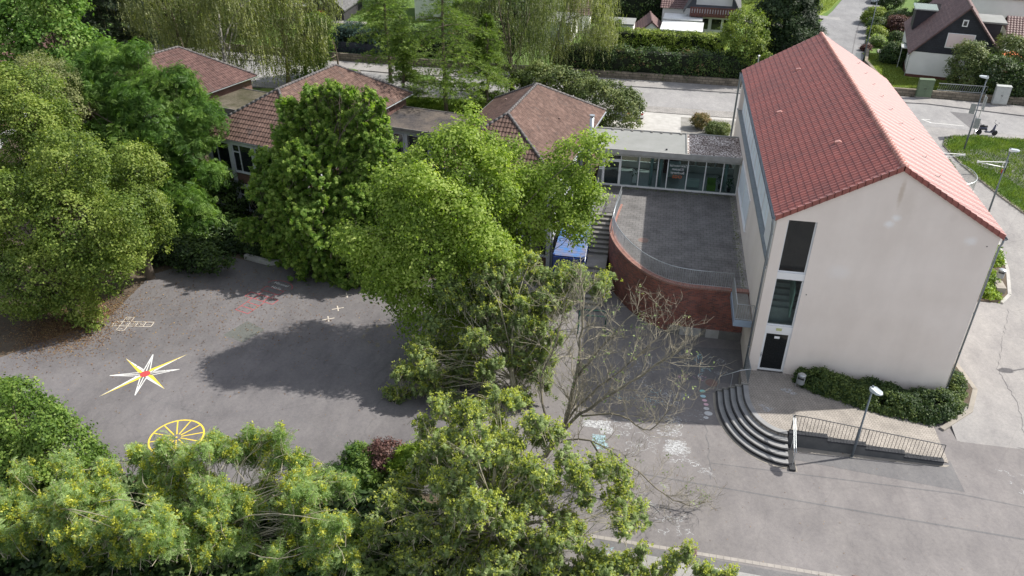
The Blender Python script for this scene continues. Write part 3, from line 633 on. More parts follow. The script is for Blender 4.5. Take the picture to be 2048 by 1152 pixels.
# ---------------------------------------------------------------- railings
def railing(name,pts,h,label,m='anth',sp=.13,r=.012,top=.022,posts=None,low=.08,cat='railing',group=None,parent=None,bars=True):
    root=empty(name,(pts[0][0],pts[0][1],pts[0][2]),0,label,cat,group) if parent is None else parent
    P=[Vector(p) for p in pts]; o=P[0]
    b=MB(); b.tube([p-o+Vector((0,0,h)) for p in P],top,8); b.build('handrail',M[m],root,True)
    if bars:
        b=MB(); b.tube([p-o+Vector((0,0,low)) for p in P],r*1.2,6)
        for i in range(len(P)-1):
            d=P[i+1]-P[i]; n=max(1,round(d.length/sp))
            for k in range(n):
                q=P[i]+d*k/n-o; b.tube([q+Vector((0,0,low)),q+Vector((0,0,h))],r,4,cap=False)
        b.build('bars',M[m],root)
    for i,p in enumerate(P):
        if posts is None or i in posts: b=MB(); b.tube([p-o,p-o+Vector((0,0,h))],r*1.7,6); b.build('post',M[m],root)
    return root
railing('ramp_railing',[(1.75+.5*i,-4.80,plat_z(1.75+.5*i,0)+.04) for i in range(15)],1.0,'black barred railing along the top of the ramp wall',sp=.145,r=.011,posts=(0,7,14))
# left handrail by entrance (glass-like panel) and over the steps
hr=railing('entrance_railing',[(-.12,0.0,.75),(-.05,-1.35,.75)],1.05,'grey barred railing at the platform edge beside the building corner',m='grey_m',sp=.11)
b=MB(); P=[(-1.55,-1.40,.12+.95),(-.5,-1.40,.70+.95),(-.05,-1.36,.80+.95)]
hs=empty('stair_handrail',(-1.55,-1.40,0),0,'thin galvanised handrail on the left side of the curved steps','handrail')
b.tube([(p[0]+1.55,p[1]+1.40,p[2]) for p in P],.02,8); b.build('handrail',M['galv'],hs,True)
for (x,z) in ((-1.55,.12),(-.9,.45)): b=MB(); b.tube([(x+1.55,0,z),(x+1.55,0,z+.92)],.016,6); b.build('post',M['galv'],hs)
hs=empty('stair_handrail',(1.7,-6.5,0),0,'double galvanised handrail on the right end of the curved steps','handrail')
for dx in (0,.09): b=MB(); b.tube([(dx,0,.95),(dx,.25,1.0),(dx,1.55,1.72),(dx,1.8,1.75)],.02,8); b.build('handrail',M['galv'],hs,True)
for (y,z,h) in ((0,0,.95),(.9,.3,1.05),(1.75,.75,1.0)): b=MB(); b.tube([(.045,y,z),(.045,y,z+h)],.018,6); b.build('post',M['galv'],hs)
b=MB(); b.box(-.08,.2,-.25,1.75,-.02,.12); b.build('foot_block',M['step_r'],hs)
# ---------------------------------------------------------------- terrace
TZ=3.2
arc=[(-3.3,3.88),(-4.5,4.15),(-5.63,4.85),(-6.6,5.9),(-7.35,7.1),(-7.95,8.4),(-8.3,9.6),(-8.42,10.8),(-8.32,12.5),(-8.15,14.3)]
# smooth arc
def cat_rom(P,n=5):
    out=[]
    for i in range(len(P)-1):
        p0=P[max(i-1,0)];p1=P[i];p2=P[i+1];p3=P[min(i+2,len(P)-1)]
        for k in range(n):
            t=k/n; out.append(tuple(.5*((2*p1[j])+(-p0[j]+p2[j])*t+(2*p0[j]-5*p1[j]+4*p2[j]-p3[j])*t*t+(-p0[j]+3*p1[j]-3*p2[j]+p3[j])*t**3) for j in range(len(p1))))
    out.append(tuple(P[-1])); return out
arc=cat_rom(arc,4)
edge=[(-.02,3.9)]+arc
def offs(P,d):
    out=[]
    for i,p in enumerate(P):
        a=Vector(P[max(i-1,0)]);c=Vector(P[min(i+1,len(P)-1)]); t=(c-a).normalized(); out.append((p[0]+t.y*d,p[1]-t.x*d))
    return out
inn=offs(edge,.32)
tw=empty('terrace_wall',(-4,4,0),0,'curved red clinker brick retaining wall below the terrace','wall')
def uvstrip(name,P,z0,z1,m,parent,org,flip=False):
    me=bpy.data.meshes.new(name); vs=[];fs=[];uv=[];s=0
    for i,p in enumerate(P):
        if i: s+=math.dist(P[i-1],p)
        vs+=[(p[0]-org[0],p[1]-org[1],z0),(p[0]-org[0],p[1]-org[1],z1)]; uv+=[(s,z0),(s,z1)]
    for i in range(len(P)-1): 
        q=(2*i,2*i+1,2*i+3,2*i+2); fs.append(q if flip else q[::-1])
    me.from_pydata(vs,[],fs); ul=me.uv_layers.new(name='UVMap')
    for l in me.loops: ul.data[l.index].uv=uv[l.vertex_index]
    me.materials.append(m); o=bpy.data.objects.new(name,me); col.objects.link(o); o.parent=parent; return o
uvstrip('brickwork',edge,-.1,3.16,M['brick'],tw,(-4,4))
def uvtop(name,Pa,Pb,z,m,parent,org):
    me=bpy.data.meshes.new(name); vs=[];fs=[];uv=[];s=0
    for i in range(len(Pa)):
        if i: s+=math.dist(Pa[i-1],Pa[i])
        for k,(p,zz,v) in enumerate(((Pa[i],z-.14,-.14),(Pa[i],z,0),(Pb[i],z,.32),(Pb[i],z-.1,.42))):
            vs.append((p[0]-org[0],p[1]-org[1],zz)); uv.append((s,v+.02))
    for i in range(len(Pa)-1):
        for k in range(3): a=4*i+k; fs.append((a,a+1,a+5,a+4)[::-1])
    me.from_pydata(vs,[],fs); ul=me.uv_layers.new(name='UVMap')
    for l in me.loops: ul.data[l.index].uv=uv[l.vertex_index]
    me.materials.append(m); o=bpy.data.objects.new(name,me); col.objects.link(o); o.parent=parent
uvtop('coping',offs(edge,-.035),inn,3.30,M['brickcap'],tw,(-4,4))
b=MB(); 
for i,(xa,xb,mi) in enumerate(((-4.2,-3.55,1),(-3.55,-2.35,0),(-2.35,-2.05,1),(-2.05,-1.3,0),(-1.3,-.02,1))):
    b.box(xa+4,xb+4,-.22-.002*i,-.06,-.05,.52,mi)
b.build('plinth',[M['kerb_l'],M['conc_d']],tw)
tp=[p for p in inn]
poly=[(0,3.92)]+tp[1:]+[(-8.15,14.6),(-9.7,14.6-1.7),(-9.95,12.9),(-9.95,17.6),(0,17.6)]
poly=[(0,3.95)]+tp[1:]+[(-8.12,12.95),(-9.9,12.95),(-9.9,17.75),(0,17.75)]
poly=[(0,3.95)]+[p for p in tp[1:] if p[1]<12.9]+[(-8.1,12.95),(-9.9,12.95),(-9.9,17.75),(0,17.75)]
b=MB(); b.prism([p for p in poly][::-1],3.0,TZ); struct(b.build('terrace',M['terr']))
# pale slab strip beside the wall
b=MB(); b.box(-.42,-.01,3.95,17.5,TZ,TZ+.006); struct(b.build('terrace_edge_strip',M['pave']))
# balcony slab
bl=empty('balcony_slab',(-.5,2.4,3.2),0,'small projecting concrete balcony with pale blue fascia at the building corner','balcony')
b=MB(); b.box(-.48,.42,-1.45,1.5,-.12,0); b.build('slab',M['conc'],bl)
b=MB(); b.box(-.52,-.48,-1.49,1.5,-.36,.03); b.box(-.48,.44,-1.49,-1.45,-.36,.03); b.build('fascia',mat('pale_blue_metal',(.30,.38,.48),.4,metal=.2),bl)
railing('balcony_railing',[(-.97,3.75,3.2),(-.97,.98,3.2),(-.08,.98,3.2)],1.0,'galvanised barred railing round the small balcony slab',m='galv',sp=.12)
rp=[(p[0],p[1],3.28) for p in offs(edge,.20)]
rp=[(-.97,4.08,3.28)]+[p for p in rp if p[0]<-1.2]
railing('terrace_railing',rp,1.0,'galvanised barred railing curving along the terrace edge above the brick wall',m='galv',sp=.125,r=.010,posts=range(0,60,6))
# manhole cover on terrace + yard covers
def cover(name,x,y,z,r,label,rim=True):
    b=MB(); b.lathe((0,0,0),[(r,0),(r,.006),(r*.72,.008),(0.001,.009)],28); o=b.build(name,[M['iron']]); o.location=(x,y,z+.004); tag(o,label,'manhole cover')
    if rim:
        b=MB(); b.lathe((0,0,0),[(r*1.28,0),(r*1.28,.004)],28); q=b.build('rim',M['conc_d'],o); q.location=(0,0,-.002)
    return o
cover('manhole_cover',-6.2,9.3,TZ,.33,'round iron manhole cover set in the terrace slabs')
cover('manhole_cover',-1.8,-.62,.004,.33,'round manhole cover in the yard near the curved steps')
cover('manhole_cover',-33.25,-10.55,0,.33,'round manhole cover in the asphalt below the star',False)
# drains
def drain(x,y,label):
    o=empty('drain_grate',(x,y,.012),R(-2),label,'drain'); b=MB()
    b.box(-.26,.26,-.19,.19,0,.004); b.build('backing',M['black'],o); b=MB()
    for i in range(9): b.box(-.26+i*.06,-.225+i*.06,-.19,.19,.005,.02)
    b.box(-.28,.28,-.22,-.19,0,.021); b.box(-.28,.28,.19,.22,0,.021); b.box(-.28,.28,-.015,.015,.021,.024); b.build('grate',M['iron'],o)
drain(-3.0,-12.42,'rusty drain grate in the gutter strip, partly behind leaves'); drain(3.75,-12.66,'rusty drain grate in the gutter strip in the open yard')
# ---------------------------------------------------------------- outdoor stairs
os_=empty('outdoor_stairs',(-9,9,0),0,'long worn concrete outdoor stairs up to the terrace beside the blue container','stairs')
b=MB(); 
def stairrun(b,y0,z0,n,rise=.1778,run=.335):
    for k in range(n): b.box(-.62,.60,y0+k*run-9,y0+(k+1)*run+.02-9,-.1,z0+rise*(k+1))
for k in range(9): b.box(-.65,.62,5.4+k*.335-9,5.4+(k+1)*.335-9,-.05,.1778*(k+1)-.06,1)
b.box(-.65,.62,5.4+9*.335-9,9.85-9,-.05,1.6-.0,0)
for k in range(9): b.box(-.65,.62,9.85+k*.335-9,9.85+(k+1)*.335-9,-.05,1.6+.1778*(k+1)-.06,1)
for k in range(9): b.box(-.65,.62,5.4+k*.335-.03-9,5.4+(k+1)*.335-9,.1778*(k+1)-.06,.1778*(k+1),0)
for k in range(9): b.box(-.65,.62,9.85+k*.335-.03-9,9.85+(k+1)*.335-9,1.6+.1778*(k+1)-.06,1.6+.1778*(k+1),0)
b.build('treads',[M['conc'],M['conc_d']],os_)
b=MB()
sp_=[(.66-1.36,5.2-9,1.0),(.66-1.36,8.4-9,2.55),(.66-1.36,9.85-9,2.55),(.66-1.36,12.9-9,4.15)]
b.tube(sp_,.022,8); b.build('handrail',M['galv'],os_,True); b=MB(); b.tube([(p[0]-.08,p[1],p[2]) for p in sp_],.022,8); b.build('handrail',M['galv'],os_,True)
for (y,z) in ((5.2,0),(8.4,1.6),(9.85,1.6),(12.9,3.2)): b=MB(); b.tube([(-.72,y-9,z),(-.72,y-9,z+1.0)],.018,6); b.build('post',M['galv'],os_)
railing('stair_railing',[(-8.28,9.8,3.3),(-8.20,12.2,3.3),(-8.02,15.2,3.25)],1.0,'galvanised railing along the straight left edge of the terrace above the outdoor stairs',m='galv',sp=.12)
railing('landing_railing',[(-9.75,12.9,3.2),(-9.75,16.6,3.2)],1.0,'galvanised railing at the left side of the terrace landing behind the tree',m='galv',sp=.13)
# container
ct=empty('shipping_container',(-10.7,9.7,0),0,'blue steel shipping container with a light blue ribbed roof beside the outdoor stairs','container')
b=MB(); x0,x1,y0,y1=-1.0,1.0,-2.3,2.3
n=46
for s in (-1,1):   # corrugated sides
    vs=[];m_=n
    for i in range(n+1):
        y=y0+(y1-y0)*i/n; x=s*(1.0-.03*(i//2%2)); vs+=[(x,y,.12),(x,y,2.5)]
    b.add(vs,[(2*i,2*i+2,2*i+3,2*i+1) for i in range(n)])
b.box(x0,x1,y0,y0+.05,.12,2.5); b.box(x0,x1,y1-.05,y1,.12,2.5); b.box(x0,x1,y0,y1,.04,.12)
for x in (x0-.02,x1-.1):
    for y in (y0-.02,y1-.1): b.box(x,x+.12,y,y+.12,0,2.62)
b.build('body',M['blue'],ct); b=MB(); vs=[];n=60
for i in range(n+1):
    y=y0+(y1-y0)*i/n; z=2.56+.035*(i//2%2); vs+=[(x0,y,z),(x1,y,z)]
b.add(vs,[(2*i,2*i+1,2*i+3,2*i+2) for i in range(n)]); b.build('roof',M['blue_top'],ct)
for s in (-1,1):
    b=MB(); b.box(min(s*.03,s*.97),max(s*.03,s*.97),y0-.06,y0-.005,.15,2.48); d=b.build('door',M['blue'],ct)
    b=MB(); 
    for dx in (.28,.68): b.tube([(s*dx,y0-.09,.15),(s*dx,y0-.09,2.48)],.018,6)
    b.build('lock_rod',M['blue'],d)
# ---------------------------------------------------------------- glazed connector
gc=empty('glazed_connector',(-5,17.6,TZ),0,'single-storey flat-roofed connector with a glass front between old pavilion and main building','building')
mx_=[-9.57,-8.3,-6.99,-5.66,-4.97,-3.58,-2.34,-1.12,-.03]
fy=0.0
b=MB(); b.box(-5.05,5.0,3.6,3.68,0,.55); b.box(-5.05,5.0,3.6,3.68,2.45,2.72)
for k in range(8): b.box(-5.05+k*1.43,-4.93+k*1.43,3.6,3.68,.55,2.45)
b.build('back_wall',M['reveal'],gc)
b=MB(); b.box(-5.05,4.98,-.02,4.0,-.15,0.02); b.build('floor',mat('floor_grey',(.30,.33,.33),.4),gc)
b=MB(); b.box(-5.6,5.0,-.45,3.7,2.72,2.92); b.build('roof',[M['felt_l']],gc)
b=MB(); b.box(-5.62,4.98,-.50,-.45,2.64,2.98); b.box(-5.6,4.98,3.7,3.78,2.60,3.02); b.box(-5.0,4.96,-.40,-.10,2.47,2.71); b.build('fascia',M['kerb_l'],gc)
b=MB(); b.box(1.25,4.96,-.40,3.66,2.922,2.945); b.build('gravel_bed',M['gravel'],gc)
b=MB(); b.box(1.18,1.25,-.42,3.68,2.922,2.99); b.box(-5.5,5,-.42,-.36,2.922,2.97); b.build('upstand',M['felt_l'],gc)
for i in range(8):
    b=MB(); b.box(-4.3+i*.72,-4.16+i*.72,3.50,3.70,2.93,2.99); b.build('fixing_block',M['conc_d'],gc)
b=MB(); b.lathe((2.2-2.4,.2,2.93),[(.07,0),(.07,.08),(.05,.09)],10); b.build('roof_drain',M['black'],gc)
b=MB()
for x in mx_: b.box(x+5-.035,x+5+.035,-.06,.06,.02,2.46)
b.box(mx_[0]+5,mx_[-1]+5,-.05,.05,.0,.12); b.box(mx_[0]+5,mx_[-1]+5,-.05,.05,2.38,2.46); b.box(mx_[0]+5,mx_[1]+5,-.05,.05,1.98,2.06); b.build('window_frame',M['white'],gc)
for i in range(1,8):
    b=MB(); b.box(mx_[i]+5.035,mx_[i+1]+4.965,-.008,.008,.12,2.38); b.build('pane',M['glassc'],gc)
b=MB(); xa,xb=mx_[0]+5.04,mx_[1]+4.96
b.box(xa,xa+.09,-.07,.0,.04,1.97); b.box(xb-.09,xb,-.07,.0,.04,1.97); b.box(xa+.09,xb-.09,-.07,0,.04,.16); b.box(xa+.09,xb-.09,-.07,0,1.86,1.97)
d=b.build('door',M['white'],gc); b=MB(); b.box(xa+.09,xb-.09,-.04,-.03,.16,1.86); b.build('pane',M['glass'],d)
b=MB(); b.box(xb-.06,xb-.03,-.12,-.07,.95,1.15); b.build('handle',M['galv'],d)
b=MB(); b.box(xa,xb,-.005,.005,2.06,2.38); b.build('transom_pane',M['glass'],gc)
# inside
for x in (-1.1+5-5,-.45,4.15): 
    b=MB(); b.lathe((x if x>-3 else x,.55,0),[(.11,.02),(.11,2.7)],14); b.build('column',M['teal'],gc,True)
b=MB(); b.box(.1,1.0,2.4,2.9,.02,1.1); b.box(1.5,2.4,.8,1.2,.02,.55); b.build('counter',mat('pale_desk',(.45,.55,.53),.5),gc)
b=MB(); b.box(2.95,3.55,.35,.9,.02,.5); b.box(2.95,3.55,.82,.9,.5,.85); b.build('seat',M['lime'],gc)
b=MB(); b.box(-2.4,-2.1,.7,1.0,.02,1.0); b.build('pedestal',M['white'],gc)
b=MB(); b.box(-.2,.9,3.0,3.3,.02,1.3); b.build('shelf',M['wood_r'],gc)
b=MB(); b.box(-5.0,4.95,3.63,3.64,.55,2.45); b.build('back_window',M['glassc'],gc)
for (x,y) in ((-2.3,.95),(4.5,.5),(3.9,.9)):
    b=MB(); rr=random.Random(int(x*10)); 
    b.lathe((x,y,0.02),[(.12,0),(.16,.3),(.14,.3)],10)
    p=b.build('plant_pot',M['black'],gc); b=MB()
    for k in range(26):
        t=rr.uniform(0,6.28); l=rr.uniform(.25,.5); z=.3+rr.uniform(0,.6); dx,dy=math.cos(t)*l,math.sin(t)*l
        b.poly([(x,y,z),(x+dx*.5-dy*.12,y+dy*.5+dx*.12,z+.2),(x+dx,y+dy,z+.05),(x+dx*.5+dy*.12,y+dy*.5-dx*.12,z+.2)])
    b.build('leaves',mat('pot_plant_leaf',(.03,.10,.03),.5),p)
def text(name,body,size,mt,parent,loc,rot,ext=.003,align='CENTER',sx=1):
    c=bpy.data.curves.new(name,'FONT'); c.body=body; c.size=size; c.extrude=ext; c.align_x=align; c.resolution_u=2
    o=bpy.data.objects.new(name+'_tmp',c); col.objects.link(o); dg=bpy.context.evaluated_depsgraph_get(); me=bpy.data.meshes.new_from_object(o.evaluated_get(dg))
    bpy.data.objects.remove(o); bpy.data.curves.remove(c); me.name=name; me.materials.clear(); me.materials.append(mt)
    q=bpy.data.objects.new(name,me); col.objects.link(q); q.parent=parent; q.location=loc; q.rotation_euler=rot; q.scale=(sx,1,1); return q
tx=(-4.97-3.58)/2+5
for i,(t,mm,s) in enumerate((('Sekretariat',M['white'],.27),('Klassen',M['white'],.27),('Bücherei',M['white'],.27),('OGS',M['ore'],.34))):
    text('lettering',t,s,mm,gc,(tx+.02,-.022,1.82-.27*i-(.06 if i==3 else 0)),(R(90),0,0),sx=-1)
# chimney pipe
cp=empty('metal_chimney',(-10.55,17.2,3.2),0,'tall stainless steel chimney pipe at the corner of the nearest pavilion roof','chimney')
b=MB(); b.tube([(0,0,0),(0,0,5.2)],.15,14); b.build('pipe',M['galv'],cp,True); b=MB(); b.tube([(0,0,5.2),(0,0,5.3)],[.19,.19],14); b.build('cap',M['galv'],cp)

# ---------------------------------------------------------------- classroom pavilions
def pavilion(c,yaw,label,wd=4.15,ln=7.0,ze=6.5,zr=9.25,front_t='tile_old'):
    p=empty('classroom_pavilion',(c[0],c[1],0),yaw,label,'building','hip-roofed classroom pavilions')
    ov=.42; w=wd+ov; l=ln+ov; rl=l-w*.86   # half ridge length
    b=MB(); b.box(-wd,wd,-ln,ln,-.2,ze-.02); b.build('wall',M['brickw'],p)
    # eaves soffit / fascia
    b=MB(); b.box(-w,w,-l,l,ze-.12,ze-.0); b.build('fascia',M['grey_m'],p)
    # long front elevation (yard side, -y) and sides: white posts with windows in two storeys
    def facade(name,x0,x1,fix,axis,nb,posts=True):
        def bx(b,a0,a1,d0,d1,z0,z1):
            if axis=='y': b.box(a0,a1,fix-d1,fix-d0,z0,z1)
            elif axis=='x+': b.box(fix+d0,fix+d1,a0,a1,z0,z1)
            else: b.box(fix-d1,fix-d0,a0,a1,z0,z1)
        b=MB(); stp=(x1-x0)/nb
        for i in range(nb+1):
            x=x0+i*stp; bx(b,x-.13,x+.13,.0,.16,-.2,ze-.12)
        bx(b,x0+.13,x1-.13,.001,.10,ze-.42,ze-.12); bx(b,x0+.13,x1-.13,.001,.10,2.75,3.05)
        b.build('pilaster_frame',M['offw'],p)
        for i in range(nb):
            for (za,zb) in ((.95,2.75),(4.0,ze-.42)):
                xa=x0+i*stp+.13; xb=xa+stp-.26; fr=.07; b=MB()
                bx(b,xa,xa+fr,.0,.07,za,zb); bx(b,xb-fr,xb,.0,.07,za,zb); bx(b,xa+fr,xb-fr,.0,.07,za,za+fr); bx(b,xa+fr,xb-fr,.0,.07,zb-fr,zb)
                xm=xa+(xb-xa)*.36; bx(b,xm-.04,xm+.04,.0,.068,za+fr,zb-fr); bx(b,xa+fr,xm-.04,.0,.066,zb-.62,zb-.54); bx(b,xa,xb,.0,.13,za-.07,za-.002)
                wf=b.build('window',M['offw'],p); b=MB(); bx(b,xa+fr,xb-fr,.012,.02,za+fr,zb-fr); b.build('pane',M['dglass'],wf)
    facade('front',-wd+.1,wd-.1,-ln,'y',4)
    facade('east',-ln+.1,ln*.15,wd,'x+',3); facade('west',-ln+.1,ln*.15,-wd,'x-',3)
    # roof
    h=zr-ze; a=w; s=math.hypot(a,h); ca,sa=a/s,h/s
    yf=l-rl; s2=math.hypot(yf,h); c2_,s2_=yf/s2,h/s2
    b=MB()
    tile_slope(b,(-w,-l,ze+.02),(0,1,0),(ca,0,sa),(-sa,0,ca),lambda t:yf*t/s,lambda t:2*l-yf*t/s,s,row=.33,w=.22,amp=.03,lip=.03)
    tile_slope(b,(w,-l,ze+.02),(0,1,0),(-ca,0,sa),(sa,0,ca),lambda t:yf*t/s,lambda t:2*l-yf*t/s,s,row=.33,w=.22,amp=.03,lip=.03)
    tile_slope(b,(-w,-l,ze+.02),(1,0,0),(0,c2_,s2_),(0,-s2_,c2_),lambda t:w*t/s2,lambda t:2*w-w*t/s2,s2,row=.36,w=.24,amp=.04,lip=.045)
    tile_slope(b,(-w,l,ze+.02),(1,0,0),(0,-c2_,s2_),(0,s2_,c2_),lambda t:w*t/s2,lambda t:2*w-w*t/s2,s2,row=.36,w=.24,amp=.04,lip=.045)
    b.add([(-w,-l,ze),(w,-l,ze),(w,l,ze),(-w,l,ze),(0,-rl,zr-.03),(0,rl,zr-.03)],[(0,1,4),(1,2,5,4),(2,3,5),(3,0,4,5)])
    rf=b.build('roof',M[front_t],p)
    b=MB()
    for A,B in (((0,-rl,zr+.06),(0,rl,zr+.06)),((-w,-l,ze+.08),(0,-rl,zr+.06)),((w,-l,ze+.08),(0,-rl,zr+.06)),((-w,l,ze+.08),(0,rl,zr+.06)),((w,l,ze+.08),(0,rl,zr+.06))):
        A=Vector(A);B=Vector(B); n=max(1,round((B-A).length/.36)); d=(B-A)/n
        for k in range(n): b.tube([A+d*k,A+d*(k+1.08)],[.115,.085],8)
    b.build('hip_cap',M['hipcap'],rf,True)
    g=MB()
    for sx in (-1,1):
        x=sx*(w+.06); n=6; vs=[]
        for yy in (-l,l):
            for j in range(n): t=math.pi*j/(n-1); vs.append((x+.07*math.cos(t),yy,ze-.0-.07*math.sin(t)))
        g.add(vs,[(j,j+1,n+j+1,n+j) for j in range(n-1)])
    y=-(l+.06); vs=[]
    for xx in (-w,w):
        for j in range(6): t=math.pi*j/5; vs.append((xx,y+.07*math.cos(t),ze-.07*math.sin(t)))
    g.add(vs,[(j,j+1,6+j+1,6+j) for j in range(5)]); g.build('gutter',M['galv'],p)
    for (x,y) in ((w*.55,rl*.2),(-w*.5,rl*.9)):
        b=MB(); z=zr-abs(x)/w*h; b.lathe((x,y,z),[(.07,0),(.07,.16),(.09,.17),(.03,.2)],8); b.build('vent_pipe',M['iron'],rf)
    return p
M['dglass']=mat('window_dark_glass',(.015,.018,.022),.08,spec=.8)
pavilion((-15.5,17.5),R(-7),'nearest hip-roofed classroom pavilion with brown-red tiles, joined to the glazed connector')
pavilion((-32.25,19.2),R(-13.5),'middle hip-roofed classroom pavilion behind the dark green hornbeam')
pavilion((-47.3,21.6),R(-17),'third hip-roofed pavilion half hidden by birches',front_t='tile_oldd')
pavilion((-61.8,26.0),R(-20),'farthest hip-roofed pavilion whose roof just shows between the trees at upper left',front_t='tile_oldd')
def link(c,yaw,wd,dp,label,m='felt',zt=5.75,z0=-.2):
    p=empty('flat_roofed_link',(c[0],c[1],0),yaw,label,'building','flat-roofed links between the pavilions')
    b=MB(); b.box(-wd,wd,-dp,dp,z0,zt-.22); b.build('wall',M['offw'],p)
    b=MB(); b.box(-wd,wd,-dp-.35,dp+.3,zt-.2,zt); b.build('roof',M[m],p)
    b=MB(); b.box(-wd,wd,dp+.3,dp+.36,zt-.22,zt+.06); b.box(-wd,wd,-dp-.41,-dp-.35,zt-.22,zt+.03); b.build('roof_edge',M['conc_d'],p)
    for i in range(3):
        xa=-wd+.35+i*(2*wd-.5)/3; xb=xa+(2*wd-.5)/3-.25
        for (za,zb) in ((3.5,5.2),(.8,2.6)):
            b=MB(); b.box(xa,xb,-dp-.06,-dp,za,za+.07); b.box(xa,xb,-dp-.06,-dp,zb-.07,zb); b.box(xa,xa+.07,-dp-.06,-dp,za+.07,zb-.07); b.box(xb-.07,xb,-dp-.06,-dp,za+.07,zb-.07)
            wf=b.build('window',M['offw'],p); b=MB(); b.box(xa+.07,xb-.07,-dp-.03,-dp-.02,za+.07,zb-.07); b.build('pane',M['dglass'],wf)
link((-23.6,21.3),R(-10),3.4,2.0,'flat felt-roofed link with white windows between the nearest and the middle pavilion')
link((-40.0,23.1),R(-15),3.4,2.0,'mossy flat-roofed link left of the middle pavilion','felt_moss')
# wooden screen next to pavilion
# ---------------------------------------------------------------- neighbouring houses
def gable_house(name,loc,yaw,w,l,zb,ze,zr,mwall,mgable,mroof,label,band=True,ov=.35,cat='house',tw=.26):
    p=empty(name,loc,yaw,label,cat); w2=w/2
    b=MB(); b.box(-w2,w2,0,l,-.4,ze,0)
    if band: b.box(-w2-.02,w2+.02,-.02,l+.02,-.4,.45,1)
    b.build('wall',[mwall,M['wood_r'] if band else mwall],p)
    b=MB(); e=.03; b.add([(-w2-e,-e,ze),(w2+e,-e,ze),(0,-e,zr-.1),(-w2-e,.2,ze),(w2+e,.2,ze),(0,.2,zr-.1)],[(0,1,2),(5,4,3),(0,3,4,1),(1,4,5,2),(2,5,3,0)])
    b.build('gable',mgable,p); b=MB(); b.add([(-w2-e,l-.2,ze),(w2+e,l-.2,ze),(0,l-.2,zr-.1),(-w2-e,l+e,ze),(w2+e,l+e,ze),(0,l+e,zr-.1)],[(0,1,2),(5,4,3),(0,3,4,1),(1,4,5,2),(2,5,3,0)])
    b.build('gable',mgable,p)
    h=zr-ze; s=math.hypot(w2,h); ca,sa=w2/s,h/s; b=MB(); ex=.35
    for sg in (-1,1):
        tile_slope(b,(sg*(w2+ex*ca),-ov,ze-ex*sa+.05),(0,1,0),(-sg*ca,0,sa),(sg*sa,0,ca),lambda t:0,lambda t:l+2*ov,s+ex-.02,row=.34,w=tw,amp=.03,lip=.035)
        b.add([(sg*(w2+ex*ca),-ov,ze-ex*sa-.10),(0,-ov,zr-.12),(0,l+ov,zr-.12),(sg*(w2+ex*ca),l+ov,ze-ex*sa-.10),(sg*(w2+ex*ca),-ov,ze-ex*sa+.05),(0,-ov,zr+.03),(0,l+ov,zr+.03),(sg*(w2+ex*ca),l+ov,ze-ex*sa+.05)],[(3,2,1,0),(4,5,6,7),(0,1,5,4),(2,3,7,6),(3,0,4,7)])
    b.tube([(0,-ov,zr+.06),(0,l+ov,zr+.06)],.12,8)
    rf=b.build('roof',mroof,p); return p,rf
# slate gabled house (right)
hs,rf=gable_house('house',(23.1,50.8,Z),R(-11),8.4,14.5,0,2.75,7.4,M['whitew'],M['slate'],M['tile_brown'],'white house with black slate gable, brown roof and closed pink roller shutter, upper right')
b=MB(); b.box(-1.35,1.15,-.10,-.03,3.4,4.85); sh=b.build('window',M['white'],hs); b=MB(); b.box(-1.27,1.07,-.125,-.101,3.5,4.8); b.build('roller_shutter',M['shutter'],sh)
b=MB(); b.box(-.35,.15,-.12,-.03,5.55,6.2); sh=b.build('window',M['white'],hs); b=MB(); b.box(-.25,.05,-.13,-.121,5.65,6.08); b.build('pane',M['dglass'],sh)
# dormer with glass balcony, left slope
b=MB(); b.box(-4.05,-1.6,8.2,11.2,3.2,5.3); d=b.build('dormer',M['wood_d'],rf); 
b=MB(); b.box(-4.25,-1.3,8.0,11.4,5.3,5.42); b.build('dormer_roof',M['grey_box'],d)
b=MB(); b.box(-4.25,-4.22,8.0,11.4,5.43,6.1); b.box(-4.25,-1.8,8.0,8.03,5.43,6.1); b.build('glass_parapet',M['glassc'],d)
b=MB(); b.box(1.5,3.9,4.5,8.2,3.0,5.2); d=b.build('dormer',M['wood_d'],rf); b=MB(); b.box(1.3,4.3,4.3,8.4,5.2,5.36); b.build('dormer_roof',M['felt_l'],d)
b=MB(); b.box(-4.95,-4.2,3.2,5.2,2.2,2.3); b.box(-4.93,-4.87,3.22,3.28,-.3,2.2); b.box(-4.93,-4.87,5.1,5.16,-.3,2.2); b.build('porch_canopy',M['grey_box'],hs)
b=MB(); b.tube([(-4.5,-.33,2.5),(-4.3,-.05,2.3),(-4.28,-.05,-.3)],.045,8); b.build('downpipe',M['galv'],hs)
b=MB(); b.tube([(4.55,-.33,2.5),(4.3,-.05,2.3),(4.28,-.05,-.3)],.045,8); b.build('downpipe',M['white'],hs)
# terrace furniture right of that house
ps=empty('parasol',(29.6,54.5,Z),0,'orange parasol beside the slate gabled house','parasol'); b=MB(); b.tube([(0,0,0),(0,0,2.6)],.03,6); b.build('pole',M['white'],ps)
b=MB(); vs=[(0,0,2.65)]+[(1.5*math.cos(t),1.5*math.sin(t),2.15) for t in [math.pi/4*i for i in range(8)]]+[(0,0,2.62)]+[(1.5*math.cos(t),1.5*math.sin(t),2.12) for t in [math.pi/4*i for i in range(8)]]
b.add(vs,[(0,1+i,1+(i+1)%8) for i in range(8)]+[(9,10+(i+1)%8,10+i) for i in range(8)]+[(1+i,10+i,10+(i+1)%8,1+(i+1)%8) for i in range(8)]); b.build('canopy',M['orange'],ps)
sdh=empty('satellite_dish',(28.2,53.0,Z),R(20),'round grey satellite dish on a pole right of the slate gable','satellite dish'); b=MB(); b.tube([(0,0,0),(0,0,3.3)],.03,6); b.build('pole',M['galv'],sdh)
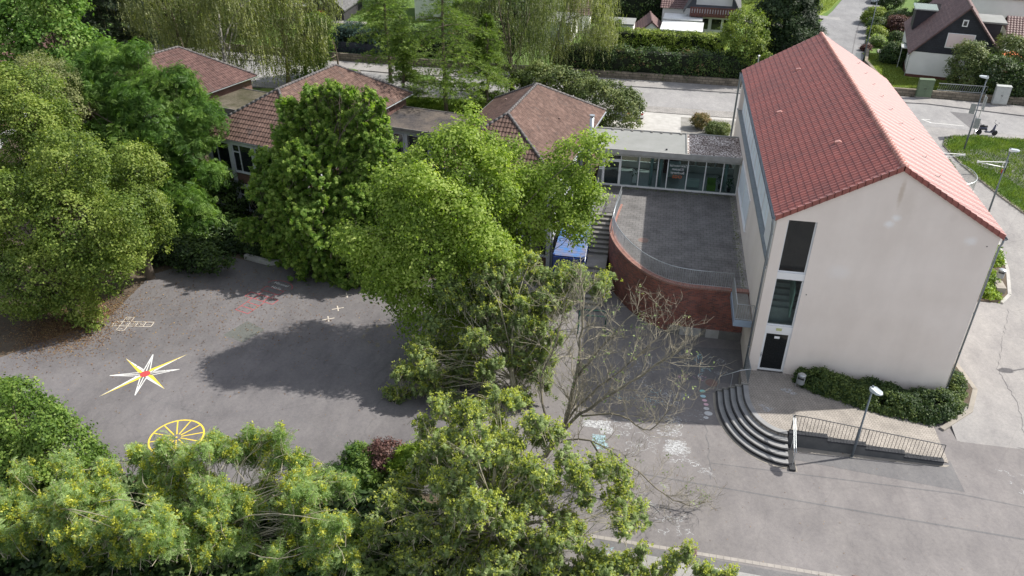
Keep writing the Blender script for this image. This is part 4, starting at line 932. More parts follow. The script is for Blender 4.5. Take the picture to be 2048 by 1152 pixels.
b=MB(); b.lathe((0,0,0),[(.02,0),(.25,.03),(.5,.12),(.5,.14),(.25,.05),(.02,.02)],20); d=b.build('dish',M['grey_box'],sdh); d.location=(0,-.1,3.3); d.rotation_euler=(R(60),0,0)
dk=empty('garden_deck',(29.2,52.5,Z),R(-11),'white railed deck between the slate gabled house and the bushes','deck'); b=MB(); b.box(-1.2,1.2,0,3.5,-.2,.9); b.build('base',M['wood_r'],dk)
b=MB(); 
for k in range(3): b.box(-1.2,1.2,-.03,.03,1.1+k*.3,1.2+k*.3)
for x in (-1.2,0,1.14): b.box(x,x+.06,-.04,.04,.9,1.9)
b.build('railing',M['white'],dk)
# low annex with brown roof + white house with grey roof, far right
def lean_house(name,loc,yaw,w,l,ze,zr,mw,mr,label,cat='house'):
    p=empty(name,loc,yaw,label,cat); b=MB(); b.box(-w/2,w/2,0,l,-.3,ze); b.build('wall',mw,p)
    h=zr-ze; ll=l/2; s=math.hypot(ll,h); ca,sa=ll/s,h/s; b=MB(); o=.3
    tile_slope(b,(-w/2-o,-o*ca,ze-o*sa+.05),(1,0,0),(0,ca,sa),(0,-sa,ca),lambda t:0,lambda t:w+2*o,s+o,row=.36,w=.3,amp=.04,lip=.05)
    tile_slope(b,(-w/2-o,l+o*ca,ze-o*sa+.05),(1,0,0),(0,-ca,sa),(0,sa,ca),lambda t:0,lambda t:w+2*o,s+o,row=.36,w=.3,amp=.04,lip=.05)
    b.add([(-w/2,0,ze),(-w/2,l,ze),(-w/2,ll,zr),(w/2,0,ze),(w/2,l,ze),(w/2,ll,zr)],[(0,2,1),(3,4,5),(0,3,5,2),(1,2,5,4)])
    b.build('roof',mr,p); return p
an=lean_house('garage_annex',(37.2,61.5,Z),R(-11),11,5.0,2.5,4.0,mat('cream_wall',(.55,.50,.40),.85),M['tile_brown'],'low cream annex with brown pantile roof at the right edge behind the bushes','garage')
b=MB(); b.box(1.2,2.2,-.05,0,.8,1.9); b.build('window',M['wood_r'],an)
fh=lean_house('house',(41.5,74.5,Z),R(-11),10,9,3.6,7.4,M['whitew'],M['tile_grey'],'white house with dark grey tiled roof in the upper right corner')
b=MB(); b.box(-3.6,-2.2,-.6,0,1.9,2.1); b.build('canopy',M['grey_box'],fh); b=MB(); b.box(-4.2,-3.3,-.05,0,2.4,2.7); b.build('window',M['dglass'],fh)
bbq=empty('garden_grill',(37.6,73.0,Z),0,'small dark garden grill in front of the white house at upper right','grill'); b=MB(); b.box(-.5,.5,-.3,.3,.7,.95); b.build('firebox',M['black'],bbq)
b=MB(); 
for x in (-.4,.4):
    for y in (-.22,.22): b.tube([(x,y,0),(x,y,.7)],.02,5)
b.build('legs',M['black'],bbq)
gt=empty('garden_gate',(35.3,71.5,Z),R(10),'dark brown wooden gate between the white outbuildings at upper right','gate'); b=MB(); 
for k in range(10): b.box(-1+k*.2,-1+k*.2+.19,0,.05,0,1.9)
b.build('boards',M['wood_r'],gt)
gw=empty('outbuilding',(33.2,78.0,Z),R(-11),'white flat-roofed outbuilding behind the slate gabled house','outbuilding'); b=MB(); b.box(-1.6,1.6,0,6,-.2,2.6); b.build('wall',M['whitew'],gw); b=MB(); b.box(-1.8,1.8,-.2,6.2,2.6,2.75); b.build('roof',M['felt_l'],gw)
w2=lean_house('house',(31.0,70.0,Z),R(-11),9,7.5,5.2,8.4,M['whitew'],M['tile_brown'],'white house with brown roof directly behind the slate gabled house')
# centre houses
ch,rf=gable_house('house',(-.6,65.0,Z),R(-3),6.4,11,0,3.2,8.6,M['whitew'],M['slate_l'],M['tile_grey'],'white house with steep dark roof and brown balcony behind the light green hedge',band=False,ov=.9)
b=MB(); b.box(-2.6,3.0,-1.3,-.05,2.55,2.7)
for k in range(19): b.box(-2.6+k*.3,-2.6+k*.3+.2,-1.32,-1.27,2.75,3.55)
b.box(-2.6,3.0,-1.34,-1.26,3.55,3.65); b.box(-2.6,3.0,-1.34,-1.26,2.7,2.8); b.build('balcony',M['wood_r'],ch)
b=MB(); b.box(-2.0,2.2,-.09,-.035,3.7,5.3); b.build('white_boarding',M['whitew'],ch)
for xa in (-1.4,.1,1.5):
    b=MB(); b.box(xa,xa+1.1,-.06,0,.9,2.1); b.build('window',M['dglass'],ch)
b=MB(); b.box(-.2,.1,-.3,0,1.6,2.0); 
an2=lean_house('house_annex',(-4.2,66.8,Z),R(-3),4.6,6,2.9,4.6,M['whitew'],M['tile_brown'],'white annex with brown tiled roof left of the dark-roofed house','annex')
cpn=empty('carport',(-3.6,59.5,Z),R(-3),'white flat roof of a carport behind the light green hedge','carport')
b=MB(); b.box(-2.9,1.9,-1.8,3.0,2.05,2.2); b.box(-2.9,1.7,3.0,6.0,2.3,2.42); b.build('roof',mat('white_sheet_roof',(.66,.68,.68),.6,(.55,.56,.55),1.1),cpn)
b=MB()
for x in (-2.7,0,1.7):
    for y in (-1.6,2.7): b.box(x-.06,x+.06,y-.06,y+.06,-.1,2.05)
b.build('posts',M['white'],cpn)
shd,_=gable_house('garden_shed',(-7.6,61.0,Z),R(4),3.4,5.0,0,.9,2.3,M['whitew'],M['whitew'],M['tile_brown'],'small white shed with brown gable roof peeking over the hedge',band=False,ov=.15,cat='shed',tw=.5)
for (x,y,w,l,nm,lb) in ((-11.4,59.5,3.4,3.2,'garage','grey flat-roofed garage between the birch and the small shed'),(-18.4,58.5,3.2,5.5,'garage','grey flat-roofed garage seen behind the leaning birch trunk')):
    g=empty(nm,(x,y,Z),R(-2),lb,'garage'); b=MB(); b.box(-w/2,w/2,0,l,-.1,2.1); b.build('wall',M['whitew'],g); b=MB(); b.box(-w/2-.1,w/2+.1,-.1,l+.1,2.1,2.25); b.build('roof',M['felt_l'],g)
    b=MB(); b.box(-w/2+.3,w/2-.3,-.03,0,0,1.9); b.build('garage_door',M['grey_box'],g)
lean_house('garden_house',(-16.6,64.5,Z),R(2),2.6,4,2.1,3.6,M['whitew'],M['tile_brown'],'small brown-tiled garden house behind the birch crowns','shed')
# dark wooden house upper left
dh,rf=gable_house('wooden_house',(-49.6,62.6,Z),R(3),6.0,8,0,1.6,4.4,M['wood_d'],M['wood_d'],M['tile_grey'],'black wooden house with white awning and lawn at the top left centre',band=False,ov=.3)
b=MB(); b.box(-4.6,-1.5,-1.9,-.1,2.0,2.08); b.tube([(-1.6,-1.8,-.1),(-1.6,-1.8,2.0)],.03,6); b.build('awning',M['white'],dh)
b=MB(); b.lathe((0,0,0),[(.22,0),(.22,.05),(.14,.06),(.0,.06)],16); o=b.build('round_plate',M['white'],dh); o.location=(.1,-.02,2.3); o.rotation_euler=(R(90),0,0)
b=MB(); b.box(-.25,.35,-.3,-.05,1.0,1.35); b.build('letter_box',M['red'],dh)
sf=empty('garden_windmill',(-48.75,61.6,Z+.1),0,'yellow flower-shaped garden windmill in front of the black wooden house','garden ornament')
b=MB(); b.tube([(0,0,0),(0,0,1.0)],.02,5); b.build('stick',M['anth'],sf)
b=MB()
for k in range(8):
    t=k*math.pi/4; c,s=math.cos(t),math.sin(t); P=[(0,0),(.18,.07),(.34,0),(.18,-.07)]; b.add([(p[0]*c-p[1]*s,-.03,1.05+p[0]*s+p[1]*c) for p in P]+[(p[0]*c-p[1]*s,-.05,1.05+p[0]*s+p[1]*c) for p in P],[(0,1,2,3),(7,6,5,4)])
b.build('petals',M['brightyellow'],sf)
fpt=empty('flower_pot',(-48.6,61.1,Z+.1),0,'planted pot beside the yellow garden windmill','plant pot'); b=MB(); b.lathe((0,0,0),[(.2,0),(.28,.35),(.24,.35)],14); b.build('pot',M['conc'],fpt)
lean_house('house',(-33.5,66,Z),R(5),9,8,3.4,6.6,M['whitew'],M['tile_brown'],'brown-roofed house glimpsed through the larches at the top','house')
# ---------------------------------------------------------------- walls, fences
def stone_wall(pts,h,label,th=.35,z=Z):
    b=MB()
    for i in range(len(pts)-1):
        a=Vector((*pts[i],0));c=Vector((*pts[i+1],0)); d=(c-a).normalized(); nn=Vector((-d.y,d.x,0))*th
        b.prism([(a.x,a.y),(c.x,c.y),(c.x+nn.x,c.y+nn.y),(a.x+nn.x,a.y+nn.y)],z-.1,z+h)
    o=tag(b.build('stone_wall',M['stone']),label,'wall'); return o
stone_wall([(-55,45.9),(-42.7,45.0),(-33,44.5),(-26,44.5)],.85,'low rubble stone wall below the dark spruce hedge on the left of the street')
stone_wall([(-24.5,44.7),(-15,44.7),(2,44.4),(8.8,44.6)],.75,'low rubble stone wall under the long dark hedge across the street')
stone_wall([(16.3,44.8),(19,44.6),(26.6,44.1),(40,43.0)],.75,'rubble stone garden wall in front of the slate gabled house')
stone_wall([(16.1,45.2),(15.75,56),(18.3,67.5)][::-1],.5,'low stone edging wall along the side street',.3)
fn=empty('metal_fence',(20.2,44.75,Z),R(-2),'grey slanted-bar fence on the stone wall between the two utility cabinets','fence')
b=MB(); b.box(0,4.3,0,.04,.8,.86); b.box(0,4.3,0,.04,1.45,1.5); b.build('rail',M['galv'],fn); b=MB()
for k in range(22): b.tube([(k*.2,.02,.84),(k*.2+.13,.02,1.47)],.014,4)
b.build('bars',M['galv'],fn)
# dark board fence on left wall
dfn=empty('board_fence',(-47,46.2,Z),R(-4.5),'dark blue-grey board fence above the stone wall on the left','fence'); b=MB()
for k in range(70): b.box(k*.2,k*.2+.185,0,.03,.8,1.9)
b.build('boards',mat('fence_blue_grey',(.035,.04,.06),.8),dfn)
# ---------------------------------------------------------------- utility cabinets
def cabinet(x,y,w,d,h,m,label,rz=0):
    o=empty('utility_cabinet',(x,y,Z+.1),rz,label,'utility cabinet'); b=MB(); b.box(-w/2,w/2,-d/2,d/2,.12,h); b.build('body',m,o)
    b=MB(); b.box(-w/2-.02,w/2+.02,-d/2-.02,d/2+.02,-.1,.14); b.build('base',M['conc'],o)
    b=MB(); b.add([(-w/2-.03,-d/2-.03,h),(w/2+.03,-d/2-.03,h),(w/2+.03,d/2+.03,h),(-w/2-.03,d/2+.03,h),(-w/2-.03,-d/2-.03,h+.04),(w/2+.03,-d/2-.03,h+.04),(w/2,d/2,h+.1),(-w/2,d/2,h+.1)],[(3,2,1,0),(4,5,6,7),(0,1,5,4),(1,2,6,5),(2,3,7,6),(3,0,4,7)]); b.build('lid',m,o)
    for s in (-1,1):
        b=MB(); b.box(min(s*.02,s*(w/2-.04)),max(s*.02,s*(w/2-.04)),-d/2-.015,-d/2,.2,h-.06); dd=b.build('door',m,o)
        b=MB(); b.box(s*.06-.015,s*.06+.015,-d/2-.04,-d/2-.015,h*.5,h*.5+.12); b.build('handle',M['black'],dd)
cabinet(18.95,44.35,1.35,.4,1.75,M['green_box'],'dark green utility cabinet on the pavement by the garden wall')
cabinet(25.5,43.6,1.25,.42,1.75,M['grey_box'],'pale grey stained utility cabinet on the pavement at the right',R(-4))
# ---------------------------------------------------------------- lamps
def lamp(x,y,z,h,label,az,arm=.35,dbl=False,group='street lamps with a flat grey head',tall_base=True,m='lampst'):
    o=empty('street_lamp',(x,y,z),az,label,'street lamp',group)
    b=MB(); b.tube([(0,0,0),(0,0,h*.42),(0,0,h*.43),(0,0,h)],[.065,.062,.045,.04],10); b.build('pole',M[m],o,True)
    b=MB(); b.lathe((0,0,0),[(.10,0),(.10,.05),(.07,.06)],12); b.build('base',M['conc'],o)
    b=MB(); L=.55; wv=.19
    b.add([(-.10,-wv*.6,h-.02),(.05,-wv,h-.03),(L*.75,-wv,h+.02),(L,-wv*.45,h+.05),(L,wv*.45,h+.05),(L*.75,wv,h+.02),(.05,wv,h-.03),(-.10,wv*.6,h-.02),
           (-.10,-wv*.5,h+.09),(.05,-wv*.85,h+.13),(L*.75,-wv*.85,h+.13),(L,-wv*.35,h+.1),(L,wv*.35,h+.1),(L*.75,wv*.85,h+.13),(.05,wv*.85,h+.13),(-.10,wv*.5,h+.09)],
          [tuple(range(7,-1,-1)),tuple(range(8,16))]+[(i,(i+1)%8,8+(i+1)%8,8+i) for i in range(8)])
    hd=b.build('lamp_head',M['lamphead'],o); b=MB(); b.box(.1,L*.72,-wv*.7,wv*.7,h-.045,h-.03); b.build('lens',M['glassc'],hd)
    b=MB(); b.tube([(-.02,0,h-.25),(-.02,0,h+.18)],.05,8); b.build('bracket',M[m],o); return o
lamp(4.68,-5.20,0,4.15,'dark lamp post with a square grey head in front of the ramp railing',R(-60))
lamp(18.0,20.6,hR(20.6),4.6,'thin lamp post with a flat head at the side bed right of the red roof',R(-20))
l3=lamp(18.75,30.3,hR(30.3),6.0,'lamp post with two small signs standing in the grass bank',R(165))
b=MB(); b.box(.10,.5,-.02,.02,3.1,3.9); b.box(-.5,-.1,-.02,.02,2.0,2.8); b.build('sign_plate',M['grey_m'],l3)
lamp(15.9,57.3,Z,6.5,'lamp post with a white oval head at the kerb of the side street',R(100))
sp_=empty('street_post',(3.05,43.2,Z),0,'slim grey post with a white cap behind the far left corner of the red roof','post'); b=MB(); b.tube([(0,0,0),(0,0,3.45)],[.05,.04],8); b.build('pole',M['galv'],sp_); b=MB(); b.lathe((0,0,3.45),[(.09,0),(.12,.06),(.04,.12)],10); b.build('cap',M['white'],sp_)
lamp(18.2,4.5,0.35,4.6,'lamp post outside the right edge whose shadow falls on the path',R(180))
# sign posts
def signpost(x,y,z,h,label,plates,az=0,cat='road sign'):
    o=empty('sign_post',(x,y,z),az,label,cat); b=MB(); b.tube([(0,0,0),(0,0,h)],.03,8); b.build('pole',M['galv'],o)
    for (k,zc,s,m1,m2) in plates:
        b=MB()
        if k=='round': b.lathe((0,0,0),[(s,0),(s,.02),(.001,.02)],20)
        else: b.box(-s*.8,s*.8,-s,s,0,.02)
        p=b.build('sign_plate',m1,o); p.location=(0,-.05,zc); p.rotation_euler=(R(90),0,0)
        if m2:
            b=MB(); 
            if k=='round': b.lathe((0,0,.021),[(s*.72,0),(s*.72,.006),(.001,.006)],20)
            else: b.box(-s*.8*.78,s*.8*.78,-s*.78,s*.78,.021,.027)
            b.build('sign_face',m2,p)
    return o
signpost(20.6,34.25,Z,3.6,'tall road sign seen edge-on behind the parked scooter',(('rect',2.9,.55,M['galv'],None),),R(84))
signpost(3.4,43.6,Z,2.4,'round red and white road sign with blue plate beside the lamp post behind the roof',(('round',2.1,.3,M['red'],mat('sign_blue',(.03,.08,.4),.4)),('rect',1.5,.22,M['white'],None)),R(15))
# red and white traffic beacon on an island, flower islands
def island(cx,cy,rx,ry,label):
    o=empty('traffic_island',(cx,cy,Z),0,label,'traffic island'); b=MB(); P=[(rx*math.cos(t),ry*math.sin(t)) for t in [2*math.pi*i/20 for i in range(20)]]
    b.prism(P,-.02,.14); b.build('kerb',M['kerb'],o); b=MB(); b.prism([(x*.86,y*.86) for x,y in P],.1,.2); b.build('bed',M['grass'],o)
island(-30.0,40.2,2.0,1.15,'oval planted traffic island with the red and white beacon'); island(-38.6,41.0,2.1,1.0,'oval planted traffic island near the small linden on the street')
be_=empty('traffic_beacon',(-31.3,39.6,Z+.1),0,'red and white striped traffic beacon on the island','traffic beacon'); b=MB(); b.box(-.14,.14,-.03,.03,.15,1.25); b.build('board',M['white'],be_)
b=MB()
for k in range(3): z=.3+k*.34; b.add([(-.14,-.034,z),(.14,-.034,z+.16),(.14,-.034,z+.32),(-.14,-.034,z+.16)],[(0,1,2,3)])
b.build('stripes',M['red'],be_); b=MB(); b.box(-.2,.2,-.15,.15,0,.15); b.build('foot',M['black'],be_)
# pavement bollards
for i,(x,y) in enumerate(((-41.2,36.5),)):
    o=empty('white_post',(x,y,Z),0,'small white post on the pavement behind the young birch trunk','bollard'); b=MB(); b.tube([(0,0,0),(0,0,1.0)],.05,8); b.build('post',M['white'],o); b=MB(); b.lathe((0,0,1.0),[(.06,0),(.03,.05)],8); b.build('cap',M['white'],o)
# barriers
def barrier(x,y,az,L,label):
    o=empty('barrier_gate',(x,y,hR(y)),az,label,'barrier','white swing barriers across the path'); b=MB(); b.tube([(0,0,0),(0,0,1.15)],.045,8); b.build('post',M['anth'],o)
    b=MB(); b.tube([(0,0,1.0),(L,0,.95)],.035,6); b.tube([(0,0,.55),(L,0,.90)],.035,6); b.tube([(.3,0,.6),(.3,0,1.0)],.03,6); b.tube([(.05,0,.55),(.05,0,1.0)],.04,6); b.build('arm',M['white'],o)
    b=MB(); b.box(L-.12,L+.02,-.04,.04,.84,1.0); b.build('reflector',M['white'],o)
    b=MB(); b.tube([(.18,0,0),(.18,0,.4)],.06,8); b.build('stub',M['red'],o)
barrier(20.7,26.6,R(184),2.2,'white swing barrier hinged at the grass bank on the right'); barrier(15.6,27.4,R(4),2.3,'white swing barrier whose tip shows past the edge of the red roof')
# curved fence and round white wall by the basement
rf_=empty('round_light_well',(15.6,23.6,hR(23.6)),0,'round white-topped wall with curved wire fence behind the roof edge','wall')
P=[(2.0*math.cos(t),2.6*math.sin(t)) for t in [-1.3+2.6*i/16 for i in range(17)]]
b=MB()
for i in range(16):
    a,c=P[i],P[i+1]; b.prism([a,c,(c[0]*.86,c[1]*.86),(a[0]*.86,a[1]*.86)],-1,.25)
b.build('wall',M['kerb_l'],rf_)
b=MB(); b.tube([(p[0]*.95,p[1]*.95,1.35) for p in P],.025,6); b.tube([(p[0]*.95,p[1]*.95,.35) for p in P],.015,6)
for i in range(16):
    for k in range(4):
        x=(P[i][0]*(1-k/4)+P[i+1][0]*k/4)*.95; y=(P[i][1]*(1-k/4)+P[i+1][1]*k/4)*.95; b.tube([(x,y,.2),(x,y,1.35)],.008,4,cap=False)
b.build('railing',M['galv'],rf_)
# litter bins
def bin_(x,y,z,label,stand=None):
    o=empty('litter_bin',(x,y,z),R(-25),label,'litter bin','grey cylindrical litter bins'); b=MB(); b.lathe((0,0,.28),[(.17,0),(.19,.03),(.19,.50),(.17,.50),(.17,.05)],20); b.build('bin',M['grey_box'] if 0 else mat('bin_grey',(.30,.32,.33),.5,metal=.3),o)
    b=MB(); b.lathe((0,0,.80),[(.195,0),(.195,.05),(.12,.09),(.001,.10)],20); b.build('lid',M['galv'],o)
    b=MB(); b.tube([(-.21,0,0),(-.21,0,.85)],.02,6); b.box(-.21,-.18,-.03,.03,.4,.44); b.build('post',M['galv'],o)
    b=MB(); b.box(-.16,.16,-.196,-.15,.64,.74); b.build('opening',M['black'],o)
bin_(2.62,-1.05,.70,'grey cylindrical litter bin beside the entrance hedge')
bin_(15.75,10.9,hR(10.9)+.45,'grey cylindrical litter bin on a stone at the side bed')
b=MB(); b.prism([(15.45,10.1),(16.0,10.15),(16.05,11.1),(15.5,11.2)],hR(10)-.1,hR(10)+.5); tag(b.build('boulder',M['kerb']),'square sandstone block under the litter bin at the side bed','boulder')
# ---------------------------------------------------------------- vehicles
def car(loc,az,m,label):
    o=empty('car',loc,az,label,'car')
    # profile (x length, z) half widths per station
    st=[(-2.1,.42,.62,.70),(-2.0,.30,.78,.80),(-1.55,.25,.88,.86),(-.9,.22,.92,.88),(0,.22,.92,.88),(.95,.22,.92,.88),(1.5,.25,.86,.86),(1.95,.30,.74,.80),(2.1,.40,.60,.68)]
    b=MB(); vs=[]
    for x,z0,z1,w in st: vs+=[(x,-w,z0),(x,-w*1.0,z1-.18),(x,-w*.9,z1),(x,w*.9,z1),(x,w,z1-.18),(x,w,z0)]
    fs=[]
    for i in range(len(st)-1):
        for j in range(6): a=i*6+j; c=i*6+(j+1)%6; fs.append((a,c,c+6,a+6))
    fs+= [(5,4,3,2,1,0),tuple(range((len(st)-1)*6,len(st)*6))]; b.add(vs,fs)
    # cabin roof
    b.add([(-1.15,-.60,1.42),(.35,-.62,1.44),(.35,.62,1.44),(-1.15,.60,1.42),(-1.15,-.62,1.38),(.35,-.64,1.40),(.35,.64,1.40),(-1.15,.62,1.38)],[(0,1,2,3),(7,6,5,4),(0,4,5,1),(1,5,6,2),(2,6,7,3),(3,7,4,0)])
    for s in (-1,1):
        for (xa,xb) in ((-1.75,-1.15),(-.35,-.35),(1.05,.35)): b.tube([(xa,s*.76,.9),(xb,s*.62,1.4)],.035,5)
    bd=b.build('body',m,o,True)
    b=MB(); b.add([(-1.75,-.76,.9),(1.05,-.76,.9),(1.05,.76,.9),(-1.75,.76,.9),(-1.16,-.61,1.385),(.36,-.63,1.405),(.36,.63,1.405),(-1.16,.61,1.385)],[(0,1,5,4),(1,2,6,5),(2,3,7,6),(3,0,4,7)]); b.build('windows',M['dglass'],o)
    for x in (-1.3,1.3):
        for s in (-1,1):
            b=MB(); b.lathe((0,0,0),[(.2,-.1),(.30,-.1),(.32,-.06),(.32,.06),(.30,.1),(.2,.1)],18); wv=b.build('wheel',M['tyre'],o); wv.location=(x,s*.78,.32); wv.rotation_euler=(R(90),0,0)
            b=MB(); b.lathe((0,0,-s*.08),[(.2,0),(.19,-s*.03),(.03,-s*.03)],12); b.build('rim',M['galv'],wv)
    for s in (-1,1):
        b=MB(); b.box(2.0,2.1,min(s*.42,s*.70),max(s*.42,s*.70),.55,.68); b.build('headlight',M['chrome'],o)
        b=MB(); b.box(-2.11,-2.0,min(s*.48,s*.74),max(s*.48,s*.74),.58,.72); b.build('tail_light',M['red'],o)
    return o
car((-8.3,34.0,Z+.01),R(100),M['car_white'],'white parked car partly hidden by the round bush behind the connector')
car((24.2,91.2,Z+.12),R(-108),M['car_silver'],'silver car at the top of the side street')
# scooter
scn=empty('motor_scooter',(21.7,34.75,Z),R(3),'dark blue motor scooter parked at the edge of the grass bank','scooter')
b=MB(); b.tube([(-.62,0,.52),(-.45,0,.60),(-.1,0,.60),(.02,0,.42)],[.10,.17,.16,.08],10); b.box(-.1,.5,-.13,.13,.26,.32); b.tube([(.42,0,.28),(.56,0,.5),(.62,0,.95)],[.13,.11,.07],8); b.tube([(.78,0,.36),(.66,0,.42),(.55,0,.36)],[.06,.10,.06],8); b.build('body',M['scoot'],scn,True)
b=MB(); b.tube([(-.6,0,.76),(-.35,0,.79),(.0,0,.76)],[.08,.14,.09],8); b.build('seat',M['black'],scn,True)
for x in (-.55,.72):
    b=MB(); b.lathe((0,0,0),[(.13,-.05),(.22,-.05),(.24,0),(.22,.05),(.13,.05)],18); wv=b.build('wheel',M['tyre'],scn); wv.location=(x,0,.24); wv.rotation_euler=(R(90),0,0)
    b=MB(); b.lathe((0,0,0),[(.13,-.03),(.13,.03),(.02,.03)],12); b.build('rim',M['galv'],wv)
b=MB(); b.tube([(.60,-.32,1.02),(.60,.32,1.02)],.02,6); b.build('handlebar',M['black'],scn)
for s in (-1,1): b=MB(); b.tube([(.6,s*.25,1.02),(.66,s*.36,1.22)],.008,4); b.lathe((.66,s*.36,1.22),[(.05,0),(.05,.02)],8); b.build('mirror',M['black'],scn)
b=MB(); b.lathe((0,0,0),[(.07,0),(.06,.04),(.0,.05)],10); q=b.build('headlight',M['chrome'],scn); q.location=(.68,0,.92); q.rotation_euler=(0,R(90),0)
b=MB(); b.tube([(-.5,.15,.2),(-.8,.17,.3)],.04,6); b.build('exhaust',M['chrome'],scn); b=MB(); b.tube([(-.75,0,.78),(-.95,0,.80)],.02,5); b.box(-1.0,-.72,-.12,.12,.78,.80); b.build('rack',M['chrome'],scn)
# dark green metal frame of unknown use behind the half-dead tree
gb=empty('green_metal_frame',(-8.7,3.0,0),R(4),'dark green tubular metal frame behind the bare tree, near the outdoor stairs','metal frame')
for y in (-.3,.3): b=MB(); b.tube([(-.8,y,0),(-.8,y,1.25),(-.7,y,1.35),(.7,y,1.35),(.8,y,1.25),(.8,y,0)],.035,8); b.build('hoop',mat('frame_green',(.01,.06,.045),.5),gb)
b=MB()
for k in range(5): b.tube([(-.75,-.3,.25+k*.25),(-.75,.3,.25+k*.25)],.015,5)
b.build('rungs',mat('rung_green',(.01,.06,.045),.5),gb)
# ---------------------------------------------------------------- painted games on the yard
def ribbon(b,P,wd,z,mi=0,closed=False):
    Q=[P[0]]
    for p in P[1:]:
        if math.dist(p,Q[-1])>1e-4: Q.append(p)
    n=len(Q); vs=[]
    if n<2: return
    b.rz=(getattr(b,'rz',0)+.00031)%.0028
    for i in range(n):
        a=Vector(Q[i-1] if (i or closed) else Q[0]); c=Vector(Q[(i+1)%n] if (i<n-1 or closed) else Q[-1]); p=Vector(Q[i])
        d1=(p-a).normalized() if (p-a).length>0 else (c-p).normalized(); d2=(c-p).normalized() if (c-p).length>0 else d1
        t=(d1+d2); t=t.normalized() if t.length>.2 else d1; k=1/max(.5,t.dot(d1)); nn=Vector((-t.y,t.x))*wd/2*k
        zz=z+b.rz+(0 if closed else i*.00004); vs+=[(p.x+nn.x,p.y+nn.y,zz),(p.x-nn.x,p.y-nn.y,zz)]
    m=n if closed else n-1
    b.add(vs,[(2*i,2*i+1,2*((i+1)%n)+1,2*((i+1)%n)) for i in range(m)],mi)
def place(b,name,ms,label,cat,group=None,o=(0,0)): return tag(b.build(name,ms),label,cat,group)
star=empty('compass_star',(-32.25,-5.85,.004),0,'painted eight-pointed compass star in white and yellow with a red centre','painted star')
big=[(-30.95,-3.72),(-30.47,-6.85),(-33.5,-8.1),(-34.15,-4.75)]  # NE SE SW NW tips
big=[(x+32.25,y+5.85) for x,y in big]
sm=[(-32.85,-4.12),(-30.65,-5.1),(-31.72,-7.62),(-34.05,-6.35)]; sm=[(x+32.25,y+5.85) for x,y in sm]
b=MB(); by=MB()
allp=sorted([(math.atan2(p[1],p[0]),p,1) for p in big]+[(math.atan2(p[1],p[0]),p,0) for p in sm])
n=len(allp)
for i,(a,p,k) in enumerate(allp):
    rr=.46 if k else .42
    a1=allp[i-1][0]-(2*math.pi if i==0 else 0); a2=allp[(i+1)%n][0]+(2*math.pi if i==n-1 else 0)
    m1=(a+a1)/2; m2=(a+a2)/2; q1=(rr*math.cos(m1),rr*math.sin(m1)); q2=(rr*math.cos(m2),rr*math.sin(m2)); z=.0+.0*k
    if k: b.poly([(0,0,.004),(*q1,.004),(*p,.004)]); by.poly([(0,0,.004),(*p,.004),(*q2,.004)])
    else:
        for s,e in ((q1,p),(q2,p),((0,0),p)): ribbon(b,[s,e],.055,.001)
b.build('white_points',M['wpaint'],star); by.build('yellow_points',M['yellow'],star)
b=MB(); b.poly([(.27*math.cos(t),.27*math.sin(t),.008) for t in [2*math.pi*i/24 for i in range(24)]]); b.build('red_centre',M['redw'],star)
wh=empty('wheel_marking',(-27.83,-10.17,.004),R(-8),'yellow painted spoked wheel on the asphalt, partly behind the rowan leaves','painted wheel')
b=MB(); ribbon(b,[(1.28*math.cos(t),1.28*math.sin(t)) for t in [2*math.pi*i/48 for i in range(48)]],.085,.001,closed=True); b.build('rim_line',M['yellow'],wh)
b=MB()
for k in range(12): t=k*math.pi/6+.1; ribbon(b,[(.22*math.cos(t),.22*math.sin(t)),(1.23*math.cos(t),1.23*math.sin(t))],.065,.003)
ribbon(b,[(-.05,0),(.05,0)],.08,.003); b.build('spokes',M['yellow'],wh)
def digit(b,ch,x,y,s,ang,z=.006):
    seg={'a':((0,1),(1,1)),'b':((1,1),(1,.5)),'c':((1,.5),(1,0)),'d':((1,0),(0,0)),'e':((0,0),(0,.5)),'f':((0,.5),(0,1)),'g':((0,.5),(1,.5))}
    D={'1':'bc','2':'abged','3':'abgcd','4':'fgbc','5':'afgcd','6':'afgedc','7':'abc','8':'abcdefg','9':'abcfg'}
    c,sn=math.cos(ang),math.sin(ang)
    for k in D[ch]:
        P=[((u-.5)*s*.55,(v-.5)*s) for u,v in seg[k]]; ribbon(b,[(x+p[0]*c-p[1]*sn,y+p[0]*sn+p[1]*c) for p in P],.026,z)
# hopscotch: axis from right end to left
hop=empty('hopscotch_court',(-34.6,-1.35,.004),math.atan2(-.18,-1.0)-.02,'cream painted hopscotch court with numbered squares near the linden trees','painted game')
b=MB(); s=.47
def sq(i,j): 
    x0,y0=i*s,j*s-s/2; ribbon(b,[(x0,y0),(x0+s,y0),(x0+s,y0+s),(x0,y0+s)],.052,.001,closed=True)
for i in range(5): sq(i,0)
sq(3,1); sq(3,-1); b.build('outline',M['cream'],hop)
b=MB(); 
for ch,i,j in (('1',0,0),('2',1,0),('3',2,0),('4',3,1),('5',4,0),('6',3,-1),('7',3,0)): digit(b,ch,(i+.5)*s,j*s,.26,R(90))
b.build('numbers',M['cream'],hop)
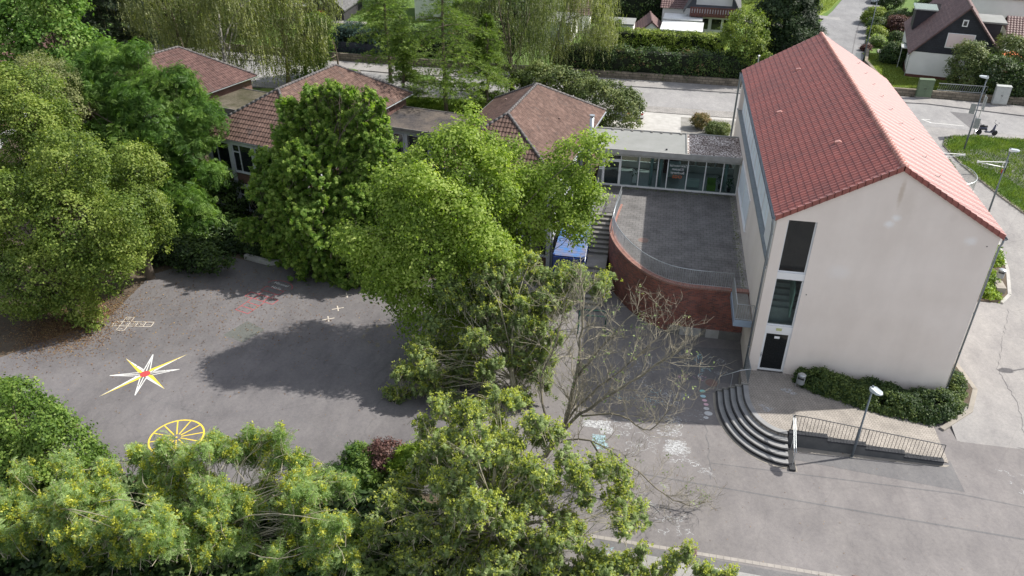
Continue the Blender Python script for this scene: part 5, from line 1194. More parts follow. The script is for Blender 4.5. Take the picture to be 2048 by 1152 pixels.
# heaven and hell hopscotch in red
hh=empty('heaven_hell_hopscotch',(-30.05,1.0,.004),math.atan2(3.0,1.2)-R(90)+R(6),'red painted hopscotch with the words Himmel and Hölle in the tree shade','painted game')
b=MB(); u=.55
def rect(x,y,w_,h_): ribbon(b,[(x,y),(x+w_,y),(x+w_,y+h_),(x,y+h_)],.05,.001,closed=True)
rect(-.5,0,1.0,.5); rect(-.5,.5,1.0,.5); rect(-.5,1.0,1.0,.5); rect(-1.1,1.5,.75,.55); rect(-.35,1.5,.7,.55); rect(.35,1.5,.75,.55); rect(-.5,2.05,1.0,.5); rect(-.7,2.55,1.4,.5)
ribbon(b,[(.95*math.cos(t),3.45+.6*math.sin(t)) for t in [math.pi*i/16 for i in range(17)]],.05,.001); b.build('outline',M['rpaint'],hh)
for t_,y in (('Hölle',3.05),('Himmel',3.55)):
    q=text('lettering',t_,.36,M['wpaint'],hh,(0,y,.003),(0,0,0),ext=.001)
# white crosses
for i,(x,y,lb) in enumerate(((-24.53,1.27,'painted white cross on the yard, first from the star, in the shade'),(-24.4,2.5,'painted white cross on the yard, second from the bottom of the row of four'),(-24.42,4.1,'painted white cross on the yard, third of the row, in the sun'),(-24.3,5.45,'painted white cross on the yard, nearest to the stone edging'))):
    b=MB(); ribbon(b,[(-.32,-.18),(.32,.18)],.07,.006); ribbon(b,[(-.14,.27),(.14,-.27)],.07,.008); o=b.build('painted_cross',M['cream']); o.location=(x,y,0); tag(o,lb,'painted cross','row of painted crosses')
# faded yellow number field in the shade
b=MB(); rr=random.Random(4)
for k in range(9):
    t=k*.7; digit(b,'123456789'[k],-20.9+.95*math.cos(t),.25+1.0*math.sin(t),.3,rr.uniform(-.5,.5))
tag(b.build('faded_number_ring',chalkm('faded_yellow',(.45,.36,.08))),'faded ring of yellow painted numbers in the tree shade','painted game')
# chalk drawings
def scribble(name,label,x,y,seed,n,rad,m,wd=.028,kind='loops',group=None):
    rr=random.Random(seed); b=MB(); z=.007+.0002*(seed%7)
    for k in range(n):
        cx=x+rr.uniform(-1,1)*rad[0]; cy=y+rr.uniform(-1,1)*rad[1]; a=rr.uniform(.06,.22)
        if kind=='loops':
            ph=rr.uniform(0,6); e=rr.uniform(.5,1.4); t0=rr.uniform(4,9)
            ribbon(b,[(cx+a*math.cos(t0*i/16+ph)*(1+.05*i),cy+a*e*math.sin(t0*i/16+ph)+.01*i) for i in range(17)],wd,z)
        elif kind=='lines':
            P=[(cx,cy)]
            for i in range(6): P.append((P[-1][0]+rr.uniform(-.22,.22),P[-1][1]+rr.uniform(-.16,.16)))
            ribbon(b,P,wd,z)
        else:
            for i in range(9): ribbon(b,[(cx-.3+rr.uniform(-.06,.06),cy-.25+i*.055),(cx+.3+rr.uniform(-.06,.06),cy-.22+i*.055)],wd*1.3,z)
    return tag(b.build(name,m),label,'chalk drawing')
CH=[('large faint chalk rings on the dark asphalt below the brick wall',-2.2,1.2,1,9,(1.5,.9),'chalk','loops',.03),
('pale blue vertical chalk mark between the big chalk rings',-2.35,1.0,2,8,(.12,.9),'chalk_b','lines',.05),
('chalk doodles left of the dark asphalt repair',-5.6,-1.0,3,12,(1.2,.9),'chalk','lines',.025),
('blue chalk figures in the shade of the building',-5.9,-2.4,4,10,(1.3,.7),'chalk_b','loops',.025),
('tangle of white chalk curls left of the caterpillar of dots',-3.7,-2.5,5,16,(.6,.6),'chalk','loops',.03),
('white chalk creature near the shadow edge',-3.9,-4.4,6,8,(.5,.35),'chalk','loops',.04),
('white chalk curls in the sun in front of the steps',-4.0,-5.1,7,9,(.6,.35),'chalk','loops',.04),
('chalk bird with outstretched wings',-3.6,-6.15,8,9,(.45,.3),'chalk','fill',.03),
('round chalk blossoms in the open yard',-3.4,-7.0,9,9,(.75,.3),'chalk','loops',.03),
('single white chalk scrawl in the open yard',-2.35,-7.5,10,6,(.22,.12),'chalk','lines',.022),
('chalk writing near the gutter strip',-3.6,-11.2,11,12,(.5,.6),'chalk','lines',.025),
('chalk doodles under the bare branches',-5.0,-9.6,12,14,(.9,1.0),'chalk','lines',.025),
('thick white chalk patch under the bare tree',-7.6,-5.3,13,5,(.55,.3),'chalk','fill',.06),
('pale blue chalk patch under the bare tree',-7.3,-6.4,14,3,(.15,.5),'chalk_b','fill',.05),
('pink chalk letters at the edge of the dark repair',-2.9,-.25,15,9,(.8,.2),'chalk_p','lines',.03),
('small white chalk swirls beside the bare trunk',-6.4,-5.0,16,8,(.6,.5),'chalk','loops',.03),
('loose chalk squiggles between the steps and the caterpillar of dots',-3.2,-3.6,21,11,(1.1,.5),'chalk','lines',.022),
('chalk hearts and loops left of the chalk bird',-5.6,-6.3,22,12,(1.0,.7),'chalk','loops',.028),
('thin chalk letters under the bare branches near the wall',-5.2,.6,23,12,(1.3,.6),'chalk','lines',.022),
('faint long chalk streaks at the right edge of the yard',12.6,-5.6,17,9,(1.6,1.0),'chalk','lines',.03),
('white chalk smears on the clinker platform',.9,-2.3,18,0,(.5,.3),'chalk','fill',.05)]
for (lb,x,y,sd_,n_,rd,m_,kd,wd) in CH:
    if n_: scribble('chalk_drawing',lb,x,y,sd_,n_,rd,M[m_],wd,kd)
b=MB()
for (x,y,a) in ((.55,-3.0,.16),(.75,-3.35,.2),(.95,-3.2,.15),(.75,-3.2,.2)):
    b.poly([(x+a*math.cos(t)*(1+.3*math.sin(3*t)),y+a*.6*math.sin(t),.762+a*.01) for t in [2*math.pi*i/12 for i in range(12)]])
tag(b.build('chalk_smear',M['chalk']),'white chalk smear on the clinker platform just above the curved steps','chalk drawing'); b=MB()
for (x,y,a) in ((1.9,-1.5,.3),(2.2,-1.7,.22)):
    b.poly([(x+a*math.cos(t)*(1+.3*math.sin(3*t)),y+a*.6*math.sin(t),.762+a*.01) for t in [2*math.pi*i/12 for i in range(12)]])
tag(b.build('chalk_smear',M['chalk']),'faint white chalk smear on the platform in front of the glass door','chalk drawing')
cat_=[((-2.29,-1.43),.155,'chalk_t'),((-2.27,-1.86),.15,'chalk_b'),((-2.2,-2.2),.13,'chalk_p'),((-2.13,-2.52),.13,'chalk_p'),((-2.12,-2.86),.15,'chalk'),((-2.03,-3.24),.21,'chalk'),((-2.16,-3.6),.13,'chalk')]
cp_=empty('chalk_caterpillar',(-2.2,-2.5,.006),0,'chalk caterpillar made of a column of coloured dots left of the curved steps','chalk drawing')
for (c,r_,m_) in cat_:
    b=MB(); b.poly([(c[0]+2.2+r_*math.cos(t),c[1]+2.5+r_*.8*math.sin(t),0) for t in [2*math.pi*i/18 for i in range(18)]]); b.build('dot',mat(m_+'_solid',tuple(M[m_].node_tree.nodes['Principled BSDF'].inputs['Base Color'].default_value)[:3],.95,fine=.3),cp_)
def wander(P,seed,wd,z,nm):
    rr=random.Random(seed); Q=[]
    for i in range(len(P)-1):
        for k in range(14): t=k/14; Q.append((P[i][0]*(1-t)+P[i+1][0]*t+rr.uniform(-.07,.07),P[i][1]*(1-t)+P[i+1][1]*t+rr.uniform(-.07,.07)))
    b=MB(); b.add([v for q in Q for v in ((q[0]-wd,q[1]-wd,z(q[0],q[1])),(q[0]+wd,q[1]+wd,z(q[0],q[1])))],[(2*i,2*i+1,2*i+3,2*i+2) for i in range(len(Q)-1)]); struct(b.build(nm,M['patch']))
zp=lambda x,y:hR(y)+.004
wander([(15.8,8.6),(14.6,5.6),(13.6,3.0),(13.8,.2),(13.3,-2.9)],1,.016,zp,'asphalt_crack')
wander([(13.3,-3.0),(12.6,-4.6),(12.9,-6.0)],2,.02,lambda x,y:.006,'asphalt_crack')
wander([(12.9,-2.9),(17,-4.4),(23,-5.4)],3,.02,lambda x,y:.006,'asphalt_crack')
wander([(-18,-9.5),(-23,-7.5),(-27,-8.3),(-33,-7.4),(-40,-8.6)],4,.018,lambda x,y:.006,'asphalt_crack')
wander([(-15,-2),(-20,-3),(-26,-1.5),(-34,-2.2)],5,.016,lambda x,y:.006,'asphalt_crack')
wander([(-7,-4.2),(-2.2,-4.1),(-2.0,-8.3)],6,.018,lambda x,y:.006,'asphalt_seam')
b=MB(); ribbon(b,[(-7.0,-13.3),(-6.2,-12.9),(-6.6,-13.6)],.05,.02); tag(b.build('chalk_line',M['chalk_b']),'short blue chalk angle on the lane below the gutter strip','chalk drawing')

# ellipsoid lobes of every crown: x,y,z,rx,ry,rz in metres
LOBES={
 'maple':[(-17.9,-0.6,8.53,1.87,1.78,1.96),(-19.49,-0.32,9.87,0.98,0.93,1.13),(-16.53,-0.32,9.35,0.82,0.78,0.9),(-16.34,-1.23,10.0,0.8,0.76,0.84),(-19.1,-1.19,9.45,0.69,0.65,0.89),(-17.4,-1.37,10.7,0.94,0.89,1.02),(-16.65,-1.28,7.78,1.03,0.81,0.89),(-15.73,-0.3,8.88,0.75,0.69,0.76),(-15.58,1.5,9.52,1.99,1.89,2.08),(-16.36,1.45,11.22,1.12,1.06,1.45),(-13.92,0.77,11.22,0.81,0.63,0.69),(-13.64,0.55,9.32,0.93,0.89,1.05),(-16.59,1.17,7.79,1.11,0.92,1.02),(-18.01,1.82,8.87,0.71,0.49,0.54),(-15.58,1.57,11.97,0.64,0.56,0.62),(-16.88,0.79,10.55,0.65,0.62,0.85),(-11.2,2.8,9.21,1.78,1.69,1.86),(-10.48,3.07,7.02,1.02,0.89,0.99),(-12.21,1.99,7.89,0.94,0.9,1.1),(-10.73,3.08,11.27,0.58,0.43,0.53),(-12.14,2.29,7.57,1.01,0.96,1.27),(-12.75,2.08,9.9,0.71,0.53,0.58),(-9.89,2.06,7.93,1.05,0.76,0.84),(-10.14,3.3,8.5,1.01,0.96,1.06),(-9.05,2.66,9.0,0.53,0.51,0.56),(-9.66,2.42,9.91,0.53,0.5,0.66),(-9.07,2.52,8.74,0.67,0.63,0.77),(-16.71,-0.9,6.15,2.38,2.26,2.49),(-14.03,-1.71,7.79,1.21,1.08,1.19),(-14.98,-1.26,3.93,0.97,0.92,1.26),(-14.8,-1.22,9.1,1.01,0.96,1.15),(-18.82,-1.66,6.0,1.03,0.9,0.99),(-13.7,-1.2,6.92,1.13,0.98,1.08),(-14.84,-0.72,4.91,1.29,1.09,1.21),(-15.99,-0.99,9.21,1.14,1.08,1.36),(-18.57,-1.22,3.75,0.98,0.93,1.14),(-17.44,-1.01,8.48,1.31,1.25,1.41),(-14.71,1.8,7.1,1.81,1.72,1.89),(-12.78,1.72,7.18,0.71,0.64,0.71),(-13.81,1.3,9.39,0.92,0.87,1.03),(-14.92,1.95,9.33,0.72,0.69,0.9),(-15.48,1.52,9.41,1.01,0.93,1.03),(-13.55,1.47,5.31,1.05,1.0,1.18),(-15.12,1.86,9.23,0.64,0.61,0.71),(-12.52,2.8,7.14,1.19,1.13,1.25),(-13.16,2.86,8.2,0.6,0.57,0.67),(-12.67,2.42,8.39,0.46,0.44,0.53),(-12.1,1.9,6.18,0.63,0.57,0.63),(-19.82,-1.5,6.13,1.67,1.58,1.75),(-19.52,-2.04,4.85,0.61,0.48,0.53),(-19.26,-1.96,4.96,0.74,0.71,0.81),(-20.73,-2.45,7.49,0.9,0.8,0.88),(-20.38,-1.37,4.07,0.6,0.52,0.57),(-17.95,-1.74,6.02,0.58,0.5,0.55),(-21.44,-1.91,7.31,0.88,0.84,1.06),(-17.64,-0.7,2.1,1.79,1.7,1.88),(-18.65,-0.88,3.73,0.63,0.6,0.66),(-15.31,-1.19,3.43,0.84,0.8,1.06),(-15.99,-0.85,2.41,0.83,0.66,0.72),(-18.96,-1.09,4.04,0.74,0.6,0.66),(-18.5,-0.4,-0.87,0.79,0.75,1.02),(-18.93,-1.0,3.28,1.02,0.92,1.01),(-15.69,0.3,4.03,1.69,1.61,1.77),(-16.51,-0.28,2.04,0.79,0.72,0.8),(-14.24,-0.27,3.09,0.74,0.71,0.89),(-14.87,-0.29,5.9,0.75,0.71,0.96),(-15.16,-0.45,6.26,0.64,0.6,0.84),(-16.23,0.19,1.94,0.77,0.73,0.84),(-15.59,-0.26,6.05,0.86,0.79,0.87),(-13.81,0.8,4.92,0.99,0.94,1.04),(-14.25,0.45,4.14,0.58,0.5,0.55),(-13.74,0.18,6.47,0.4,0.38,0.5),(-12.63,-0.13,6.25,0.58,0.55,0.68),(-9.43,2.5,11.6,0.98,0.93,1.03),(-17.47,0.9,11.42,0.82,0.78,0.86),(-18.28,0.77,10.99,0.6,0.57,0.62),(-16.77,1.06,11.88,0.51,0.39,0.51),(-17.85,1.04,10.34,0.42,0.4,0.53),(-11.92,4.3,7.57,1.44,1.37,1.51),(-13.24,4.53,6.71,0.78,0.6,0.66),(-13.4,3.78,7.45,0.65,0.51,0.56),(-13.31,3.65,8.68,0.5,0.47,0.6),(-11.58,4.29,9.31,0.47,0.45,0.6),(-15.82,3.8,10.59,0.88,0.83,0.92),(-14.84,3.94,10.64,0.41,0.34,0.45),(-16.31,3.03,11.75,0.64,0.53,0.59),(-15.02,3.39,11.24,0.59,0.46,0.53),(-17.99,0.9,10.13,1.13,1.07,1.18),(-18.53,0.44,10.99,0.41,0.32,0.42),(-16.92,1.09,9.69,0.63,0.48,0.53),(-18.95,0.59,9.69,0.58,0.55,0.75),(-9.72,3.0,6.39,0.61,0.58,0.64),(-15.68,2.5,12.61,0.57,0.54,1.0),(-16.72,2.5,11.85,0.69,0.65,0.72),(-8.69,2.5,12.06,0.56,0.44,0.53),(-13.72,3.0,11.06,0.8,0.66,0.73),(-14.32,3.3,9.6,1.18,1.12,1.23),(-14.89,2.55,9.1,0.62,0.59,0.69),(-15.74,3.16,9.59,0.6,0.49,0.55),(-15.34,3.02,10.01,0.65,0.49,0.54)],
 'hornbeam':[(-26.38,8.5,11.37,0.61,0.58,1.04),(-24.71,8.5,11.32,0.67,0.64,0.95),(-27.56,8.3,9.92,0.81,0.77,1.02),(-23.06,8.5,10.02,0.8,0.76,0.84),(-26.6,8.8,9.98,1.54,1.46,1.61),(-25.63,8.19,12.07,0.63,0.43,0.53),(-27.14,8.34,11.52,0.74,0.7,0.85),(-26.95,8.39,8.19,0.76,0.72,0.8),(-27.14,8.9,11.29,0.68,0.56,0.62),(-25.59,8.29,11.92,0.76,0.58,0.64),(-24.33,8.8,9.66,1.62,1.54,1.7),(-23.22,7.97,11.89,0.6,0.48,0.53),(-25.25,8.62,10.9,0.83,0.64,0.71),(-25.27,9.03,10.93,0.81,0.77,0.85),(-25.56,9.12,11.01,0.78,0.56,0.62),(-25.67,8.62,8.17,0.6,0.45,0.53),(-22.89,8.71,11.04,0.49,0.44,0.53),(-28.42,8.8,8.36,1.38,1.31,1.44),(-27.77,8.12,7.21,0.54,0.52,0.66),(-28.2,7.87,9.89,0.74,0.65,0.72),(-26.76,8.34,9.57,0.59,0.5,0.56),(-27.1,8.4,7.3,0.51,0.49,0.58),(-27.1,8.3,6.96,2.95,2.81,3.1),(-30.97,8.62,3.99,1.08,1.02,1.35),(-28.58,8.43,10.12,1.13,1.07,1.35),(-30.18,7.88,7.25,1.35,1.01,1.11),(-26.86,8.37,9.94,1.15,0.92,1.01),(-24.16,7.82,7.03,1.26,1.02,1.12),(-30.93,7.88,5.62,1.05,0.99,1.31),(-29.02,7.97,8.88,1.17,0.9,0.99),(-29.44,7.77,4.77,1.44,1.37,1.6),(-23.16,8.13,8.09,1.09,0.92,1.02),(-30.3,8.57,4.52,1.47,1.24,1.36),(-23.5,7.39,7.53,0.87,0.83,1.04),(-24.69,8.57,4.64,1.15,1.09,1.38),(-24.46,8.15,6.15,1.51,1.34,1.48),(-29.48,7.8,5.04,1.6,1.52,1.68),(-28.62,7.46,7.3,0.67,0.48,0.53),(-30.66,7.64,3.78,0.73,0.57,0.63),(-30.37,7.69,6.17,0.52,0.46,0.53),(-27.37,7.02,6.74,0.73,0.69,0.89),(-28.04,8.03,4.1,0.86,0.82,1.07),(-23.53,8.3,5.54,2.45,2.33,2.57),(-26.17,7.53,4.72,1.16,1.11,1.52),(-21.09,7.93,7.41,1.12,0.92,1.01),(-23.99,8.62,7.64,1.14,0.97,1.06),(-21.15,7.71,6.9,1.16,1.1,1.5),(-26.3,7.46,4.24,0.75,0.71,0.87),(-24.84,7.58,7.9,0.72,0.62,0.69),(-20.59,8.58,4.59,1.17,1.11,1.31),(-24.69,7.5,3.81,1.14,1.08,1.19),(-25.97,7.45,5.06,0.74,0.7,0.78),(-20.68,7.72,5.54,0.79,0.6,0.66),(-27.11,7.3,3.52,3.27,3.11,3.43),(-29.84,6.64,5.1,1.09,1.04,1.19),(-23.7,6.76,6.06,1.03,0.83,0.92),(-30.24,6.59,5.43,1.38,1.16,1.27),(-30.44,7.65,0.32,1.34,1.24,1.36),(-28.83,7.4,6.83,1.4,1.24,1.37),(-28.76,7.16,7.31,1.04,0.93,1.02),(-24.09,6.5,3.06,1.51,1.44,1.71),(-24.38,7.06,1.75,0.99,0.94,1.17),(-26.77,6.73,-0.2,1.71,1.56,1.72),(-27.25,7.21,7.78,1.03,0.8,0.88),(-24.14,7.55,0.64,1.0,0.95,1.19),(-28.16,6.72,7.34,1.37,1.25,1.37),(-26.39,7.37,-0.88,1.6,1.3,1.43),(-29.73,7.32,5.16,1.56,1.48,2.02),(-29.8,6.8,2.2,1.52,1.45,1.6),(-29.55,5.97,4.52,0.77,0.73,0.85),(-28.35,7.08,1.88,0.53,0.38,0.5),(-27.91,6.93,3.36,0.65,0.47,0.53),(-28.57,5.85,1.71,0.52,0.5,0.63),(-28.0,6.02,1.83,0.59,0.53,0.58),(-22.72,6.8,2.94,2.19,2.08,2.29),(-21.64,6.62,0.26,0.86,0.81,0.9),(-23.96,6.03,5.03,0.75,0.71,0.95),(-21.98,6.6,0.69,1.08,1.03,1.35),(-21.61,6.62,5.57,0.69,0.62,0.69),(-21.05,6.91,5.07,0.97,0.9,0.99),(-21.13,7.04,5.49,0.69,0.66,0.85),(-20.95,6.02,5.4,0.74,0.64,0.71),(-20.99,6.25,5.32,0.62,0.44,0.53),(-24.19,5.97,5.21,1.06,0.95,1.04),(-21.54,7.3,5.47,1.26,1.2,1.32),(-20.37,7.03,4.49,0.79,0.75,1.04),(-22.93,6.82,5.76,0.66,0.62,0.85),(-20.64,7.19,6.89,0.77,0.73,0.93),(-20.43,7.13,5.17,0.5,0.48,0.57),(-31.77,6.5,2.71,0.99,0.94,1.04),(-26.96,6.3,1.46,2.1,2.0,2.2),(-25.84,6.24,-0.51,0.67,0.63,0.79),(-24.37,5.51,0.62,0.91,0.8,0.88),(-25.49,5.58,-0.31,1.05,0.84,0.93),(-28.42,5.95,3.58,0.96,0.73,0.81),(-28.41,6.09,3.07,1.0,0.95,1.14),(-24.22,5.71,2.59,1.02,0.73,0.8),(-25.21,5.94,3.23,1.05,0.79,0.87),(-27.67,6.16,-1.35,0.81,0.61,0.67),(-24.76,5.8,0.86,1.56,1.48,1.64),(-23.47,5.04,2.99,0.78,0.74,0.86),(-26.39,5.54,0.48,0.49,0.47,0.6),(-23.66,6.14,-0.35,0.5,0.47,0.65),(-25.01,5.01,2.94,0.5,0.48,0.57),(-23.84,5.42,3.35,0.79,0.66,0.72),(-21.53,6.8,3.25,1.54,1.46,1.61),(-23.15,7.0,3.45,0.68,0.61,0.67),(-19.7,6.82,3.68,0.48,0.45,0.54),(-22.34,6.49,4.35,0.82,0.75,0.83),(-20.71,6.12,2.39,0.48,0.39,0.52),(-20.79,6.76,2.11,0.77,0.74,0.94),(-22.55,8.3,7.34,1.26,1.2,1.32),(-22.07,7.47,6.21,0.69,0.66,0.85),(-23.53,8.55,6.16,0.55,0.43,0.53),(-23.7,8.2,6.3,0.61,0.46,0.53),(-23.91,8.14,6.68,0.7,0.57,0.63),(-21.86,7.8,5.56,1.27,1.21,1.33),(-22.84,7.69,6.86,0.66,0.63,0.77),(-21.78,7.24,4.5,0.86,0.76,0.83),(-23.25,8.01,4.03,0.68,0.56,0.61),(-22.2,7.71,4.02,0.61,0.55,0.61),(-23.22,8.2,8.82,1.24,1.18,1.3)],
 'limeA':[(-44.51,5.3,10.82,2.1,2.0,2.2),(-44.94,5.27,8.5,0.73,0.54,0.6),(-45.21,5.18,8.45,0.76,0.69,0.76),(-46.93,5.43,10.07,0.76,0.57,0.63),(-44.54,4.88,9.39,0.78,0.74,0.98),(-46.62,5.64,9.43,0.79,0.6,0.67),(-45.1,4.79,12.18,0.97,0.92,1.1),(-46.64,5.11,10.71,1.12,0.86,0.94),(-45.83,4.3,8.32,2.76,2.62,2.89),(-42.53,3.6,7.68,1.17,1.11,1.51),(-47.44,3.72,9.74,1.41,1.23,1.35),(-42.81,3.48,10.35,1.32,1.25,1.5),(-45.43,4.0,11.29,1.39,1.09,1.2),(-44.1,3.44,6.68,1.19,1.13,1.49),(-48.24,3.67,8.5,1.0,0.71,0.78),(-47.56,3.84,6.38,1.15,1.09,1.41),(-42.75,3.57,10.23,1.08,1.03,1.21),(-42.73,3.74,9.16,1.34,0.95,1.05),(-43.21,5.3,8.98,1.51,1.43,1.58),(-42.33,4.92,10.5,0.52,0.41,0.53),(-44.6,5.12,8.22,0.63,0.54,0.6),(-42.15,5.03,8.51,0.5,0.45,0.53),(-42.52,5.62,10.25,0.72,0.53,0.59),(-44.86,3.8,5.91,2.29,2.17,2.4),(-42.76,3.6,6.02,0.91,0.87,1.08),(-47.52,3.94,3.44,0.72,0.59,0.65),(-43.1,3.84,7.33,1.21,1.15,1.6),(-45.97,3.42,6.93,1.22,0.92,1.02),(-45.49,3.05,7.52,0.96,0.73,0.81),(-46.15,3.42,7.01,0.75,0.71,0.87),(-44.15,3.32,8.27,0.89,0.73,0.8)],
 'limeB':[(-38.09,-0.1,9.4,1.81,1.72,1.9),(-38.49,-0.96,8.38,0.86,0.79,0.87),(-38.68,-1.0,8.65,0.78,0.71,0.78),(-36.97,0.02,8.85,0.76,0.59,0.65),(-38.17,-0.3,7.66,1.02,0.89,0.98),(-36.05,-0.67,10.03,0.92,0.72,0.8),(-36.53,-0.82,8.76,0.91,0.86,0.99),(-41.03,-1.2,6.55,2.4,2.28,2.51),(-41.07,-2.07,8.62,1.01,0.75,0.83),(-40.65,-1.74,4.38,1.01,0.96,1.06),(-43.45,-1.24,5.69,1.22,0.99,1.09),(-42.85,-1.2,7.47,1.25,1.05,1.16),(-38.9,-1.17,7.02,0.99,0.75,0.83),(-43.17,-1.16,6.19,1.15,1.1,1.21),(-38.73,-1.38,8.39,1.1,1.05,1.19),(-43.73,-1.53,5.71,1.33,1.26,1.47),(-39.2,-0.86,5.61,1.12,1.07,1.37),(-37.26,-1.5,6.28,2.47,2.35,2.59),(-37.71,-2.42,4.39,1.19,1.07,1.18),(-36.83,-1.45,4.45,0.83,0.63,0.69),(-37.21,-2.35,4.34,1.3,1.18,1.3),(-39.95,-1.33,6.81,1.27,1.05,1.15),(-40.06,-1.2,4.65,1.34,1.05,1.16),(-36.59,-1.82,4.51,0.91,0.86,0.99),(-37.66,-1.97,4.47,1.02,0.97,1.11),(-34.35,-1.65,7.42,1.04,0.99,1.2),(-34.94,-1.31,5.48,1.24,1.18,1.49),(-39.59,-2.3,3.55,2.19,2.08,2.29),(-41.67,-2.43,2.03,0.74,0.56,0.62),(-37.58,-2.81,3.28,0.74,0.54,0.59),(-37.22,-2.78,4.09,0.7,0.51,0.56),(-36.84,-2.92,5.83,0.71,0.63,0.69),(-41.74,-1.96,1.63,1.16,1.08,1.19),(-41.06,-2.8,3.5,0.72,0.6,0.66),(-38.41,-2.01,5.22,0.68,0.64,0.71),(-38.58,-2.56,1.97,0.7,0.66,0.92),(-36.3,-2.0,4.09,1.39,1.32,1.46),(-34.57,-2.47,5.72,0.49,0.39,0.52),(-35.24,-2.52,5.92,0.69,0.55,0.6),(-35.31,-1.9,5.75,0.72,0.69,0.87),(-35.59,-2.49,5.71,0.58,0.42,0.53),(-41.89,-2.7,3.01,1.97,1.87,2.06),(-40.12,-2.75,2.95,0.72,0.68,0.94),(-44.85,-2.41,1.7,1.13,0.96,1.06),(-41.5,-3.38,1.67,0.7,0.66,0.77),(-39.43,-2.8,4.7,0.82,0.77,0.97),(-40.49,-2.63,2.05,1.05,1.0,1.22),(-43.2,-3.22,2.93,0.98,0.93,1.18),(-40.12,-2.42,3.43,0.81,0.77,0.92),(-38.52,-2.3,1.82,1.29,1.22,1.35),(-38.52,-2.07,0.66,0.51,0.48,0.61),(-37.9,-2.4,0.74,0.8,0.67,0.74),(-39.82,-1.99,1.85,0.44,0.42,0.53)],
 'limeC':[(-37.6,4.3,7.51,1.48,1.4,1.55),(-39.23,4.48,7.0,0.56,0.42,0.53),(-39.15,4.07,7.51,0.52,0.5,0.59),(-36.07,3.94,7.46,0.79,0.75,0.91),(-37.26,4.0,4.8,1.51,1.44,1.58),(-36.58,3.71,3.89,0.57,0.54,0.72),(-38.48,4.02,5.57,0.66,0.51,0.56),(-37.78,3.6,3.39,0.83,0.6,0.67),(-39.12,3.8,5.75,2.0,1.9,2.1),(-39.92,3.9,3.89,0.86,0.67,0.74),(-36.65,3.34,7.63,0.69,0.63,0.7),(-36.64,3.0,6.07,1.16,1.1,1.25),(-37.46,3.11,4.85,1.18,0.83,0.91),(-36.97,2.96,5.35,0.68,0.64,0.71),(-36.97,3.5,3.31,1.27,1.2,1.33),(-35.67,3.38,4.11,0.62,0.47,0.53),(-38.07,3.8,3.59,0.7,0.51,0.57),(-37.65,2.9,4.0,0.53,0.5,0.68),(-38.22,1.8,2.29,1.12,1.07,1.18),(-37.49,2.09,2.25,0.72,0.6,0.66),(-38.73,1.73,2.88,0.59,0.56,0.66),(-37.95,1.97,3.19,0.59,0.56,0.62)],
 'robinia':[(-43.65,13.3,9.63,2.24,2.13,2.34),(-45.07,12.62,10.69,1.12,1.06,1.36),(-41.74,13.03,11.95,0.86,0.72,0.79),(-43.72,12.41,7.2,1.43,1.36,1.74),(-45.17,13.23,10.87,0.95,0.87,0.96),(-44.14,13.35,11.77,0.84,0.8,1.11),(-40.35,12.36,10.57,0.79,0.59,0.65),(-40.18,12.3,7.83,2.5,2.38,2.62),(-37.8,12.52,8.79,1.11,0.96,1.06),(-42.44,12.11,8.49,0.91,0.87,1.14),(-38.68,11.4,6.35,1.16,1.07,1.18),(-38.55,12.46,10.34,1.2,0.95,1.04),(-41.76,11.5,8.98,1.28,1.22,1.48),(-38.7,12.58,6.59,1.46,1.32,1.46),(-45.61,12.3,7.25,2.16,2.05,2.26),(-47.69,12.15,6.13,0.91,0.73,0.8),(-44.24,12.19,5.93,0.87,0.83,1.01),(-44.28,11.92,9.61,0.94,0.66,0.73),(-44.9,11.45,9.53,0.9,0.82,0.91),(-47.26,12.23,8.23,1.25,1.02,1.12),(-38.35,11.3,6.23,1.61,1.53,1.69),(-40.25,11.13,6.48,0.81,0.6,0.66),(-39.89,10.9,6.15,0.74,0.7,0.77),(-39.74,10.92,6.67,0.63,0.6,0.84),(-41.98,10.3,4.91,2.51,2.38,2.62),(-44.09,10.05,3.72,0.89,0.65,0.71),(-40.6,10.64,3.67,1.22,1.12,1.24),(-44.54,9.93,4.19,1.25,1.18,1.4),(-39.13,10.19,6.88,1.13,1.08,1.46),(-41.01,10.24,3.06,1.32,1.26,1.48),(-44.31,10.4,6.28,1.19,1.13,1.58),(-38.26,10.3,3.33,1.74,1.65,1.82),(-40.69,10.51,2.15,0.98,0.72,0.8),(-36.45,10.63,4.45,1.05,0.9,0.99),(-38.94,10.55,4.57,0.88,0.7,0.78),(-39.03,9.62,2.28,0.71,0.54,0.6),(-48.01,14.3,8.69,1.65,1.57,1.73),(-45.9,14.32,8.85,0.77,0.73,0.9),(-49.53,14.07,8.92,0.88,0.73,0.81),(-49.15,13.62,7.5,0.85,0.81,0.94),(-36.89,12.0,7.81,1.39,1.32,1.46),(-38.77,8.8,1.64,1.69,1.61,1.77),(-36.32,7.94,3.8,0.88,0.77,0.85),(-37.41,8.44,1.13,0.7,0.67,0.83),(-39.47,8.51,2.94,0.9,0.86,0.95),(-39.36,8.79,-0.29,0.75,0.72,0.79),(-36.84,9.0,1.34,1.41,1.34,1.48)],
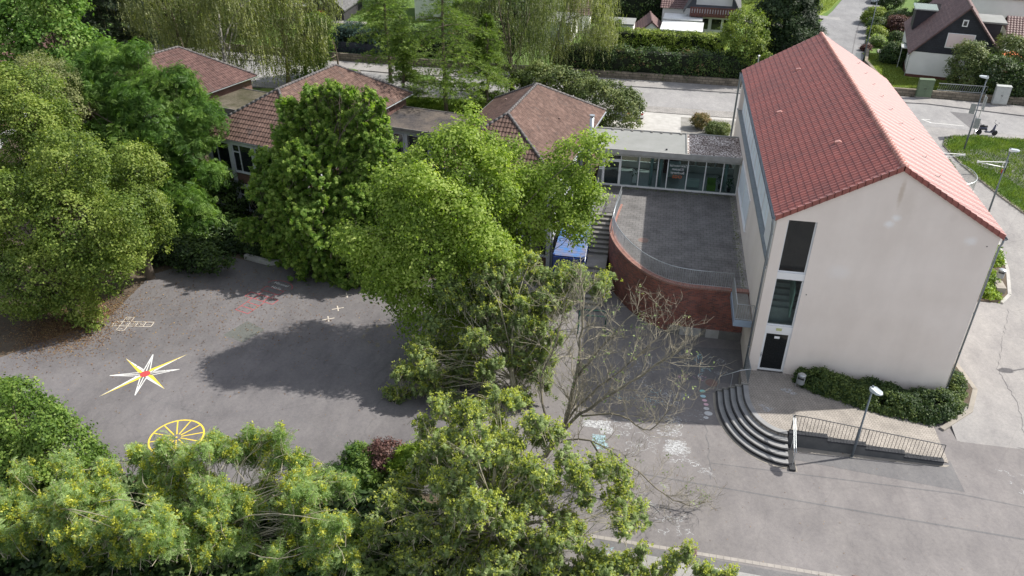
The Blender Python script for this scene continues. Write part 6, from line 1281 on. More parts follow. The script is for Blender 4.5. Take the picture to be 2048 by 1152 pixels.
 'bright':[(-53.95,18.3,12.53,3.13,2.98,3.28),(-57.18,17.54,12.05,1.61,1.13,1.24),(-56.98,18.25,10.42,1.76,1.68,1.9),(-56.74,17.92,13.61,1.14,0.9,0.99),(-50.42,17.45,14.24,1.66,1.58,1.89),(-55.84,17.37,10.12,1.78,1.29,1.42),(-50.71,18.63,14.11,1.09,1.04,1.39),(-51.52,17.76,10.87,1.15,1.09,1.25),(-52.32,17.57,9.96,1.08,1.02,1.33),(-51.25,17.3,10.66,2.7,2.57,2.83),(-53.93,16.97,9.07,1.35,1.17,1.3),(-48.44,17.62,10.21,1.6,1.52,1.78),(-53.7,17.23,8.54,1.4,1.07,1.18),(-51.9,17.4,8.06,1.29,1.19,1.31),(-47.85,17.02,10.4,1.2,0.97,1.06),(-53.56,16.48,9.64,1.45,1.38,1.52),(-54.99,16.3,9.95,2.55,2.43,2.67),(-53.97,15.71,7.72,0.88,0.77,0.85),(-55.28,15.62,11.66,1.12,0.95,1.05),(-58.91,16.59,9.22,1.21,0.92,1.02),(-52.18,16.32,11.22,0.97,0.92,1.22),(-51.95,15.79,10.19,1.35,1.1,1.22),(-52.95,16.63,9.91,1.26,1.19,1.67),(-49.73,16.3,9.13,1.7,1.62,1.78),(-51.37,16.37,9.04,0.72,0.69,0.86),(-50.19,15.97,10.35,0.78,0.74,0.87),(-49.96,15.56,7.33,0.99,0.83,0.92),(-54.72,20.3,13.58,2.93,2.78,3.07),(-51.85,20.02,15.5,1.63,1.55,1.86),(-54.22,19.68,16.0,1.14,1.08,1.29),(-54.59,19.9,15.81,1.6,1.3,1.44),(-58.74,20.16,12.09,1.43,1.36,1.82),(-50.88,20.11,14.48,1.26,1.2,1.58),(-52.63,19.83,16.43,1.2,1.14,1.36),(-57.11,20.52,14.29,1.53,1.45,1.81)],
 'palebirch':[(-46.83,10.0,9.88,2.11,2.0,2.21),(-46.45,9.5,8.14,1.54,1.46,1.61),(-48.08,11.0,10.71,1.37,1.31,1.44),(-45.62,10.0,8.92,1.2,1.14,1.25)],
 'undershrubs':[(-36.42,9.0,0.59,2.13,1.35,1.49),(-36.91,6.0,0.92,2.37,0.96,1.06),(-34.88,5.0,0.92,1.98,0.79,0.87),(-34.63,9.0,-0.02,2.13,1.35,1.49),(-31.71,8.5,0.16,2.09,1.16,1.28),(-29.48,8.5,0.2,1.91,0.99,1.09),(-27.05,8.0,0.54,1.53,0.81,0.89),(-36.76,12.0,1.12,1.66,1.58,2.47)],
 'darkconifer':[(-57.19,30.0,10.53,3.41,3.24,3.57),(-55.41,29.0,8.19,2.28,2.16,2.38),(-59.69,31.0,11.32,3.68,3.49,3.85),(-54.09,34.0,11.0,2.83,2.69,2.96)],
 'birchL':[(-51.84,33.0,10.4,3.73,3.54,3.9),(-53.58,33.0,8.49,2.13,2.03,2.23),(-48.43,33.0,11.0,3.68,3.5,3.86),(-49.46,32.0,8.25,2.33,2.21,2.44)],
 'birchM':[(-44.14,31.0,9.87,3.37,3.2,3.53),(-46.48,31.0,7.88,2.2,2.09,2.3),(-42.25,31.0,8.2,2.17,2.07,2.28),(-42.84,32.0,11.88,4.02,3.82,4.21)],
 'birchR':[(-41.32,34.0,9.12,3.35,3.18,3.51),(-39.11,34.0,10.8,3.2,3.04,3.36),(-42.14,33.5,7.13,1.69,1.61,1.77),(-38.89,34.0,8.11,1.77,1.68,1.86)],
 'youngmaple':[(-40.31,38.0,6.36,1.88,1.79,1.97),(-40.91,38.0,4.6,1.7,1.62,1.78),(-39.57,38.0,8.09,1.46,1.39,1.53)],
 'larchA':[(-24.38,28.5,11.81,4.52,1.76,1.94),(-24.91,28.5,9.34,3.98,1.59,1.76),(-23.56,28.0,7.04,4.23,1.41,1.55),(-24.5,28.0,5.25,3.01,1.22,1.35),(-25.16,28.5,13.35,3.25,1.93,2.13)],
 'larchB':[(-31.22,33.0,9.64,3.14,1.92,2.11),(-32.01,33.0,11.33,3.99,1.69,1.86),(-33.63,34.0,7.94,2.08,1.1,1.21)],
 'larchC':[(-28.01,30.0,5.29,2.0,1.9,2.09),(-27.6,30.0,8.39,1.73,1.65,2.38)],
 'birchN':[(-20.85,36.0,9.5,3.41,3.24,3.57),(-18.97,36.0,7.35,2.53,2.4,2.65),(-22.73,36.0,8.05,2.31,2.19,2.42),(-18.28,37.0,10.74,2.72,2.59,2.85),(-21.05,37.0,11.91,4.07,3.87,4.27)],
 'birchO':[(-17.15,46.0,8.43,2.8,2.66,2.93),(-13.62,46.0,9.09,2.76,2.63,2.9),(-14.98,46.0,6.05,2.57,2.44,2.69),(-18.06,46.0,4.85,1.56,1.48,1.64),(-12.49,46.0,7.18,1.78,1.69,1.86)],
 'plumbush':[(-15.8,32.0,6.38,2.41,1.25,1.38),(-13.36,32.0,6.09,1.97,1.04,1.15),(-17.51,33.0,5.76,1.79,1.06,1.17)],
 'bigbush':[(-10.73,30.0,5.34,2.13,1.62,1.79),(-8.97,29.5,4.97,1.61,1.53,1.69),(-12.34,31.0,5.58,1.73,1.15,1.27)],
 'yew':[(5.8,50.0,8.71,2.79,2.65,3.92),(6.34,49.0,6.49,2.79,2.65,3.27),(5.05,49.0,5.41,2.05,1.95,2.15)],
 'greentree':[(1.64,46.0,8.41,1.96,1.63,1.8),(2.39,46.0,6.75,1.73,1.65,1.81),(0.8,46.0,7.64,1.48,1.17,1.29)],
 'housebush':[(23.1,47.5,6.1,1.55,1.47,2.01),(23.49,47.0,5.04,1.7,1.38,1.53)],
 'housebushB':[(25.51,46.5,5.31,1.92,1.6,1.76),(27.78,46.0,4.63,1.91,1.81,2.0),(25.99,45.5,4.18,2.39,1.14,1.25)],
 'housebushC':[(27.63,50.0,6.44,1.73,1.64,1.81),(29.57,50.0,6.06,1.97,1.87,2.06)],
 'rowanA':[(-25.69,-15.2,3.97,0.41,0.39,0.79),(-24.22,-15.3,4.73,0.36,0.34,0.68),(-23.38,-15.2,4.39,0.44,0.42,0.67),(-22.04,-15.2,5.15,0.35,0.34,0.72),(-21.46,-15.2,4.86,0.47,0.45,0.65),(-20.64,-14.9,5.57,0.29,0.28,0.68),(-20.04,-14.9,5.37,0.39,0.37,0.71),(-19.35,-14.9,5.79,0.27,0.26,0.67),(-18.76,-14.8,4.46,0.44,0.41,0.61),(-17.99,-14.8,3.93,0.52,0.49,0.54),(-16.97,-14.8,3.71,0.48,0.45,0.53),(-25.08,-15.5,3.4,0.61,0.58,0.91),(-22.49,-16.04,4.51,0.35,0.33,0.49),(-24.34,-15.36,4.52,0.42,0.4,0.53),(-24.83,-15.64,3.56,0.46,0.44,0.53),(-22.92,-15.57,3.55,0.48,0.4,0.53),(-24.06,-15.74,3.36,0.46,0.4,0.53),(-23.15,-15.84,4.51,0.47,0.34,0.44),(-25.51,-14.85,1.63,0.51,0.49,0.57),(-22.31,-15.2,2.01,0.58,0.55,0.72),(-22.39,-14.87,4.93,0.44,0.42,0.57),(-21.88,-15.55,2.7,0.55,0.5,0.55),(-24.2,-15.07,3.05,0.49,0.41,0.53),(-21.13,-15.41,5.22,0.45,0.42,0.57),(-22.07,-15.73,5.42,0.39,0.37,0.51),(-22.33,-14.97,1.85,0.42,0.36,0.47),(-19.38,-14.98,4.98,0.41,0.39,0.53),(-20.86,-14.98,4.8,0.34,0.32,0.49),(-20.74,-14.71,4.44,0.5,0.48,0.63),(-20.33,-14.8,3.13,0.33,0.27,0.36),(-20.44,-14.97,3.1,0.32,0.31,0.46),(-19.29,-15.1,2.79,0.55,0.52,0.63),(-18.58,-14.78,3.19,0.36,0.27,0.35),(-18.66,-15.62,4.27,0.48,0.41,0.53),(-19.09,-14.75,3.92,0.36,0.32,0.43),(-17.66,-15.6,3.94,0.35,0.3,0.39),(-19.84,-15.21,4.53,0.33,0.24,0.32),(-25.77,-15.78,-0.12,0.81,0.77,0.94),(-21.42,-16.66,4.18,0.63,0.6,0.69),(-24.13,-15.81,0.23,0.68,0.52,0.58),(-23.79,-16.76,3.0,0.67,0.64,0.86),(-23.29,-16.93,0.3,0.65,0.62,0.69),(-22.64,-16.74,1.87,0.48,0.36,0.47),(-24.4,-15.74,2.4,0.86,0.82,1.15),(-23.6,-16.18,-0.31,0.61,0.58,0.64),(-22.12,-16.4,4.18,0.56,0.51,0.57),(-22.4,-16.81,2.48,0.63,0.6,0.71),(-23.09,-16.65,1.33,0.55,0.44,0.53),(-21.81,-15.82,2.09,0.63,0.5,0.55),(-18.21,-16.09,4.34,0.74,0.71,0.78),(-20.63,-15.97,2.54,0.66,0.53,0.59),(-18.84,-15.98,1.21,0.65,0.61,0.84),(-20.85,-16.17,3.37,0.88,0.63,0.7),(-20.67,-15.56,2.61,0.63,0.59,0.71),(-18.79,-16.02,2.5,0.65,0.53,0.58),(-20.54,-16.17,2.88,0.61,0.58,0.77),(-18.78,-15.91,1.44,0.59,0.52,0.57),(-21.84,-16.49,1.99,0.66,0.49,0.54),(-19.04,-15.4,0.67,0.79,0.75,0.88),(-18.72,-15.71,2.01,0.8,0.74,0.82),(-18.42,-15.8,2.08,0.56,0.51,0.57),(-19.66,-14.94,1.66,0.58,0.55,0.69),(-17.98,-15.81,2.3,0.46,0.42,0.53),(-18.45,-15.09,3.96,0.49,0.38,0.49),(-18.89,-15.61,1.26,0.39,0.29,0.38),(-16.87,-15.31,1.97,0.6,0.46,0.53),(-18.3,-15.26,1.64,0.53,0.48,0.53),(-22.81,-16.42,-0.22,0.81,0.77,0.96),(-20.13,-17.32,-0.03,0.86,0.82,1.06),(-24.32,-16.36,-1.52,0.77,0.73,0.92),(-21.77,-17.61,1.78,0.72,0.68,0.75),(-20.61,-17.02,1.74,0.75,0.67,0.74),(-21.49,-17.04,3.51,0.82,0.78,1.04),(-23.46,-16.66,-2.86,0.91,0.86,1.1),(-21.94,-16.78,-2.42,0.77,0.73,1.0),(-21.9,-16.72,0.43,0.75,0.72,0.95),(-22.85,-16.42,1.94,0.56,0.54,0.64),(-22.53,-17.52,2.77,0.89,0.84,1.08),(-21.24,-16.89,1.91,0.85,0.68,0.74),(-20.97,-17.09,1.91,0.8,0.65,0.72),(-23.43,-16.39,0.34,0.66,0.49,0.54),(-16.74,-16.49,1.33,0.75,0.71,0.86),(-19.39,-17.0,1.15,0.57,0.53,0.58),(-17.19,-17.12,1.88,0.69,0.66,0.83),(-17.69,-16.33,2.56,0.68,0.65,0.84),(-17.5,-16.75,0.7,0.6,0.49,0.54),(-16.45,-16.87,1.75,0.77,0.73,0.81),(-18.94,-16.95,0.22,0.76,0.72,0.85),(-19.04,-17.25,1.55,0.76,0.72,0.92),(-18.91,-16.5,-1.19,0.77,0.67,0.74),(-17.48,-16.84,2.28,0.66,0.62,0.69),(-16.6,-16.95,3.71,0.63,0.51,0.57)],
 'rowanB':[(-30.56,-16.86,0.07,0.51,0.48,0.56),(-29.37,-17.31,2.33,0.62,0.52,0.57),(-28.56,-17.03,2.34,0.63,0.6,0.68),(-29.57,-16.97,0.58,0.67,0.64,0.76),(-30.1,-16.88,2.31,0.61,0.51,0.56),(-28.65,-16.72,1.57,0.54,0.51,0.65),(-30.02,-16.61,3.59,0.48,0.44,0.53),(-27.49,-17.47,3.75,0.39,0.31,0.41),(-28.3,-17.26,2.88,0.56,0.51,0.56),(-28.67,-16.69,1.8,0.56,0.53,0.72),(-28.28,-16.16,4.03,0.62,0.59,0.71),(-27.7,-16.27,0.64,0.7,0.66,0.73),(-27.44,-16.7,3.84,0.61,0.51,0.56),(-25.63,-17.33,3.13,0.64,0.61,0.78),(-28.58,-16.45,1.97,0.48,0.45,0.58),(-26.54,-16.52,2.42,0.39,0.33,0.43),(-26.4,-16.15,3.97,0.52,0.44,0.53),(-26.05,-17.19,2.9,0.37,0.34,0.44),(-26.41,-16.52,2.22,0.41,0.35,0.46),(-23.65,-17.05,3.3,0.51,0.46,0.53),(-26.18,-16.84,3.37,0.57,0.54,0.73),(-26.37,-17.34,2.58,0.61,0.53,0.58),(-23.54,-17.64,3.64,0.53,0.49,0.54),(-25.89,-16.83,2.22,0.6,0.44,0.53),(-25.9,-17.19,3.54,0.6,0.57,0.69),(-25.67,-16.77,2.38,0.42,0.4,0.55),(-25.75,-17.23,0.96,0.59,0.52,0.57),(-26.07,-17.26,1.18,0.59,0.52,0.57),(-29.86,-17.69,0.36,0.85,0.71,0.78),(-29.92,-18.41,-2.51,0.7,0.64,0.71),(-29.35,-18.22,1.54,0.7,0.66,0.86),(-32.41,-18.21,-1.4,0.68,0.64,0.74),(-27.22,-18.49,2.75,0.63,0.6,0.66),(-29.35,-18.41,-2.2,0.99,0.82,0.9),(-27.83,-18.2,3.27,0.88,0.68,0.75),(-31.35,-18.2,-3.07,0.74,0.66,0.73),(-31.13,-18.45,-0.68,1.01,0.73,0.8),(-26.81,-18.09,2.04,0.98,0.93,1.26),(-28.82,-17.56,0.59,0.92,0.88,1.02),(-30.67,-18.35,0.61,0.73,0.54,0.6),(-29.86,-18.59,1.79,0.91,0.86,1.16),(-30.21,-17.48,2.5,0.96,0.92,1.04),(-27.1,-18.26,0.84,0.64,0.61,0.69),(-27.5,-17.85,0.57,0.99,0.85,0.93),(-27.14,-17.63,-3.32,0.84,0.72,0.79),(-25.29,-18.43,-0.93,0.93,0.88,1.11),(-22.68,-18.64,3.57,0.86,0.82,0.93),(-24.85,-18.3,1.91,0.66,0.62,0.69),(-26.97,-18.65,0.21,0.9,0.66,0.73),(-25.93,-17.38,-0.85,0.62,0.59,0.77),(-24.19,-18.24,0.22,0.69,0.6,0.67),(-25.88,-18.4,3.18,0.68,0.58,0.64),(-24.63,-18.16,-0.53,0.89,0.67,0.74),(-25.92,-17.63,-1.61,0.88,0.76,0.83),(-24.2,-18.17,3.72,0.71,0.66,0.73),(-25.55,-18.05,2.9,0.85,0.68,0.74),(-27.59,-18.1,1.13,0.6,0.53,0.59),(-23.79,-17.48,2.79,0.7,0.66,0.83),(-29.36,-17.09,-1.24,0.56,0.53,0.61),(-26.39,-17.2,3.07,0.71,0.67,0.74),(-26.59,-17.96,1.05,0.46,0.44,0.56),(-28.06,-17.01,0.71,0.52,0.41,0.53),(-26.62,-17.05,0.92,0.53,0.51,0.59),(-26.68,-17.11,3.57,0.67,0.48,0.53),(-26.71,-18.01,4.15,0.7,0.67,0.81),(-27.58,-17.42,1.76,0.58,0.55,0.72),(-28.62,-17.35,-0.02,0.58,0.55,0.69),(-29.35,-17.69,0.36,0.64,0.57,0.63),(-26.88,-17.61,0.87,0.83,0.79,0.98),(-27.97,-17.27,-0.77,0.78,0.74,0.82)],
 'hedgeL':[(-33.75,-12.5,3.27,1.01,0.95,1.05),(-34.51,-12.84,3.1,0.59,0.56,0.62),(-34.21,-12.63,3.82,0.48,0.45,0.56),(-33.26,-12.4,2.68,0.37,0.35,0.49),(-29.99,-13.7,1.53,0.9,0.85,0.94),(-28.92,-13.8,1.49,0.6,0.57,0.63),(-28.92,-14.57,1.83,0.46,0.37,0.49),(-29.84,-14.08,1.04,0.47,0.45,0.55),(-32.67,-13.2,2.56,1.36,1.29,1.42),(-34.03,-13.29,2.61,0.61,0.56,0.62),(-33.88,-13.06,0.3,0.82,0.78,0.93),(-32.69,-14.06,2.0,0.54,0.51,0.62),(-34.81,-12.9,0.87,0.61,0.58,0.73),(-31.04,-13.54,3.12,0.75,0.71,0.96),(-31.03,-13.7,1.8,1.35,1.28,1.41),(-32.34,-13.64,0.71,0.67,0.54,0.6),(-30.22,-13.66,1.12,0.79,0.6,0.66),(-31.57,-13.61,0.23,0.46,0.37,0.49),(-32.15,-13.7,2.19,0.49,0.38,0.5),(-30.68,-14.37,3.5,0.56,0.47,0.53),(-32.93,-14.2,1.01,1.63,1.55,1.7),(-31.1,-14.0,1.58,0.65,0.53,0.59),(-34.0,-15.02,0.21,0.81,0.77,1.06),(-32.59,-14.72,-0.16,0.86,0.71,0.78),(-31.16,-14.83,1.21,0.75,0.71,0.81),(-34.26,-14.52,-0.34,0.94,0.9,1.02),(-31.73,-13.97,2.3,0.58,0.55,0.72),(-30.29,-14.2,0.58,1.08,1.03,1.13),(-30.97,-13.93,-0.99,0.58,0.46,0.53),(-28.5,-14.6,1.79,0.5,0.37,0.49),(-29.09,-14.23,0.47,0.4,0.34,0.45),(-34.28,-12.7,2.76,0.92,0.87,0.96),(-32.64,-13.42,4.57,0.39,0.37,0.53),(-33.82,-12.54,2.31,0.51,0.48,0.53),(-33.86,-13.63,2.4,0.38,0.32,0.42)],
 'ashC':[(-14.37,-12.2,4.79,0.54,0.51,0.67),(-13.75,-12.0,5.78,0.61,0.46,0.53),(-12.49,-12.0,5.85,0.53,0.42,0.53),(-10.85,-12.0,6.5,0.6,0.45,0.53),(-9.99,-12.2,5.52,0.6,0.49,0.54),(-8.94,-12.5,5.44,0.67,0.53,0.58),(-13.15,-12.8,4.71,0.53,0.5,0.66),(-7.07,-13.0,4.66,0.78,0.56,0.61),(-6.16,-13.5,3.44,0.67,0.63,0.7),(-15.24,-14.0,2.56,0.82,0.78,0.86),(-11.59,-12.82,3.87,0.59,0.54,0.6),(-13.7,-13.03,4.58,0.59,0.42,0.53),(-11.91,-13.15,6.59,0.56,0.51,0.57),(-12.86,-11.98,5.28,0.65,0.47,0.53),(-11.43,-12.65,4.93,0.64,0.51,0.57),(-12.84,-12.58,4.68,0.43,0.41,0.53),(-10.87,-12.55,4.46,0.42,0.36,0.48),(-9.6,-12.32,5.2,0.52,0.42,0.53),(-9.52,-12.72,5.89,0.39,0.37,0.51),(-11.4,-12.07,6.77,0.47,0.45,0.53),(-11.45,-12.05,3.38,0.65,0.6,0.66),(-11.27,-12.11,5.18,0.45,0.38,0.51),(-12.98,-13.27,1.78,0.63,0.56,0.61),(-14.63,-13.47,2.55,0.64,0.57,0.63),(-13.82,-13.24,3.08,0.41,0.39,0.54),(-14.31,-13.5,4.01,0.44,0.42,0.57),(-13.12,-13.85,5.36,0.62,0.59,0.65),(-12.14,-13.8,4.44,0.51,0.49,0.54),(-13.46,-13.08,3.05,0.64,0.61,0.81),(-9.55,-13.42,6.69,0.57,0.52,0.57),(-7.77,-13.89,4.61,0.59,0.56,0.62),(-10.44,-13.45,4.32,0.53,0.51,0.59),(-10.25,-13.85,5.89,0.42,0.32,0.43),(-10.89,-13.11,5.2,0.69,0.65,0.83),(-9.29,-14.04,3.03,0.65,0.47,0.53),(-7.81,-14.01,5.29,0.49,0.47,0.54),(-9.63,-13.46,4.11,0.47,0.37,0.49),(-11.42,-14.73,1.02,0.81,0.75,0.83),(-9.61,-14.91,4.17,0.74,0.56,0.61),(-9.8,-14.36,5.25,0.64,0.61,0.8),(-10.89,-14.22,3.45,0.65,0.5,0.56),(-11.6,-14.86,6.51,0.77,0.73,1.0),(-10.68,-14.31,5.86,0.66,0.57,0.63),(-12.23,-15.07,4.93,0.83,0.7,0.77),(-9.02,-14.03,4.33,0.71,0.6,0.67),(-9.22,-14.82,5.47,0.72,0.53,0.58),(-10.93,-13.9,3.64,0.97,0.92,1.02),(-10.09,-14.23,0.8,1.08,0.99,1.09),(-12.3,-14.27,1.87,0.69,0.62,0.68),(-7.55,-13.97,3.62,0.5,0.46,0.53),(-8.21,-14.33,2.81,0.57,0.45,0.53),(-8.3,-13.91,2.26,0.54,0.44,0.53),(-8.37,-13.9,5.47,0.57,0.54,0.7),(-8.15,-14.04,5.33,0.57,0.54,0.67),(-12.5,-15.87,2.42,0.83,0.79,0.97),(-14.75,-15.71,3.9,0.61,0.51,0.56),(-12.34,-15.0,3.76,0.85,0.66,0.73),(-13.8,-16.05,3.22,0.5,0.47,0.59),(-12.84,-15.35,4.86,0.6,0.57,0.7),(-14.41,-16.04,1.25,0.57,0.47,0.53),(-12.08,-15.55,4.09,0.81,0.68,0.75),(-12.88,-15.28,4.78,0.47,0.36,0.47),(-11.82,-15.84,1.28,0.51,0.48,0.66),(-9.07,-15.34,2.41,0.58,0.55,0.66),(-6.81,-14.39,0.51,0.68,0.65,0.85),(-8.67,-15.52,1.72,0.7,0.66,0.78),(-8.27,-15.27,2.92,0.89,0.85,0.94),(-9.71,-14.46,1.21,0.54,0.52,0.73),(-7.83,-14.85,2.79,0.6,0.57,0.75),(-10.16,-15.31,3.27,0.76,0.72,0.8),(-8.8,-15.28,1.46,0.55,0.52,0.7),(-10.22,-14.43,0.8,0.79,0.72,0.79),(-8.91,-14.55,0.34,0.67,0.64,0.84),(-11.39,-15.9,-0.54,0.93,0.88,1.0),(-10.72,-16.56,2.03,0.72,0.68,0.75),(-10.16,-16.27,1.89,0.91,0.87,1.08),(-13.34,-16.0,1.12,0.71,0.67,0.85),(-8.62,-15.64,0.17,0.71,0.68,0.93),(-10.23,-15.98,3.82,0.65,0.62,0.8),(-11.71,-15.47,-2.75,0.74,0.54,0.6),(-12.08,-15.47,-2.65,1.1,1.04,1.35),(-10.86,-16.09,4.92,0.65,0.52,0.57),(-11.16,-16.57,5.23,0.68,0.64,0.88),(-10.26,-15.54,4.0,0.86,0.76,0.84),(-11.94,-16.62,0.98,0.73,0.7,0.82),(-12.57,-16.19,0.21,0.65,0.51,0.56),(-14.26,-16.13,0.92,0.67,0.58,0.64),(-15.5,-15.96,2.09,0.39,0.37,0.49),(-15.61,-15.7,2.32,0.63,0.51,0.56),(-16.09,-16.11,1.33,0.48,0.45,0.53),(-13.47,-15.81,2.89,0.48,0.35,0.46),(-13.62,-16.44,1.55,0.68,0.64,0.79),(-14.26,-15.55,2.07,0.63,0.54,0.6),(-7.45,-14.04,3.6,0.45,0.42,0.57),(-6.11,-14.82,3.56,0.34,0.27,0.35),(-8.07,-14.26,2.88,0.31,0.3,0.44),(-7.49,-14.2,1.14,0.36,0.27,0.35),(-5.9,-14.8,3.45,0.45,0.43,0.57),(-6.13,-12.86,4.03,0.47,0.45,0.53),(-6.68,-12.69,4.41,0.51,0.45,0.53),(-6.32,-13.53,5.27,0.32,0.25,0.33),(-5.71,-13.8,3.02,0.78,0.74,0.82),(-11.9,-13.37,5.07,0.33,0.3,0.39),(-12.56,-13.18,3.15,0.39,0.27,0.36),(-12.74,-13.33,2.81,0.33,0.31,0.41),(-12.68,-13.44,4.76,0.38,0.32,0.42),(-13.7,-13.12,4.04,0.49,0.46,0.59)],
 'sprigs':[(-5.68,-14.2,0.61,0.68,0.57,0.63),(-5.07,-14.0,1.4,0.28,0.26,0.6),(-3.95,-14.1,1.04,0.44,0.41,0.66),(-3.32,-14.0,1.5,0.28,0.26,0.69),(-2.59,-14.2,1.03,0.51,0.45,0.53),(-6.65,-14.6,0.56,1.1,0.76,0.84),(-1.63,-14.2,1.02,0.59,0.26,0.34),(-4.48,-14.3,0.56,0.8,0.34,0.45)],
 'halfdead':[(-10.0,-1.5,6.65,0.61,0.48,0.53),(-7.95,-1.5,6.3,0.61,0.38,0.5),(-11.8,-1.5,6.88,0.76,0.48,0.53),(-14.41,-1.5,5.99,0.68,0.54,0.6),(-17.65,-5.0,1.63,0.88,0.64,0.7),(-18.23,-5.2,0.22,0.68,0.55,0.6),(-16.83,-4.0,2.47,0.78,0.64,0.71),(-16.52,-3.0,3.42,0.79,0.65,0.71),(-12.59,-2.45,5.18,0.72,0.51,0.56),(-14.48,-1.66,4.05,0.9,0.73,0.81),(-13.72,-2.51,5.82,0.61,0.48,0.53),(-11.12,-1.61,6.08,0.87,0.7,0.78),(-13.45,-1.54,3.79,0.88,0.83,1.1),(-11.34,-1.99,4.93,0.82,0.66,0.73),(-13.45,-1.52,5.0,0.97,0.92,1.02),(-13.46,-1.5,3.45,0.83,0.79,1.01),(-14.08,-2.09,5.38,0.8,0.61,0.68),(-15.62,-3.09,1.41,0.59,0.56,0.62),(-15.35,-2.7,1.54,0.78,0.74,1.03),(-14.64,-2.33,1.67,0.65,0.54,0.59),(-16.3,-2.42,1.3,0.71,0.67,0.92),(-14.69,-2.16,2.76,0.67,0.63,0.7),(-14.97,-2.55,1.85,0.64,0.46,0.53),(-15.76,-2.19,5.27,0.96,0.91,1.25),(-13.95,-2.14,3.07,0.98,0.88,0.97),(-13.38,-2.77,4.4,0.9,0.71,0.78),(-11.55,-1.4,4.38,0.55,0.47,0.53),(-10.6,-1.63,4.86,0.47,0.39,0.52),(-11.0,-2.1,4.55,0.75,0.59,0.65),(-10.58,-1.77,4.8,0.47,0.37,0.48),(-9.89,-1.35,4.47,0.5,0.37,0.49),(-12.41,-1.37,4.79,0.55,0.5,0.55),(-15.47,-4.1,0.53,0.53,0.43,0.53),(-13.92,-4.61,4.07,0.7,0.57,0.63),(-15.65,-3.52,0.53,0.62,0.48,0.53),(-13.81,-3.36,1.05,0.77,0.68,0.75),(-14.25,-3.68,3.12,0.82,0.76,0.84),(-14.87,-3.48,1.11,0.9,0.86,1.12),(-16.5,-3.81,0.01,0.86,0.82,1.04),(-17.04,-4.3,2.37,0.8,0.76,1.01),(-11.95,-2.9,2.61,1.02,0.97,1.17),(-10.48,-2.89,1.88,0.63,0.6,0.73),(-11.6,-3.41,2.41,0.85,0.81,1.0),(-11.61,-2.95,3.04,0.57,0.42,0.53),(-11.97,-3.13,3.21,0.95,0.91,1.17),(-14.5,-3.28,3.09,0.68,0.57,0.63),(-10.96,-3.47,4.4,0.78,0.55,0.6),(-10.81,-3.03,2.19,0.81,0.77,0.88),(-11.54,-3.47,1.6,0.94,0.67,0.74),(-12.84,-4.94,2.96,0.5,0.43,0.53),(-13.44,-5.02,2.4,0.55,0.53,0.71),(-13.3,-4.5,0.34,0.73,0.67,0.74),(-15.18,-5.56,0.46,0.77,0.73,0.94),(-13.34,-5.1,0.05,0.8,0.76,0.94),(-12.74,-5.46,-0.25,0.54,0.49,0.54),(-14.53,-4.73,-0.71,0.85,0.6,0.67),(-17.69,-4.72,-0.14,0.56,0.5,0.56),(-16.55,-5.19,1.13,0.64,0.61,0.78),(-16.18,-4.86,1.39,0.59,0.52,0.57),(-16.3,-5.25,2.08,0.66,0.63,0.83),(-9.2,-2.47,7.14,0.49,0.47,0.58),(-9.93,-2.54,5.26,0.43,0.31,0.41),(-9.25,-2.17,6.48,0.65,0.62,0.68),(-9.89,-2.13,4.98,0.41,0.39,0.53),(-10.25,-2.26,5.41,0.48,0.34,0.44),(-9.67,-1.61,5.86,0.64,0.61,0.77),(-10.27,-2.01,6.32,0.55,0.53,0.58),(-10.54,-3.0,5.74,0.7,0.66,0.8),(-12.59,-2.07,5.73,0.61,0.51,0.56),(-11.03,-1.98,4.96,0.62,0.59,0.68),(-12.14,-2.34,3.66,0.52,0.5,0.68),(-11.12,-2.09,5.2,0.54,0.44,0.53),(-12.03,-2.45,4.49,0.46,0.44,0.53),(-13.95,-2.84,4.55,0.85,0.66,0.73),(-11.45,-2.45,2.82,0.87,0.82,0.94),(-13.21,-3.36,3.51,0.56,0.54,0.73),(-11.77,-3.34,5.47,0.52,0.43,0.53),(-12.39,-2.77,4.12,0.77,0.73,0.81),(-12.06,-3.45,4.61,0.65,0.5,0.55),(-11.93,-3.57,4.19,0.5,0.48,0.66),(-11.77,-3.2,1.26,0.61,0.58,0.67),(-10.11,-3.42,3.81,0.61,0.58,0.67),(-11.55,-3.95,4.76,0.52,0.49,0.64),(-11.85,-3.01,2.76,0.44,0.37,0.49),(-12.3,-3.72,2.31,0.64,0.56,0.62),(-15.21,-2.63,4.78,0.67,0.64,0.84),(-14.91,-1.58,3.73,0.67,0.53,0.59),(-16.03,-2.41,5.06,0.62,0.59,0.76),(-13.99,-1.43,4.38,0.69,0.6,0.67),(-14.21,-2.51,6.24,0.56,0.53,0.62),(-8.14,-2.0,6.13,0.65,0.62,0.68),(-13.51,-2.0,6.38,1.02,0.97,1.07),(-10.76,-3.98,1.83,0.59,0.56,0.62),(-10.4,-4.03,1.28,0.46,0.44,0.53),(-11.52,-4.71,0.66,0.57,0.54,0.7)],
 'dwarf_y':[(-15.35,-11.0,1.24,1.01,0.75,0.83),(-14.38,-11.0,2.32,0.77,0.63,0.69)],
 'dwarf_r':[(-16.84,-10.6,1.36,0.8,0.54,0.6),(-16.91,-11.0,0.96,0.64,0.43,0.53)],
 'dwarf_g':[(-17.94,-10.8,0.89,0.81,0.61,0.67),(-18.45,-11.8,0.51,0.91,0.54,0.59),(-17.37,-11.5,0.42,0.8,0.6,0.67)],
}
